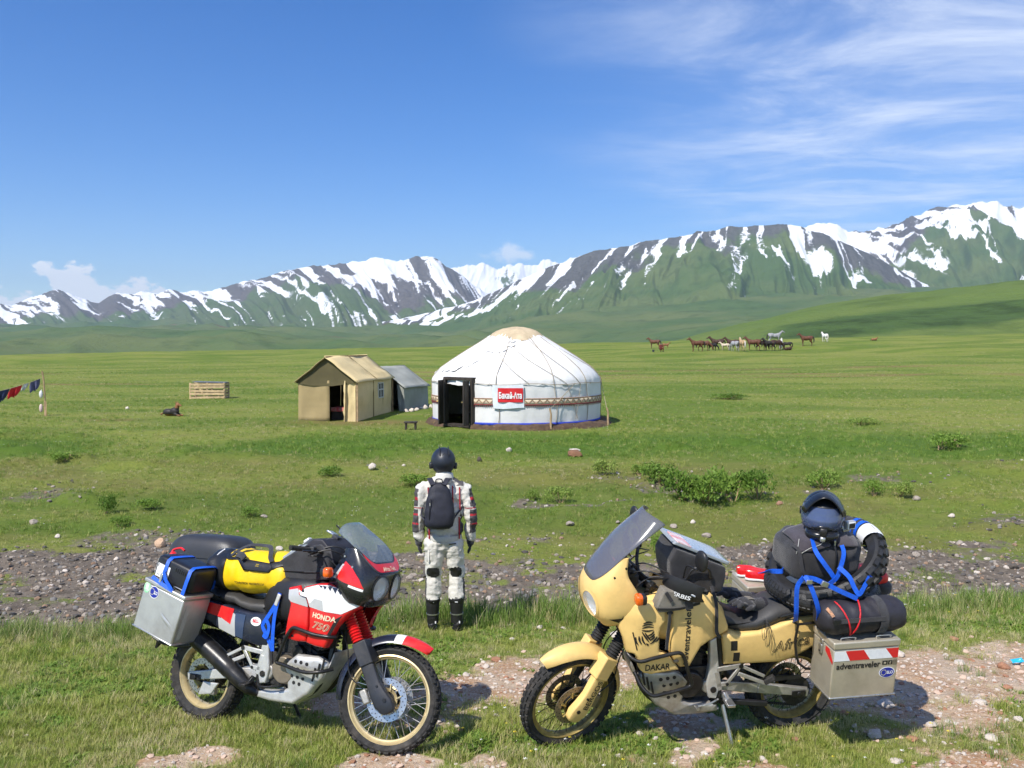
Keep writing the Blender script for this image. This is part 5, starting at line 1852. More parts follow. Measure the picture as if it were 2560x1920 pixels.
            tk = plate('tank_side', [(0.865, 1.035), (0.875, 0.96), (0.895, 0.93), (0.872, 0.80), (0.855, 0.715), (0.875, 0.695), (0.95, 0.684), (1.035, 0.690), (1.050, 0.80), (1.050, 0.93), (1.03, 0.985), (0.985, 1.01), (0.95, 1.055)], ytk, s_, RED, root, r=0.018, thick=0.05)
            sh = plate('radiator_shroud', [(1.452, 0.975), (1.305, 0.995), (1.313, 1.050), (1.21, 1.088), (1.12, 1.082), (1.02, 1.055), (0.965, 1.010), (0.975, 0.992), (1.04, 0.982), (1.068, 0.95), (1.070, 0.80), (1.045, 0.690), (1.12, 0.672), (1.195, 0.668), (1.215, 0.70), (1.258, 0.805), (1.318, 0.880), (1.37, 0.925)], ysh, s_, RED, root, r=0.016, thick=0.04)
            MB().ell((1.012, 0.270 * s_, 1.025), (0.016, 0.010, 0.014), 12, 8).build('shroud_bolt', BLACK_M, sh)
            decal_poly('white_panel', [(1.440, 0.972), (1.307, 0.990), (1.311, 1.040), (1.21, 1.078), (1.12, 1.073), (1.03, 1.048), (0.985, 1.012), (0.99, 0.998), (1.045, 0.988), (1.073, 0.95), (1.073, 0.928), (1.16, 0.912), (1.292, 0.893), (1.36, 0.93)], s_, ysh, WHITE, sh)
            for tx, tz in ((1.145, 1.055), (1.178, 1.045), (1.213, 1.040), (1.245, 1.025), (1.275, 1.018), (1.300, 1.010)):
                zt_ = 1.073 if tx < 1.2 else 1.076 - 0.36 * (tx - 1.21)
                decal_poly('navy_tooth', [(tx - 0.017, zt_), (tx + 0.008, tz), (tx + 0.017, zt_ - 0.004)], s_, ysh, NAVY, sh, lift=0.0028)
            decal_poly('silver_band', [(1.075, 0.952), (1.075, 0.930), (1.16, 0.914), (1.185, 0.910), (1.175, 0.975), (1.11, 0.985)], s_, ysh, SILVER, sh, lift=0.0028)
            decal_poly('white_panel', [(0.878, 1.022), (0.885, 0.962), (0.905, 0.945), (0.98, 0.932), (1.045, 0.922), (1.045, 0.935), (1.025, 0.98), (0.98, 1.003), (0.945, 1.035)], s_, ytk, SILVER, tk)
            plate('vent', [(1.26, 0.86), (1.30, 0.885), (1.28, 0.85), (1.22, 0.73), (1.205, 0.735)], ysh, s_, INK, sh, r=0, thick=0.001, lift=0.002)
            MB().ell((0.925, (ytk(0.925, 0.715) - 0.004) * s_, 0.722), (0.016, 0.008, 0.011), 12, 8).build('shroud_bolt', BLACK_M, tk)
    # ---- fairing
    def sint(v, xs_, ys_):
        return float(np.mean(np.interp(v + np.linspace(-0.035, 0.035, 9), xs_, ys_)))
    zl = [0.90, 0.965, 1.04, 1.12, 1.18, 1.24, 1.30, 1.39]
    xfr = lambda z: sint(z, zl, [1.385, 1.470, 1.512, 1.522, 1.510, 1.470, 1.415, 1.34])
    xbk = lambda z: sint(z, [0.90, 0.93, 1.0, 1.07, 1.10, 1.15, 1.28, 1.39], [1.330, 1.300, 1.275, 1.200, 1.185, 1.200, 1.283, 1.262])
    wid = lambda z: sint(z, [0.90, 0.96, 1.02, 1.10, 1.2, 1.3, 1.39], [0.150, 0.205, 0.232, 0.240, 0.228, 0.200, 0.172])

    def fair(tq, z, grow=0.0):
        c, s2 = math.cos(tq * math.pi / 2), math.sin(tq * math.pi / 2)
        return V(xbk(z) + (xfr(z) - xbk(z) + grow) * max(c, 0) ** (0.56 if yel else 0.30), (wid(z) + grow) * math.copysign(abs(s2) ** 0.85, s2), z)

    def ztop(tq):
        return (1.215 if yel else 1.160) + 0.168 * float(sstep(abs(tq), 0.22, 0.93))

    def zbot(tq):
        return (0.905 if yel else 0.935) + 0.03 * abs(tq) ** 2
    nt, nz = 112, 56
    lamps = [(-0.112, 1.062), (0.112, 1.062)] if yel else [(-0.092, 1.062), (0.092, 1.062)]
    lry, lrz = (0.078, 0.084) if not yel else (0.070, 0.090)
    mb = MB()
    P = []
    inside = []
    for i in range(nt + 1):
        tq = -1 + 2 * i / nt
        for j in range(nz + 1):
            z = zbot(tq) + (ztop(tq) - zbot(tq)) * j / nz
            p = fair(tq, z)
            P.append(p)
            inside.append(any(((p[1] - ly) / lry) ** 2 + ((p[2] - lz) / lrz) ** 2 < 1.0 for ly, lz in lamps) and p[0] > (1.33 if yel else 1.38))
    Fs = []
    for i in range(nt):
        for j in range(nz):
            q = (i * (nz + 1) + j, (i + 1) * (nz + 1) + j, (i + 1) * (nz + 1) + j + 1, i * (nz + 1) + j + 1)
            if sum(inside[k] for k in q) < 3:
                Fs.append(q)
    mb.add(P, Fs)
    fo = mb.build('fairing', SAND if yel else mat('black_paint', (0.012, 0.012, 0.014), 0.25, coat=0.5, var=0.1, dirt=(0.07, 0.065, 0.06), dscale=8, damt=0.3), root, ang=70)
    sm = fo.modifiers.new('thick', 'SOLIDIFY')
    sm.thickness = 0.005
    sm.offset = -1
    inner = MB().box((1.30, 0, 1.08), (0.10, 0.34, 0.22)).box((1.22, 0, 1.20), (0.10, 0.26, 0.10))
    inner.build('fairing_lining', INK, fo, bevel=0.02)
    for ly, lz in lamps:
        bz = MB()
        n = 40
        ro, ri, rb = [], [], []
        for k in range(n):
            t = 2 * math.pi * k / n
            for lst, sc, dx in ((ro, 1.08, 0.004), (ri, 0.93, 0.006), (rb, 0.90, -0.03)):
                y, z = ly + lry * sc * math.cos(t), lz + lrz * sc * math.sin(t)
                # sit on the fairing surface
                tq = math.copysign((math.asin(min(1, (abs(y) / wid(z)) ** (1 / 0.85)))) / (math.pi / 2), y)
                p = fair(tq, z)
                lst.append(V(p[0] + dx, y, z))
        bz.loft([ro, ri, rb], caps=False)
        lo = bz.build('headlight', SAND if yel else BLACK, root)
        cxm = sum(p[0] for p in ri) / n
        rings = []
        for k in range(9):
            t = k / 8
            rings.append([V(p[0] * (1 - t) + (cxm - 0.035) * t - 0.09 * math.sin(t * math.pi / 2) * 0 - 0.010 - 0.02 * (1 - (1 - t) ** 2), ly + (p[1] - ly) * (1 - t ** 2.2), lz + (p[2] - lz) * (1 - t ** 2.2)) for p in ri])
        MB().loft(rings, caps=False).build('reflector', REFL, lo)
        MB().cyl((cxm - 0.06, ly, lz), (cxm - 0.025, ly, lz), 0.014, 0.011, n=12).build('bulb', STEEL, lo)
        rings = []
        for k in range(7):
            t = k / 6
            rings.append([V(p[0] - 0.003 + 0.012 * math.sin(t * math.pi / 2) + (cxm - p[0]) * t, ly + (p[1] - ly) * (1 - t) + 1e-4 * (p[1] - ly), lz + (p[2] - lz) * (1 - t) + 1e-4 * (p[2] - lz)) for p in ri])
        MB().loft(rings, caps=False).build('lens', LENS, lo)

    def yfair(x, z):
        """half width of the fairing at x, z"""
        z = min(max(z, 0.905), 1.38)
        c = min(1, max(0, (x - xbk(z)) / max(1e-4, xfr(z) - xbk(z)))) ** (1 / (0.56 if yel else 0.30))
        return wid(z) * math.sqrt(max(0, 1 - c * c)) ** 0.85
    for s_ in (-1, 1):
        if not yel:
            decal_poly('red_panel', [(1.300, 1.240), (1.240, 1.128), (1.30, 1.104), (1.452, 1.066), (1.42, 1.13), (1.36, 1.20)], s_, yfair, RED, fo)
            decal_poly('silver_panel', [(1.282, 1.222), (1.222, 1.130), (1.242, 1.124), (1.296, 1.218)], s_, yfair, SILVER, fo)
            decal_poly('white_panel', [(1.345, 1.090), (1.45, 1.063), (1.445, 1.048), (1.34, 1.076)], s_, yfair, WHITE, fo)
        else:
            plate('air_vent', [(1.385, 0.990), (1.305, 0.998), (1.300, 1.02), (1.292, 0.955), (1.33, 0.965)], yfair, s_, INK, fo, r=0, thick=0.001, lift=0.0025)
        for x, z in ((1.285, 1.320 if yel else 1.27), (1.36, 1.265 if yel else 1.205), (1.30, 0.975)):
            MB().cyl((x, (yfair(x, z) - 0.004) * s_, z), (x, (yfair(x, z) + 0.004) * s_, z), 0.007, n=10).build('screw', BLACK_M if yel else STEEL, fo)
    # screen
    rings = []
    nv, nu = 14, 24
    for j in range(nv + 1):
        v = j / nv
        ring = []
        for i in range(nu + 1):
            q = -1 + 2 * i / nu
            tq = q * 0.80
            b = fair(tq, ztop(tq) + 0.001, 0.004)
            if yel:
                top = V(1.115 - 0.085 * q * q, 0.170 * math.sin(q * 1.3), 1.632 - 0.028 * q * q - 0.02 * q ** 6)
            else:
                top = V(1.205 - 0.03 * q * q, 0.150 * math.sin(q * 1.45), 1.485 - 0.070 * abs(q) ** 3)
            p = b * (1 - v) + top * v
            bul = 0.020 * math.sin(v * math.pi) * (1 - 0.3 * q * q)
            p = p + V(bul * 0.8, 0, bul * 0.5) + V(0, 0.018 * math.sin(v * math.pi) * q, 0)
            ring.append(p)
        rings.append(ring)
    so = MB().loft(rings, closed=False, caps=False).build('windscreen', SCREEN_DARK if yel else SCREEN_CLEAR, root, ang=80)
    sm = so.modifiers.new('thick', 'SOLIDIFY')
    sm.thickness = 0.003
    if not yel:
        # dark skirt and red band along the foot of the screen
        def band(v0, v1, q0, q1, nm, mm, off):
            rr2 = []
            for j in range(4):
                v = v0 + (v1 - v0) * j / 3
                k = v * nv
                a, b2 = int(min(k, nv - 1)), int(min(k, nv - 1)) + 1
                ft = k - a
                rr2.append([rings[a][i] * (1 - ft) + rings[b2][i] * ft + V(off, 0, off * 0.7) for i in range(int(nu * q0), int(nu * q1) + 1)])
            return MB().loft(rr2, closed=False, caps=False).build(nm, mm, so, ang=80), rr2
        band(0.0, 0.20, 0.0, 1.0, 'tinted_foot', mat('screen_foot', (0.012, 0.012, 0.014), 0.25, coat=0.4), 0.0022)
        _, rr2 = band(0.02, 0.17, 0.16, 0.84, 'red_band', RED, 0.0036)
        vs_, fs = text_mesh('Africa Twin', 0.044, 0.15, 0.25, 0.0008)
        ctr = (rings[1][nu // 2] + rings[2][nu // 2]) / 2
        upv = rings[3][nu // 2] - rings[0][nu // 2]
        upv = upv / np.linalg.norm(upv)
        P = []
        for x, y, _ in vs_:
            # the band is curved: follow the ring at this lateral offset
            yy = x
            i = min(range(nu + 1), key=lambda k: abs(rings[1][k][1] - yy))
            P.append(V(rings[1][i][0] + 0.008, yy, rings[1][i][2]) + upv * (y + 0.004) + V(0.002, 0, 0.002))
        MB().add(P, fs).build('screen_lettering', CREAM, so, smooth=False)
    # dash, bars, mirrors, guards
    dash = MB().box((1.235, 0, 1.235), (0.05, 0.26, 0.10), Matrix.Rotation(R(-30), 3, 'Y')).cyl((1.20, -0.07, 1.26), (1.225, -0.07, 1.245), 0.045).cyl((1.20, 0.05, 1.26), (1.225, 0.05, 1.245), 0.045)
    dash.tube([(1.22, -0.12, 1.30), (1.20, 0.12, 1.30)], 0.010).tube([(1.20, 0.08, 1.30), (1.26, 0.09, 1.12)], 0.008).tube([(1.20, -0.08, 1.30), (1.26, -0.09, 1.12)], 0.008)
    dash.build('instrument_panel', BLACK, root, bevel=0.006)
    bar = MB().tube(spline([(0.925, -0.405, 1.265), (1.0, -0.24, 1.268), (1.07, -0.14, 1.235), (1.105, -0.06, 1.195), (1.11, 0, 1.19), (1.105, 0.06, 1.195), (1.07, 0.14, 1.235), (1.0, 0.24, 1.268), (0.925, 0.405, 1.265)], 6), 0.0115, 10)
    bar = bar.xf(S).build('handlebar', BLACK_M, root)
    for s_ in (-1, 1):
        MB().cyl((0.978, 0.29 * s_, 1.267), (0.922, 0.412 * s_, 1.265), 0.0175, n=14).cyl((0.922, 0.412 * s_, 1.265), (0.915, 0.427 * s_, 1.265), 0.017, n=14).xf(S).build('grip', RUBBER, bar)
        MB().box((0.995, 0.255 * s_, 1.265), (0.045, 0.05, 0.045)).xf(S).build('switch_box', BLACK, bar, bevel=0.006)
        MB().tube(spline([(1.03, 0.25 * s_, 1.26), (1.035, 0.32 * s_, 1.255), (1.0, 0.42 * s_, 1.25)], 4), 0.006, 8).xf(S).build('lever', STEEL if yel else BLACK, bar)
        # hand guard shell
        if yel:
            rings = []
            for k in range(9):
                t = k / 8
                y = (0.20 + 0.235 * t) * s_
                x = 1.085 - 0.13 * t ** 2.4
                hh = 0.055 + 0.025 * math.sin(t * math.pi)
                cz = 1.262
                rings.append([(x - 0.012, y, cz - hh), (x + 0.012, y, cz - hh * 0.4), (x + 0.014, y, cz + hh * 0.3), (x - 0.006, y, cz + hh * 0.85), (x - 0.012, y, cz + hh * 0.83), (x + 0.006, y, cz + hh * 0.3), (x + 0.004, y, cz - hh * 0.4), (x - 0.018, y, cz - hh)])
            hgo = MB().loft(rings).xf(S).build('hand_guard', BLACK, bar, ang=60)
            if s_ == near:
                vs_, fs = text_mesh('ACERBIS', 0.04, 0.15, 0.2, 0.0008)
                P = []
                for x, y, _ in vs_:
                    t = min(1, max(0, 0.52 + x / 0.235 * -1.0 * -1.0))
                    xx = 1.085 - 0.13 * t ** 2.4
                    P.append(((xx + 0.0145) if True else 0, (0.20 + 0.235 * t) * s_, 1.225 + y))
                MB().add(P, fs).xf(S).build('guard_lettering', WPRINT, bar, smooth=False)
        # mirrors
    if yel:
        mm = MB().tube(spline([(0.985, 0.26, 1.28), (0.98, 0.265, 1.36), (0.975, 0.28, 1.385), (0.965, 0.35, 1.395), (0.955, 0.375, 1.42)], 5), 0.006, 8)
        mm = mm.xf(S).build('mirror_stem', BLACK_M, bar)
        MB().ell((0.955, 0.375, 1.465), (0.022, 0.056, 0.068), 18, 12, p=0.8, q=0.85).xf(S).build('mirror', BLACK, mm)
        MB().tube(spline([(0.985, -0.26, 1.28), (0.98, -0.265, 1.36), (0.985, -0.33, 1.395)], 5), 0.006, 8).ell((0.985, -0.345, 1.44), (0.02, 0.05, 0.06), 16, 10).xf(S).build('mirror', BLACK, bar)
    else:
        MB().tube(spline([(0.99, 0.24, 1.28), (1.0, 0.25, 1.36), (0.97, 0.26, 1.44), (0.93, 0.27, 1.475)], 5), 0.006, 8).xf(S).build('mirror_stem', BLACK_M, bar)
        MB().box((1.03, 0.06, 1.345), (0.05, 0.13, 0.085), Matrix.Rotation(R(25), 3, 'Y')).bar((1.09, 0.06, 1.21), (1.04, 0.06, 1.31), 0.03, 0.02).xf(S).build('navigation_holder', BLACK, bar, bevel=0.006)
        MB().box((0.995, 0.06, 1.405), (0.06, 0.10, 0.012), Matrix.Rotation(R(25), 3, 'Y')).xf(S).build('navigation_cover', STEEL, bar, bevel=0.003)
    # cables
    cbm = MB()
    for s_ in (-1, 1):
        cbm.tube(spline([(1.03, 0.25 * s_, 1.265), (1.16, 0.20 * s_, 1.30), (1.25, 0.10 * s_, 1.22), (1.20, 0.05 * s_, 1.05), (1.14, 0.06 * s_, 0.9)], 6), 0.005, 6)
        cbm.tube(spline([(1.0, 0.23 * s_, 1.255), (1.12, 0.17 * s_, 1.24), (1.22, 0.13 * s_, 1.12), (1.15, 0.12 * s_, 0.98)], 6), 0.004, 6)
        cbm.tube(spline([(1.0, 0.20 * s_, 1.275), (1.15, 0.12 * s_, 1.32), (1.24, 0.02 * s_, 1.22), (1.21, 0.0, 1.05)], 6), 0.0045, 6)
    tag(cbm.build('cables', BLACK, root), kind='stuff')
    # turn signals
    for s_ in (-1, 1):
        x, y, z = (1.218, 0.300, 1.158) if yel else (1.215, 0.305, 1.165)
        st = MB().tube([(x + 0.02, 0.19 * s_, z - 0.03), (x, (y - 0.03) * s_, z)], 0.011, 8).build('signal_stalk', BLACK, root)
        MB().ell((x - 0.012, y * s_, z), (0.026, 0.034, 0.032), 16, 10, p=0.5, q=0.5).build('signal_housing', BLACK, st)
        MB().ell((x + 0.010, y * s_, z), (0.026, 0.036, 0.034), 16, 10, p=0.55, q=0.55).build('signal_lens', ORANGE, st)
    # ---- seat
    def seat(name, secs, material):
        rings = []
        for x, zt, zb, hw in secs:
            ring = []
            for k in range(28):
                t = 2 * math.pi * k / 28
                c, s2 = math.cos(t), math.sin(t)
                e1 = 0.55
                ring.append((x, hw * math.copysign(abs(c) ** e1, c) * (1 - 0.12 * max(0, s2)), (zt + zb) / 2 + (zt - zb) / 2 * math.copysign(abs(s2) ** 0.62, s2) - 0.02 * (abs(c) ** 3) * max(0, s2)))
            rings.append(ring)
        return MB().loft(rings).build(name, material, root, ang=60)
    if yel:
        seat('seat', [(0.66, 1.075, 1.02, 0.05), (0.63, 1.06, 0.90, 0.10), (0.56, 0.955, 0.82, 0.135), (0.46, 0.905, 0.805, 0.155), (0.36, 0.91, 0.81, 0.165), (0.26, 0.955, 0.83, 0.165), (0.20, 0.985, 0.85, 0.16), (-0.10, 0.99, 0.87, 0.15), (-0.32, 0.99, 0.88, 0.12), (-0.36, 0.97, 0.90, 0.08)], SEATV)
    else:
        seat('seat', [(0.76, 0.985, 0.91, 0.07), (0.70, 0.955, 0.83, 0.11), (0.60, 0.925, 0.80, 0.15), (0.48, 0.915, 0.82, 0.168), (0.39, 0.925, 0.84, 0.170), (0.33, 0.955, 0.86, 0.165), (0.10, 0.965, 0.87, 0.155), (-0.25, 0.965, 0.88, 0.12), (-0.32, 0.95, 0.89, 0.08)], SEATV)
    # ---- side panels and tail
    def ysp(x, z):
        return 0.182 - 0.10 * max(0, -x) - 0.4 * max(0, 0.66 - z) ** 1.3 + 0.012 * math.exp(-((z - 0.74) / 0.09) ** 2)
    for s_ in (-1, 1):
        if yel:
            spn = plate('side_panel', [(0.607, 0.815), (0.590, 0.70), (0.573, 0.597), (0.40, 0.590), (0.185, 0.585), (0.10, 0.608), (-0.01, 0.668), (-0.20, 0.76), (-0.36, 0.85), (-0.34, 0.895), (-0.20, 0.905), (0.02, 0.900), (0.10, 0.893), (0.213, 0.858), (0.338, 0.822), (0.493, 0.815), (0.54, 0.835)], ysp, s_, SAND, root, r=0.020, thick=0.05)
            for cx, cz in ((0.524, 0.742), (0.500, 0.658)):
                plate('panel_slot', [(cx - 0.022, cz + 0.034), (cx + 0.022, cz + 0.034), (cx + 0.018, cz - 0.034), (cx - 0.026, cz - 0.034)], ysp, s_, INK, spn, r=0, thick=0.001, lift=0.002)
            MB().cyl((0.085, (ysp(0.085, 0.87) - 0.012) * s_, 0.868), (0.085, (ysp(0.085, 0.87) - 0.002) * s_, 0.872), 0.010, n=12).build('panel_screw', BLACK_M, spn)
        else:
            spn = plate('side_panel', [(0.69, 0.835), (0.672, 0.60), (0.563, 0.606), (0.354, 0.650), (0.234, 0.690), (0.10, 0.75), (-0.10, 0.80), (-0.33, 0.86), (-0.32, 0.90), (-0.10, 0.895), (0.16, 0.875), (0.374, 0.845), (0.50, 0.83)], ysp, s_, NAVY, root, r=0.018, thick=0.05)
            decal_poly('red_panel', [(0.36, 0.842), (0.342, 0.735), (0.25, 0.775), (0.10, 0.80), (-0.05, 0.83), (-0.05, 0.872), (0.16, 0.866)], s_, ysp, RED, spn)
            decal_poly('silver_panel', [(0.338, 0.730), (0.360, 0.815), (0.385, 0.80), (0.385, 0.653), (0.24, 0.698), (0.225, 0.775), (0.25, 0.77)], s_, ysp, SILVER, spn, lift=0.0016)
            decal_poly('navy_patch', [(0.376, 0.815), (0.470, 0.81), (0.452, 0.645), (0.388, 0.66)], s_, ysp, mat('blue_grey_paint', (0.035, 0.055, 0.11), 0.35, coat=0.4, var=0.08, vscale=9), spn, lift=0.0022)
    mg = []
    for x, z, hw in ((0.30, 0.66, 0.07), (0.10, 0.71, 0.085), (-0.12, 0.74, 0.09), (-0.34, 0.72, 0.085), (-0.44, 0.62, 0.075), (-0.48, 0.50, 0.065)):
        mg.append([(x, -hw, z - 0.03), (x - 0.005, -hw * 0.6, z + 0.01), (x - 0.005, hw * 0.6, z + 0.01), (x, hw, z - 0.03), (x + 0.012, hw * 0.9, z - 0.036), (x + 0.008, 0, z - 0.004), (x + 0.012, -hw * 0.9, z - 0.036)])
    MB().loft(mg).build('rear_mudguard', BLACK, root, ang=50)
    MB().ell((-0.40, 0, 0.86), (0.035, 0.085, 0.045), 16, 10, p=0.5, q=0.5).build('tail_light', RED, root)
    rk = MB()
    for s_ in (-1, 1):
        rk.tube(spline([(0.22, 0.15 * s_, 0.90), (0.05, 0.20 * s_, 0.955), (-0.30, 0.19 * s_, 0.955), (-0.48, 0.10 * s_, 0.955)], 5), 0.009, 8)
        rk.tube(spline([(0.10, 0.19 * s_, 0.93), (0.10, 0.225 * s_, 0.88), (-0.32, 0.225 * s_, 0.88), (-0.34, 0.225 * s_, 0.58), (0.02, 0.225 * s_, 0.56), (0.10, 0.215 * s_, 0.72), (0.10, 0.225 * s_, 0.88)], 3), 0.009, 8)
    for x in (-0.05, -0.2, -0.35):
        rk.tube([(x, -0.19, 0.957), (x, 0.19, 0.957)], 0.008, 8)
    rk.build('luggage_rack', BLACK_M, root)
    root['near'] = near
    return root, dict(ysh=ysh, ytk=ytk, ysp=ysp, S=S)


MR = frame_matrix((-2.235, 6.62, gz1(-2.235, 6.62) - 0.012), -25, 9, 2)
MY = frame_matrix((1.915, 6.36, gz1(1.915, 6.36) - 0.012), 190.5, 9, 1.0)
# both wheels stand on the ground: trim the pitch
for nm in ('r', 'y'):
    MM = MR if nm == 'r' else MY
    o_ = MM.translation
    hd_ = -25 if nm == 'r' else 190.5
    fx, fy = o_.x + 1.56 * math.cos(R(hd_)), o_.y + 1.56 * math.sin(R(hd_))
    pt = math.degrees(math.asin((gz1(fx, fy) - 0.012 - o_.z) / 1.56))
    if nm == 'r':
        MR = frame_matrix(tuple(o_), -25, 9, pt)
    else:
        MY = frame_matrix(tuple(o_), 190.5, 9, pt)
red_bike, RB = make_motorcycle('red', MR, 15, -1)
tag(red_bike, 'red, white and navy touring motorcycle with twin round headlights and gold rims', 'motorcycle')
yel_bike, YB = make_motorcycle('yellow', MY, 17, 1)
tag(yel_bike, 'sand yellow motorcycle with a tall dark windscreen and black crash bars', 'motorcycle')

# lettering on the red bike
decal_text('shroud_lettering', 'HONDA', 0.046, (1.185, 0.868), -1, RB['ysh'], CREAM, red_bike, ang=-9, width=0.165, bold=0.0016)
decal_text('shroud_lettering', '750', 0.066, (1.165, 0.808), -1, RB['ysh'], CREAM, red_bike, ang=-9, width=0.125, slant=0.28, outline=0.0018)
decal_poly('oval_sticker', [(0.565 + 0.045 * math.cos(t), 0.775 + 0.030 * math.sin(t)) for t in np.linspace(0, 2 * math.pi, 24, endpoint=False)], -1, RB['ysp'], WPRINT, red_bike)
decal_text('sticker_lettering', 'BELL', 0.030, (0.565, 0.778), -1, RB['ysp'], RPRINT, red_bike, width=0.056, bold=0.0012, lift=0.004)
# lettering on the yellow bike
decal_text('tank_lettering', 'adventraveler', 0.060, (0.880, 0.860), 1, YB['ytk'], INK, yel_bike, ang=90, width=0.40, bold=0.0008)
decal_text('shroud_lettering', 'DAKAR', 0.062, (1.065, 0.668), 1, YB['ysh'], INK, yel_bike, ang=0, width=0.165, bold=0.001)
decal_text('panel_lettering', 'Africa Twin', 0.105, (0.0, 0.755), 1, YB['ysp'], INK, yel_bike, ang=11, width=0.50, slant=0.3, outline=0.0020)


def stripe_emblem():
    """veiled head of curved strokes on the shroud"""
    st = [((-0.030, 0.098), (0.0, 0.108), (0.026, 0.100)), ((-0.036, 0.082), (0.0, 0.092), (0.032, 0.084)), ((-0.036, 0.066), (0.0, 0.074), (0.034, 0.068)), ((-0.036, 0.052), (0.0, 0.044), (0.034, 0.050)),
          ((-0.034, 0.040), (-0.012, 0.0), (0.012, -0.038)), ((-0.018, 0.034), (0.002, 0.0), (0.022, -0.030)), ((0.036, 0.040), (0.022, 0.020), (-0.004, 0.008)), ((0.040, 0.022), (0.028, 0.004), (0.006, -0.008)), ((0.042, 0.004), (0.030, -0.014), (0.014, -0.022)),
          ((-0.066, 0.0), (-0.064, -0.030), (-0.050, -0.056)), ((-0.050, 0.010), (-0.046, -0.022), (-0.032, -0.048)), ((-0.034, 0.012), (-0.026, -0.024), (-0.008, -0.056)), ((-0.006, -0.044), (0.004, -0.056), (0.006, -0.064)),
          ((0.068, -0.006), (0.060, -0.026), (0.044, -0.036)), ((0.056, 0.002), (0.046, -0.020), (0.030, -0.034)), ((0.046, -0.018), (0.036, -0.036), (0.014, -0.052))]
    mb = MB()
    for s_ in st:
        pts = spline([(p[0], p[1], 0) for p in s_], 5)
        rings = []
        for i, p in enumerate(pts):
            w = 0.0056 * math.sin(math.pi * (0.12 + 0.80 * i / (len(pts) - 1)))
            d = pts[min(i + 1, len(pts) - 1)] - pts[max(i - 1, 0)]
            n = V(-d[1], d[0], 0) / (np.linalg.norm(d) + 1e-9)
            row = []
            for q in (p + n * w, p - n * w):
                X, Z = 1.150 - q[0] * 1.12, 0.888 + q[1] * 0.95
                row.append((X, YB['ysh'](X, Z) + 0.0025, Z))
            rings.append(row)
        mb.loft(rings, closed=False, caps=False)
    mb.build('emblem', INK, yel_bike, smooth=False)


stripe_emblem()

# ================================================================ LUGGAGE ON THE MOTORCYCLES
FAB_B = mat('black_fabric', (0.020, 0.019, 0.022), 0.85, var=0.3, vscale=12, bump=0.35, bscale=340, sheen=0.25)
FAB_P = mat('dark_plum_fabric', (0.042, 0.034, 0.042), 0.85, var=0.25, vscale=10, bump=0.35, bscale=340, sheen=0.25)
FAB_G = mat('grey_fabric', (0.20, 0.18, 0.15), 0.9, var=0.2, vscale=12, bump=0.35, bscale=300)
NYLON = mat('black_nylon', (0.022, 0.020, 0.026), 0.55, var=0.25, vscale=12, bump=0.2, bscale=300)
PVC = mat('yellow_tarpaulin', (0.86, 0.56, 0.008), 0.42, var=0.06, vscale=8, bump=0.05, bscale=60, dirt=(0.50, 0.30, 0.02), dscale=6, damt=0.3)
PVC_B = mat('black_tarpaulin', (0.015, 0.015, 0.016), 0.35, var=0.2, vscale=10, bump=0.1, bscale=60)
STRAP = mat('blue_webbing', (0.008, 0.10, 0.62), 0.45, var=0.15, vscale=60, bump=0.2, bscale=500)
CORD_R = mat('red_cord', (0.55, 0.012, 0.02), 0.6, var=0.4, vscale=160)
BOXALU = mat('pannier_aluminium', (0.56, 0.55, 0.52), 0.42, 0.72, var=0.10, vscale=5, bump=0.03, bscale=30, dirt=(0.33, 0.30, 0.25), dscale=4, damt=0.5)
BOXALU_Y = mat('pannier_aluminium_dusty', (0.55, 0.50, 0.40), 0.46, 0.60, var=0.10, vscale=5, bump=0.03, bscale=30, dirt=(0.36, 0.30, 0.20), dscale=4, damt=0.5)
CANP = mat('canister_plastic', (0.013, 0.013, 0.015), 0.38, var=0.2, vscale=8, bump=0.1, bscale=200)
HARDB = mat('hard_case_plastic', (0.030, 0.031, 0.035), 0.45, var=0.15, vscale=8, bump=0.12, bscale=240)
CLEARP = mat('map_pocket_film', (0.30, 0.33, 0.36), 0.10, var=0.15, vscale=9, coat=0.8)
TAPEW = mat('white_tape', (0.75, 0.76, 0.78), 0.45, var=0.06, vscale=20)
TAPEG = mat('reflective_grey', (0.52, 0.51, 0.47), 0.4, 0.2, var=0.08, vscale=20)
GREENP = mat('green_print', (0.20, 0.55, 0.28), 0.5, col2=(0.55, 0.75, 0.55), vscale=40)


def wrinkle(o, amp=0.006, freq=14.0, seed=1, aniso=(1, 1, 1)):
    """creases of cloth, pushed along the normals of a finished mesh"""
    me = o.data
    n = len(me.vertices)
    co = np.empty(n * 3)
    me.vertices.foreach_get('co', co)
    co = co.reshape(-1, 3)
    no = np.empty(n * 3)
    me.vertices.foreach_get('normal', no)
    no = no.reshape(-1, 3)
    q = co * np.array(aniso) * freq
    h = (ridged(q[:, 0] + q[:, 1] * 0.6, q[:, 2] + q[:, 1] * 0.35, 3, seed) - 0.6) + (fbm(q[:, 1] * 0.7, q[:, 2] * 0.5 + q[:, 0] * 0.5, 3, seed + 4) - 0.5)
    co = co + no * (h * amp)[:, None]
    me.vertices.foreach_set('co', co.ravel())
    me.update()
    return o


def held(name, M, loc, rot=None):
    """a thing carried by a motorcycle: stands in that machine's leaning frame"""
    o = empty(name)
    o.matrix_world = M @ Matrix.Translation(loc) @ (rot if rot is not None else Matrix.Identity(4))
    return o


def oval(cx, cz, a, b, n=28):
    return [(cx + a * math.cos(t), cz + b * math.sin(t)) for t in np.linspace(0, 2 * math.pi, n, endpoint=False)]


def face_decal(mb_pts, name, material, parent, off):
    """flat print given as 3d outline"""
    mb = MB().poly(mb_pts, off)
    return mb.build(name, material, parent, smooth=False)


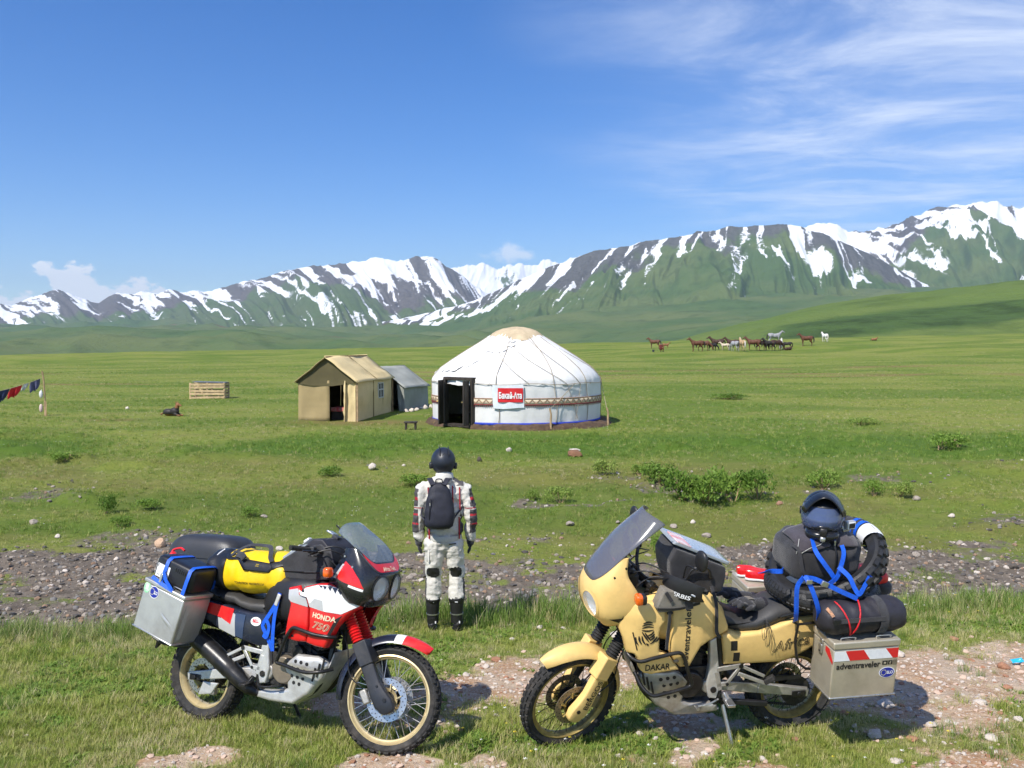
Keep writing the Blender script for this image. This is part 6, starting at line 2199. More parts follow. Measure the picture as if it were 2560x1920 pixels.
def slo_sticker(parent, c, right, up, nrm, a=0.050, b=0.033):
    """blue oval country sticker with a ring of stars and the letters SLO"""
    c, right, up, nrm = [np.array(k, float) for k in (c, right, up, nrm)]
    st = face_decal([c + right * a * 1.1 * math.cos(t) + up * b * 1.12 * math.sin(t) for t in np.linspace(0, 2 * math.pi, 32, endpoint=False)], 'country_sticker', WPRINT, parent, nrm * 0.0008)
    face_decal([c + nrm * 0.0012 + right * a * math.cos(t) + up * b * math.sin(t) for t in np.linspace(0, 2 * math.pi, 32, endpoint=False)], 'blue_field', BLUEP, st, nrm * 0.0006)
    vs_, fs = text_mesh('SLO', b * 0.85, a * 0.86, 0, 0.0008)
    P = [c + right * (x + a * 0.42) + up * y + nrm * 0.0026 for x, y, _ in vs_]
    MB().add(P, fs).build('sticker_letters', WPRINT, st, smooth=False)
    mb = MB()
    for i in range(12):
        t = 2 * math.pi * i / 12
        q = c + right * (-a * 0.45 + b * 0.55 * math.cos(t)) + up * b * 0.55 * math.sin(t) + nrm * 0.0022
        mb.poly([q + right * 0.0032 * math.cos(k) + up * 0.0032 * math.sin(k) for k in np.linspace(0, 2 * math.pi, 5, endpoint=False)], nrm * 0.0004)
    tag(mb.build('star_ring', mat('star_print', (0.75, 0.70, 0.35), 0.5), st, smooth=False), kind='stuff')
    return st


def pannier(M, loc, rot, size, m_box, side, lid_h=0.05, lip=0.006):
    """aluminium box; origin at the middle of its floor"""
    L, W, H = size
    root = held('aluminium_pannier', M, loc, rot)
    MB().box((0, 0, (H - lid_h) / 2), (L, W, H - lid_h)).build('box', m_box, root, bevel=0.012, seg=3)
    lid = MB().box((0, 0, H - lid_h / 2 + 0.001), (L + 2 * lip, W + 2 * lip, lid_h)).build('lid', m_box, root, bevel=0.009, seg=3)
    MB().box((0, 0, 0.006), (L + 0.008, W + 0.008, 0.012)).build('bottom_rim', STEEL, root, bevel=0.004)
    for x in (-0.27, 0.27):
        p = [(x * L - 0.045, side * W * 0.40, H), (x * L - 0.045, side * W * 0.43, H + 0.022), (x * L + 0.045, side * W * 0.43, H + 0.022), (x * L + 0.045, side * W * 0.40, H)]
        MB().tube(spline(p, 4), 0.004, 8).build('lashing_loop', STEEL, root)
    return root, lid


# ---- red machine, right hand pannier
rot16 = Matrix.Rotation(R(16), 4, 'Y')
rp_m = Matrix.Translation((-0.066, -0.335, 0.815)) @ rot16
loc0 = (rp_m @ Vector((0, 0, -0.178)))
rpan, _lid = pannier(MR, loc0, rot16, (0.385, 0.265, 0.356), BOXALU, -1, lid_h=0.030, lip=0.008)
tag(rpan, 'dented aluminium pannier with a blue oval sticker on the red motorcycle', 'pannier')
slo_sticker(rpan, (-0.085, -0.1335, 0.285), (1, 0, 0), (0, 0, 1), (0, -1, 0), 0.040, 0.038)
gs = face_decal([(-0.160 + 0.030 * math.cos(t), -0.1330, 0.295 + 0.040 * math.sin(t)) for t in np.linspace(0, 2 * math.pi, 24, endpoint=False)], 'green_sticker', GREENP, rpan, (0, -0.0012, 0))
face_decal([(-0.172, -0.1342, 0.312), (-0.150, -0.1342, 0.312), (-0.148, -0.1342, 0.285), (-0.170, -0.1342, 0.280)], 'white_mark', WPRINT, gs, (0, -0.0006, 0))
face_decal([(0.1930, -0.105, 0.04), (0.1930, -0.065, 0.04), (0.1930, -0.052, 0.29), (0.1930, -0.092, 0.29)], 'reflector_strip', TAPEG, rpan, (0.0012, 0, 0))
# the dent: a shallow buckled crease
dn = []
for i in range(9):
    t = i / 8
    dn.append([V(0.02 + 0.13 * t, -0.1325 - 0.004 * math.sin(math.pi * t) + k * 0.0, 0.17 - 0.055 * t + k * 0.016) + V(0, -0.004 * (1 - abs(k)), 0) * math.sin(math.pi * t) for k in (-1, -0.3, 0.3, 1)])
MB().loft(dn, closed=False, caps=False).build('dent', BOXALU, rpan, ang=80)

# ---- black canister on its lid
canr = held('black_canister', MR, rp_m @ Vector((0.010, 0.01, 0.181)), rot16)
tag(canr, 'black plastic canister with a white label and red cap, lying on the dented pannier', 'canister')
MB().ell((0, 0, 0.092), (0.185, 0.125, 0.092), 36, 20, p=0.28, q=0.30).build('body', CANP, canr, ang=60)
face_decal([(-0.1845, -0.100, 0.035), (-0.1845, 0.02, 0.035), (-0.1845, 0.02, 0.140), (-0.1845, -0.100, 0.140)], 'label', WPRINT, canr, (-0.0015, 0, 0))
face_decal([(-0.150, -0.1252, 0.032), (-0.030, -0.1252, 0.032), (-0.030, -0.1252, 0.125), (-0.150, -0.1252, 0.125)], 'label', WPRINT, canr, (0, -0.0015, 0))
lb = MB()
for i in range(3):
    lb.box((-0.125 + 0.035 * i, -0.1272, 0.048), (0.014, 0.001, 0.006))
lb.box((-0.142, -0.1272, 0.112), (0.006, 0.001, 0.02))
tag(lb.build('label_print', INK, canr, smooth=False), kind='stuff')
rb2 = MB()
for i in range(6):
    rb2.box((0.02 + 0.018 * i, -0.122, 0.132), (0.008, 0.012, 0.03))
tag(rb2.build('moulded_ribs', CANP, canr, bevel=0.002), kind='stuff')
MB().cyl((-0.175, 0.05, 0.13), (-0.225, 0.06, 0.15), 0.028, n=20).build('cap', RED, canr, bevel=0.005)
MB().tube(spline([(-0.215, 0.05, 0.14), (-0.235, 0.07, 0.175), (-0.19, 0.09, 0.205), (-0.15, 0.09, 0.20)], 5), 0.008, 8).build('cap_handle', RED, canr)
for x0, nm in ((-0.065, 'a'), (0.150, 'b')):
    top = [(x0, -0.140, -0.005), (x0, -0.134, 0.09), (x0, -0.125, 0.165), (x0, -0.10, 0.186), (x0, 0.0, 0.188), (x0, 0.10, 0.186), (x0, 0.130, 0.16), (x0, 0.136, 0.02)]
    nr_ = [(0, -1, 0), (0, -1, 0), (0, -0.7, 0.7), (0, -0.3, 1), (0, 0, 1), (0, 0.3, 1), (0, 0.8, 0.5), (0, 1, 0)]
    so = MB().ribbon(top, 0.030, nr_, 0.003).build('blue_strap', STRAP, None, ang=60)
    so.matrix_world = canr.matrix_world.copy()
    if nm == 'a':
        MB().ribbon([(x0, -0.142, 0.085), (x0 + 0.05, -0.150, 0.04), (x0 + 0.12, -0.150, 0.0)], 0.028, (0, -1, 0), 0.003).build('loose_end', STRAP, so)
        MB().ribbon([(x0 - 0.09, -0.140, 0.018), (x0, -0.15, 0.008), (x0 + 0.13, -0.148, -0.004)], 0.026, (0, -1, 0.3), 0.003).build('lower_run', STRAP, so)
        MB().box((x0 - 0.005, -0.147, 0.035), (0.022, 0.010, 0.075)).build('ratchet', STEEL, so, bevel=0.003)
        tag(so, 'blue strap with steel ratchet over the labelled end of the black canister', 'strap')
    else:
        tag(so, 'blue strap over the front end of the black canister, beside the yellow duffel', 'strap')

# ---- black hard case on the far side
hc = held('black_hard_case', MR, (-0.345, 0.325, 0.775))
tag(hc, 'rounded black plastic hard case on the far side of the red motorcycle', 'case')
MB().ell((0, 0, 0.22), (0.345, 0.185, 0.22), 40, 22, p=0.42, q=0.36).build('lower_shell', HARDB, hc, ang=60)
rings = []
for k in range(13):
    t = k / 12
    zz = 0.36 + 0.17 * math.sin(t * math.pi / 2) ** 0.9
    sc = max(0.02, math.cos(t * math.pi / 2) ** 0.42)
    rings.append([(0.352 * sc * math.copysign(abs(math.cos(a)) ** 0.5, math.cos(a)) + 0.02 * t, 0.192 * sc * math.copysign(abs(math.sin(a)) ** 0.5, math.sin(a)), zz) for a in np.linspace(0, 2 * math.pi, 40, endpoint=False)])
MB().loft(rings).build('lid', HARDB, hc, ang=60)

# ---- yellow duffel along the seat
du = held('yellow_duffel', MR, (0.425, -0.03, 0.955))
tag(du, 'yellow waterproof roll-end duffel with black handles on the red motorcycle', 'duffel bag')


def dsec(x):
    """half width, half height, height of the middle"""
    t = (x + 0.37) / 0.74
    k = interp(t, [0, 0.04, 0.12, 0.5, 0.88, 0.96, 1], [0.80, 0.97, 1.0, 1.04, 1.0, 0.95, 0.72])
    return 0.175 * k, 0.132 * k, 0.132


def dring(x, grow=0.0, n=40):
    hw, hh, zc = dsec(x)
    ring = []
    for a in np.linspace(0, 2 * math.pi, n, endpoint=False):
        c, s2 = math.cos(a), math.sin(a)
        lift = 0.026 * math.exp(-((math.atan2(s2, c) - math.pi / 2) / 0.30) ** 2)
        ring.append((x, (hw + grow) * math.copysign(abs(c) ** 0.75, c), zc + (hh + grow) * math.copysign(abs(s2) ** 0.75, s2) + lift))
    return ring


o = MB().loft([dring(x) for x in np.linspace(-0.185, 0.37, 34)]).build('body', PVC, du, ang=60)
wrinkle(o, 0.018, 11, 3, (1.6, 0.6, 0.8))
o = MB().loft([dring(x, 0.001) for x in np.linspace(-0.37, -0.175, 12)]).build('end_cap', PVC_B, du, ang=60)
wrinkle(o, 0.016, 14, 5)
o = MB().loft([dring(x, 0.0015) for x in np.linspace(0.345, 0.375, 4)]).build('end_cap', PVC_B, du, ang=60)
MB().tube(spline([(-0.285, -0.05, 0.285), (-0.29, -0.12, 0.24), (-0.275, -0.165, 0.16), (-0.255, -0.15, 0.06)], 6), 0.004, 6).build('reflective_piping', WPRINT, du)


def on_duffel(x, a, grow=0.004):
    hw, hh, zc = dsec(x)
    c, s2 = math.cos(a), math.sin(a)
    lift = 0.026 * math.exp(-((a - math.pi / 2) / 0.30) ** 2)
    return V(x, -(hw + grow) * math.copysign(abs(c) ** 0.75, c), zc + (hh + grow) * math.copysign(abs(s2) ** 0.75, s2) + lift)


def duffel_patch(name, corners, material, grow=0.006):
    rows_ = []
    (x0, a0), (x1, a1), (x2, a2), (x3, a3) = corners
    for i in range(9):
        s_ = i / 8
        row = []
        for j in range(9):
            t = j / 8
            x = (x0 * (1 - t) + x1 * t) * (1 - s_) + (x3 * (1 - t) + x2 * t) * s_
            a = (a0 * (1 - t) + a1 * t) * (1 - s_) + (a3 * (1 - t) + a2 * t) * s_
            row.append(on_duffel(x, a, grow))
        rows_.append(row)
    o = MB().loft(rows_, closed=False, caps=False).build(name, material, du, ang=60)
    m = o.modifiers.new('t', 'SOLIDIFY')
    m.thickness = 0.004
    m.offset = 1
    return o


duffel_patch('side_patch', [(-0.20, 1.05), (-0.08, 1.05), (-0.06, 0.62), (-0.16, 0.62)], PVC_B)
duffel_patch('side_patch', [(-0.08, 0.75), (0.30, 0.55), (0.24, 0.12), (0.02, 0.12)], PVC_B)
duffel_patch('side_patch', [(0.22, 0.60), (0.36, 0.95), (0.36, 0.62), (0.26, 0.25)], PVC_B)
for x0 in (-0.115, 0.13):
    for j, (dx, aa) in enumerate(((0, 0.45), (0.006, 0.36))):
        p = on_duffel(x0, aa if x0 > 0 else aa + 0.45, 0.0115)
        MB().bar(p - V(0.014, 0, 0), p + V(0.014, 0, 0), 0.003, 0.004).build('stitching', mat('gold_thread', (0.5, 0.36, 0.05), 0.6), du)
hp = spline([on_duffel(-0.14, 0.85, 0.012), on_duffel(-0.10, 1.15, 0.03), on_duffel(-0.04, 1.40, 0.040), on_duffel(0.06, 1.50, 0.035), on_duffel(0.14, 1.40, 0.035), on_duffel(0.20, 0.95, 0.015), on_duffel(0.24, 0.65, 0.012)], 6)
MB().ribbon(hp, 0.032, (0, -0.6, 1), 0.005).build('carry_handle', FAB_B, du, ang=60)
hp = spline([on_duffel(-0.10, 1.0, 0.012), on_duffel(-0.02, 0.78, 0.030), on_duffel(0.02, 0.60, 0.030)], 6)
MB().ribbon(hp, 0.045, (0, -1, 0.4), 0.01).build('handle_wrap', FAB_B, du, ang=60)
vs_, fs = text_mesh('TOURATECH  WATERPROOF', 0.022, 0.26, 0, 0.0006)
P = []
for x, y, _ in vs_:
    P.append(on_duffel(0.07 + x, -0.30 + y / 0.15, 0.0075))
MB().add(P, fs).build('duffel_lettering', INK, du, smooth=False)

# ---- tank bag of the red machine
tb = held('tank_bag', MR, (0.95, 0, 1.08))
tag(tb, 'black tank bag with a clear map pocket behind the red motorcycle windscreen', 'tank bag')


def slab(profile, ys, bevel, name, material, parent, sub=2):
    """side profile in x/z swept across y with shrunken ends"""
    cx = sum(p[0] for p in profile) / len(profile)
    cz = sum(p[1] for p in profile) / len(profile)
    rings = [[(cx + (p[0] - cx) * k, y, cz + (p[1] - cz) * k) for p in profile] for y, k in ys]
    o = MB().loft(rings).build(name, material, parent, ang=180, bevel=bevel)
    d = o.modifiers.new('sub', 'SUBSURF')
    d.levels = d.render_levels = sub
    return o


slab([(-0.235, 0.005), (-0.245, 0.115), (-0.13, 0.185), (0.0, 0.235), (0.10, 0.255), (0.175, 0.20), (0.205, 0.115), (0.20, 0.02), (0.0, -0.005)], ((-0.185, 0.86), (-0.18, 0.97), (-0.08, 1.0), (0.08, 1.0), (0.18, 0.97), (0.185, 0.86)), 0.02, 'body', FAB_B, tb)
slab([(-0.225, 0.125), (-0.12, 0.195), (-0.02, 0.238), (-0.02, 0.250), (-0.13, 0.212), (-0.235, 0.142)], ((-0.145, 0.97), (-0.14, 1.0), (0.14, 1.0), (0.145, 0.97)), 0.004, 'map_pocket', CLEARP, tb, 1)
for x0, x1, y0, y1, mm in ((-0.20, -0.11, -0.12, -0.02, WPRINT), (-0.17, -0.12, -0.01, 0.06, BLUEP), (-0.10, -0.05, -0.10, 0.05, TAPEW)):
    zf = lambda x: 0.142 + (x + 0.235) * 0.68 + 0.006
    MB().poly([(x0, y0, zf(x0)), (x1, y0, zf(x1)), (x1, y1, zf(x1)), (x0, y1, zf(x0))], (0, 0, 0.003)).build('map_sheet', mm, tb, smooth=False)
slab([(-0.06, 0.225), (0.02, 0.285), (0.10, 0.285), (0.17, 0.225), (0.205, 0.13), (0.17, 0.15), (0.10, 0.235), (0.0, 0.235)], ((-0.15, 0.9), (-0.14, 1.0), (0.14, 1.0), (0.15, 0.9)), 0.006, 'front_flap', NYLON, tb)
MB().box((-0.075, -0.08, 0.268), (0.05, 0.035, 0.014), Matrix.Rotation(R(-30), 3, 'Y')).build('phone_mount', TAPEW, tb, bevel=0.004)
MB().tube([(-0.24, -0.186, 0.052), (0.0, -0.192, 0.060), (0.19, -0.186, 0.072)], 0.005, 6).build('zip', BLACK, tb)

# ---- blue tie-down hanging at the red tank
bs = MB().ribbon(spline([(0.790, -0.235, 0.99), (0.765, -0.235, 0.92), (0.70, -0.228, 0.83), (0.655, -0.225, 0.76), (0.69, -0.222, 0.70), (0.745, -0.215, 0.60)], 4), 0.030, (0, -1, 0), 0.004).build('blue_strap', STRAP, None, ang=60)
bs.matrix_world = MR
MB().ribbon(spline([(0.785, -0.242, 0.95), (0.765, -0.242, 0.85), (0.755, -0.238, 0.74), (0.750, -0.225, 0.60)], 4), 0.028, (0, -1, 0), 0.004).build('second_run', STRAP, bs, ang=60)
MB().ribbon(spline([(0.66, -0.232, 0.77), (0.69, -0.240, 0.80), (0.72, -0.240, 0.76), (0.70, -0.236, 0.69), (0.665, -0.23, 0.70)], 4), 0.026, (0, -1, 0), 0.004).build('loop', STRAP, bs, ang=60)
MB().box((0.782, -0.247, 0.945), (0.030, 0.012, 0.085), Matrix.Rotation(R(20), 3, 'Y')).build('buckle', TAPEG, bs, bevel=0.006)
tag(bs, 'blue tie-down strap hanging beside the red fuel tank, with a silver buckle', 'strap')

# ================================================================ yellow machine
yp, _lid = pannier(MY, (-0.222, 0.388, 0.50), None, (0.455, 0.262, 0.387), BOXALU_Y, 1, lid_h=0.048, lip=0.004)
tag(yp, 'aluminium pannier with red and white warning tape on the yellow motorcycle', 'pannier')
L2, W2 = 0.2285, 0.1325


def tape(pts, nm, mm, n_=(0, 1, 0)):
    face_decal(pts, nm, mm, yp, tuple(0.0012 * k for k in n_))


zt0, zt1 = 0.262, 0.328


def fx(x, z):
    return (x, W2 - 0.0005, z)


seq = [(0.225, 0.17, 'w'), (0.17, 0.055, 'w'), (0.055, -0.075, 'r'), (-0.075, -0.155, 'w'), (-0.155, -0.225, 'r')]
sl = 0.034
tape([fx(0.222, zt0), fx(0.222, zt1), fx(0.165, zt1), fx(0.165 - sl, zt0)], 'white_tape', TAPEW)
tape([fx(0.165 - sl, zt0), fx(0.165, zt1), fx(0.146, zt1), fx(0.146 - sl, zt0)], 'white_tape', TAPEW)
tape([fx(0.146 - sl, zt0), fx(0.146, zt1), fx(0.020, zt1), fx(0.020 - sl * 1.4, zt0)], 'red_tape', RPRINT)
tape([fx(0.020 - sl * 1.4, zt0), fx(0.020, zt1), fx(-0.132, zt1), fx(-0.132 - sl * 1.6, zt0)], 'white_tape', TAPEW)
tape([fx(-0.132 - sl * 1.6, zt0), fx(-0.132, zt1), fx(-0.222, zt1), fx(-0.222, zt0)], 'red_tape', RPRINT)
tape([(L2 - 0.0005, 0.035, 0.325), (L2 - 0.0005, 0.080, 0.325), (L2 - 0.0005, 0.130, 0.262), (L2 - 0.0005, 0.128, 0.24), (L2 - 0.0005, 0.035, 0.292)], 'red_tape', RPRINT, (1, 0, 0))


def plain(txt, size, width, c, mm, nm, bold=0.0):
    vs_, fs = text_mesh(txt, size, width, 0, bold)
    MB().add([(c[0] - x, W2 + 0.0012, c[1] + y) for x, y, _ in vs_], fs).build(nm, mm, yp, smooth=False)


plain('adventraveler', 0.058, 0.305, (0.048, 0.226), INK, 'pannier_lettering', 0.0012)


def icon(cx, kind):
    cz = 0.230
    h = 0.014
    fr_ = []
    if kind == 2:
        for a, b in (((-h, -h), (h, -h)), ((h, -h), (h, h)), ((h, h), (-h, h)), ((-h, h), (-h, -h))):
            fr_.append((a, b))
        mb = MB()
        for a, b in fr_:
            mb.bar((cx - a[0], W2 + 0.001, cz + a[1]), (cx - b[0], W2 + 0.001, cz + b[1]), 0.004, 0.001, up=(0, 1, 0))
        mb.rev([(0.005, -0.0004), (0.008, -0.0004), (0.008, 0.0006), (0.005, 0.0006)], (cx, W2 + 0.001, cz), (0, 1, 0), n=16, closed=True)
        mb.build('social_mark', BRONZE, yp, smooth=False)
    else:
        sq = face_decal([(cx + sx * h * (1.25 if kind == 0 else 1), W2 - 0.0002, cz + sz * h) for sx, sz in ((1, -1), (-1, -1), (-1, 1), (1, 1))], 'social_mark', INK, yp, (0, 0.0012, 0))
        if kind == 0:
            face_decal([(cx + sx * 0.008, W2 + 0.0012, cz + sz * 0.006) for sx, sz in ((1, -1), (-1, -1), (-1, 1), (1, 1))], 'mark_field', BOXALU_Y, sq, (0, 0.0006, 0))
        else:
            vs_, fs = text_mesh('f', 0.032, None, 0, 0.001)
            MB().add([(cx - x, W2 + 0.0018, cz - 0.002 + y) for x, y, _ in vs_], fs).build('mark_letter', BOXALU_Y, sq, smooth=False)


for i, cx in enumerate((-0.135, -0.172, -0.206)):
    icon(cx, i)
slo_sticker(yp, (-0.155, W2, 0.163), (-1, 0, 0), (0, 0, 1), (0, 1, 0), 0.050, 0.033)
MB().box((L2 + 0.004, -0.012, 0.335), (0.010, 0.034, 0.030)).box((L2 + 0.007, -0.012, 0.285), (0.014, 0.040, 0.062)).build('latch', STEEL, yp, bevel=0.004)
MB().cyl((L2 + 0.012, -0.012, 0.270), (L2 + 0.016, -0.012, 0.270), 0.008, n=12).build('lock', BLACK_M, yp)

fp, _lid = pannier(MY, (0.0, -0.405, 0.52), None, (0.46, 0.27, 0.41), BOXALU_Y, -1, lid_h=0.048, lip=0.004)
tag(fp, 'plain aluminium pannier on the far side of the yellow motorcycle', 'pannier')

# ---- black roll bag on the near pannier
rb = held('roll_bag', MY, (-0.225, 0.392, 0.895))
tag(rb, 'black cylindrical roll bag laced with red cord on the taped pannier', 'bag')
rings = []
for i in range(30):
    t = i / 29
    x = 0.295 - 0.59 * t
    k = (1 - abs(2 * t - 1) ** 7 * 0.45) if 0 < i < 29 else 0.40
    rings.append([(x, 0.128 * k * math.copysign(abs(math.cos(a)) ** 0.9, math.cos(a)), 0.112 + 0.108 * k * math.copysign(abs(math.sin(a)) ** 0.85, math.sin(a))) for a in np.linspace(0, 2 * math.pi, 40, endpoint=False)])
o = MB().loft(rings).build('body', NYLON, rb, ang=60)
wrinkle(o, 0.020, 13, 8, (1.3, 1, 1))


def rbp(x, a, g=0.006):
    return V(x, (0.128 + g) * math.cos(a), 0.112 + (0.108 + g) * math.sin(a))


for x0, x1, a1, nm in ((0.20, 0.115, -0.75, 'c'), (0.04, 0.115, -0.80, 'd')):
    pts = [rbp(x0 + (x1 - x0) * t, 1.35 + (a1 - 1.35) * t, 0.010) for t in np.linspace(0, 1, 24)]
    co = MB().tube(pts, 0.0055, 8).build('red_lacing_cord', CORD_R, None, ang=80)
    co.matrix_world = rb.matrix_world.copy()
    tag(co, 'red cord lacing the black roll bag, ' + ('nearer the orange label' if nm == 'c' else 'farther from the orange label'), 'cord')
for x0 in (-0.10,):
    MB().ribbon([rbp(x0, a, 0.007) for a in np.linspace(2.2, -1.2, 18)], 0.055, [(0, math.cos(a), math.sin(a)) for a in np.linspace(2.2, -1.2, 18)], 0.003).build('compression_strap', FAB_B, rb, ang=60)
MB().ribbon([rbp(x, 0.25, 0.009) for x in np.linspace(0.22, -0.10, 8)], 0.028, (0, 1, 0.2), 0.004).build('side_strap', FAB_B, rb, ang=60)
MB().box(rbp(0.235, 0.25, 0.012), (0.05, 0.016, 0.036)).build('buckle', BLACK, rb, bevel=0.004)
MB().ribbon([rbp(0.275, 1.0, 0.004), rbp(0.262, 0.75, 0.006), rbp(0.25, 0.5, 0.007)], 0.020, (0.6, 0.8, 0.5), 0.001).build('orange_label', mat('orange_print', (0.62, 0.28, 0.12), 0.6, col2=(0.15, 0.10, 0.08), vscale=120), rb)

# ---- spare tyres
st1 = held('spare_tyre', MY, (-0.17, 0, 0.985))
tag(st1, 'black road spare tyre lying flat on the yellow motorcycle seat, the lower of two', 'tyre')
tyre_mesh((0, 0, 0.055), 0.375, 0.125, 64, [(-0.040, 0.045), (0.0, 0.030), (0.040, 0.045)], knob_h=0.003, axis=(0, 0, 1), rim_r=0.285, knob_len=0.72).build('carcass', RUBBER_N, st1, ang=30)
nrm = Vector((0.58, 0.15, 1)).normalized()
rotT = nrm.to_track_quat('Z', 'Y').to_matrix().to_4x4()
st2 = held('spare_tyre', MY, (-0.185, 0.0, 1.215), rotT)
tag(st2, 'knobbly spare tyre tilted around the black bag, the upper of two', 'tyre')
tyre_mesh((0, 0, 0), 0.395, 0.145, 28, [(-0.056, 0.036), (-0.019, 0.038), (0.019, 0.038), (0.056, 0.036)], knob_h=0.015, axis=(0, 0, 1), rim_r=0.295, knob_len=0.66).build('carcass', RUBBER_N, st2, ang=30)


def wrap(a0, a1, nm, mm, g=0.014):
    rings = []
    for a in np.linspace(a0, a1, 8):
        q = V(math.cos(a), math.sin(a), 0)
        rings.append([q * (0.340 + (0.064 + g) * math.cos(k)) + V(0, 0, (0.074 + g) * math.sin(k)) for k in np.linspace(0, 2 * math.pi, 20, endpoint=False)])
    return MB().loft(rings, caps=False).build(nm, mm, st2, ang=70)


W_ANG = None
# the raised part of the tyre (away from the front, to the far side) carries the white tape
inv = rotT.to_3x3().inverted()
tgt = inv @ (Vector((-0.413, 0.05, 1.433)) - Vector((-0.185, 0, 1.215)))
aw = math.atan2(tgt.y, tgt.x)
wrap(aw - 0.16, aw + 0.16, 'white_wrapping', TAPEW)
sgn = 1 if (rotT.to_3x3() @ Vector((math.cos(aw + 0.3), math.sin(aw + 0.3), 0))).y < (rotT.to_3x3() @ Vector((math.cos(aw - 0.3), math.sin(aw - 0.3), 0))).y else -1
wrap(aw + sgn * 0.20, aw + sgn * 0.29, 'blue_wrapping', STRAP)
wrap(aw + sgn * 0.36, aw + sgn * 0.44, 'blue_wrapping', STRAP)
wrap(aw + sgn * 0.16, aw + sgn * 0.62, 'black_wrapping', FAB_B, 0.010)

# ---- big black holdall inside the tyre
bg = held('black_holdall', MY, (-0.10, 0.02, 1.135))
tag(bg, 'stuffed black and plum holdall with a zip, under the full-face helmet', 'bag')
o = MB().ell((0, 0, 0.155), (0.262, 0.222, 0.160), 56, 34, p=0.62, q=0.62).build('body', FAB_B, bg, ang=70)
wrinkle(o, 0.040, 8.5, 12)


def bagp(x, a, g=0.008):
    """point on the near side of the holdall; a = 0 faces the viewer, 90 deg is the top"""
    k = max(0.0, 1 - (abs(x) / 0.262) ** 3.2) ** (1 / 3.2)
    return V(x, (0.222 * k + g) * math.copysign(abs(math.cos(a)) ** 0.62, math.cos(a)), 0.155 + (0.160 * k + g) * math.copysign(abs(math.sin(a)) ** 0.62, math.sin(a)))


def bag_panel(nm, xs, a0f, a1f, mm, g=0.012):
    rows_ = []
    for x in xs:
        rows_.append([bagp(x, a0f(x) + (a1f(x) - a0f(x)) * t, g) for t in np.linspace(0, 1, 14)])
    o = MB().loft(rows_, closed=False, caps=False).build(nm, mm, bg, ang=70)
    m = o.modifiers.new('t', 'SOLIDIFY')
    m.thickness = 0.012
    m.offset = 0
    wrinkle(o, 0.010, 12, 17)
    return o


bag_panel('top_panel', np.linspace(0.225, 0.02, 12), lambda x: 0.45 + 0.9 * max(0, 0.13 - x) * 2, lambda x: 1.75, FAB_P)
bag_panel('top_panel', np.linspace(-0.03, -0.20, 10), lambda x: 0.55 + 0.4 * max(0, x + 0.15), lambda x: 1.75, FAB_P)
MB().tube(spline([bagp(0.02, 1.15, 0.022), bagp(0.09, 0.72, 0.022), bagp(0.16, 0.58, 0.022), bagp(0.225, 0.30, 0.022)], 6), 0.0022, 6).build('reflective_piping', TAPEG, bg)
MB().tube(spline([bagp(0.235, 0.35, 0.02), bagp(0.225, 0.7, 0.024), bagp(0.20, 1.15, 0.024)], 6), 0.0022, 6).build('reflective_piping', TAPEG, bg)
MB().tube(spline([bagp(-0.008, 1.2, 0.016), bagp(-0.006, 0.8, 0.016), bagp(-0.01, 0.2, 0.012), bagp(-0.01, -0.4, 0.010)], 6), 0.006, 6).build('zip', BLACK, bg)
MB().box(bagp(-0.008, 0.72, 0.024), (0.012, 0.008, 0.04)).build('zip_pull', STEEL, bg, bevel=0.003)
MB().ribbon(spline([bagp(0.238, 1.0, 0.018), bagp(0.225, 0.45, 0.030), bagp(0.20, -0.1, 0.024), bagp(0.13, -0.5, 0.012)], 6), 0.022, (0.4, 1, 0.2), 0.005).build('carry_handle', FAB_B, bg, ang=60)

# ---- blue lashing straps
def strap(pts, nm, lab, w=0.030, up=(0, 1, 0.15)):
    o = MB().ribbon(spline(pts, 5), w, up, 0.004).build('blue_strap', STRAP, None, ang=60)
    o.matrix_world = MY
    tag(o, lab, 'strap')
    return o


strap([(0.205, 0.375, 0.985), (0.225, 0.410, 1.05), (0.232, 0.410, 1.15), (0.228, 0.402, 1.235), (0.172, 0.365, 1.272)], 's', 'blue strap hanging over the front of both spare tyres, nearest the gloves')
s2_ = strap([(0.055, 0.385, 0.985), (0.082, 0.425, 1.066), (0.118, 0.425, 1.166), (0.150, 0.405, 1.245), (0.168, 0.375, 1.285)], 's', 'blue strap with a square buckle hanging over both spare tyres')
MB().box((0.158, 0.418, 1.262), (0.040, 0.008, 0.030)).build('buckle', STEEL, s2_, bevel=0.003)
s3_ = strap([(0.172, 0.372, 1.276), (0.108, 0.380, 1.266), (0.049, 0.395, 1.242), (-0.066, 0.415, 1.186), (-0.182, 0.42, 1.132)], 's', 'blue strap running across the knobbly tyre, with a steel ratchet')
MB().box((0.045, 0.408, 1.238), (0.050, 0.014, 0.034), Matrix.Rotation(R(-25), 3, 'Y')).build('ratchet', STEEL, s3_, bevel=0.003)
strap([(0.030, 0.18, 1.448), (0.045, 0.262, 1.40), (0.005, 0.300, 1.335), (-0.045, 0.312, 1.27), (-0.075, 0.320, 1.225)], 's', 'blue strap crossing the holdall down from beside its zip')
strap([(-0.155, 0.19, 1.440), (-0.152, 0.262, 1.385), (-0.120, 0.300, 1.310), (-0.080, 0.330, 1.245), (0.015, 0.395, 1.225)], 's', 'blue strap crossing the holdall from the action camera towards the ratchet')
strap([(-0.085, 0.33, 1.315), (-0.138, 0.375, 1.262), (-0.165, 0.40, 1.199), (-0.195, 0.415, 1.160), (-0.235, 0.40, 1.205), (-0.290, 0.37, 1.262)], 's', 'blue strap knotted on the knobbly tyre above the roll bag')
strap([(0.335, 0.10, 1.20), (0.325, 0.22, 1.262), (0.270, 0.26, 1.275), (0.24, 0.22, 1.27)], 's', 'short blue strap end at the front edge of the black holdall')

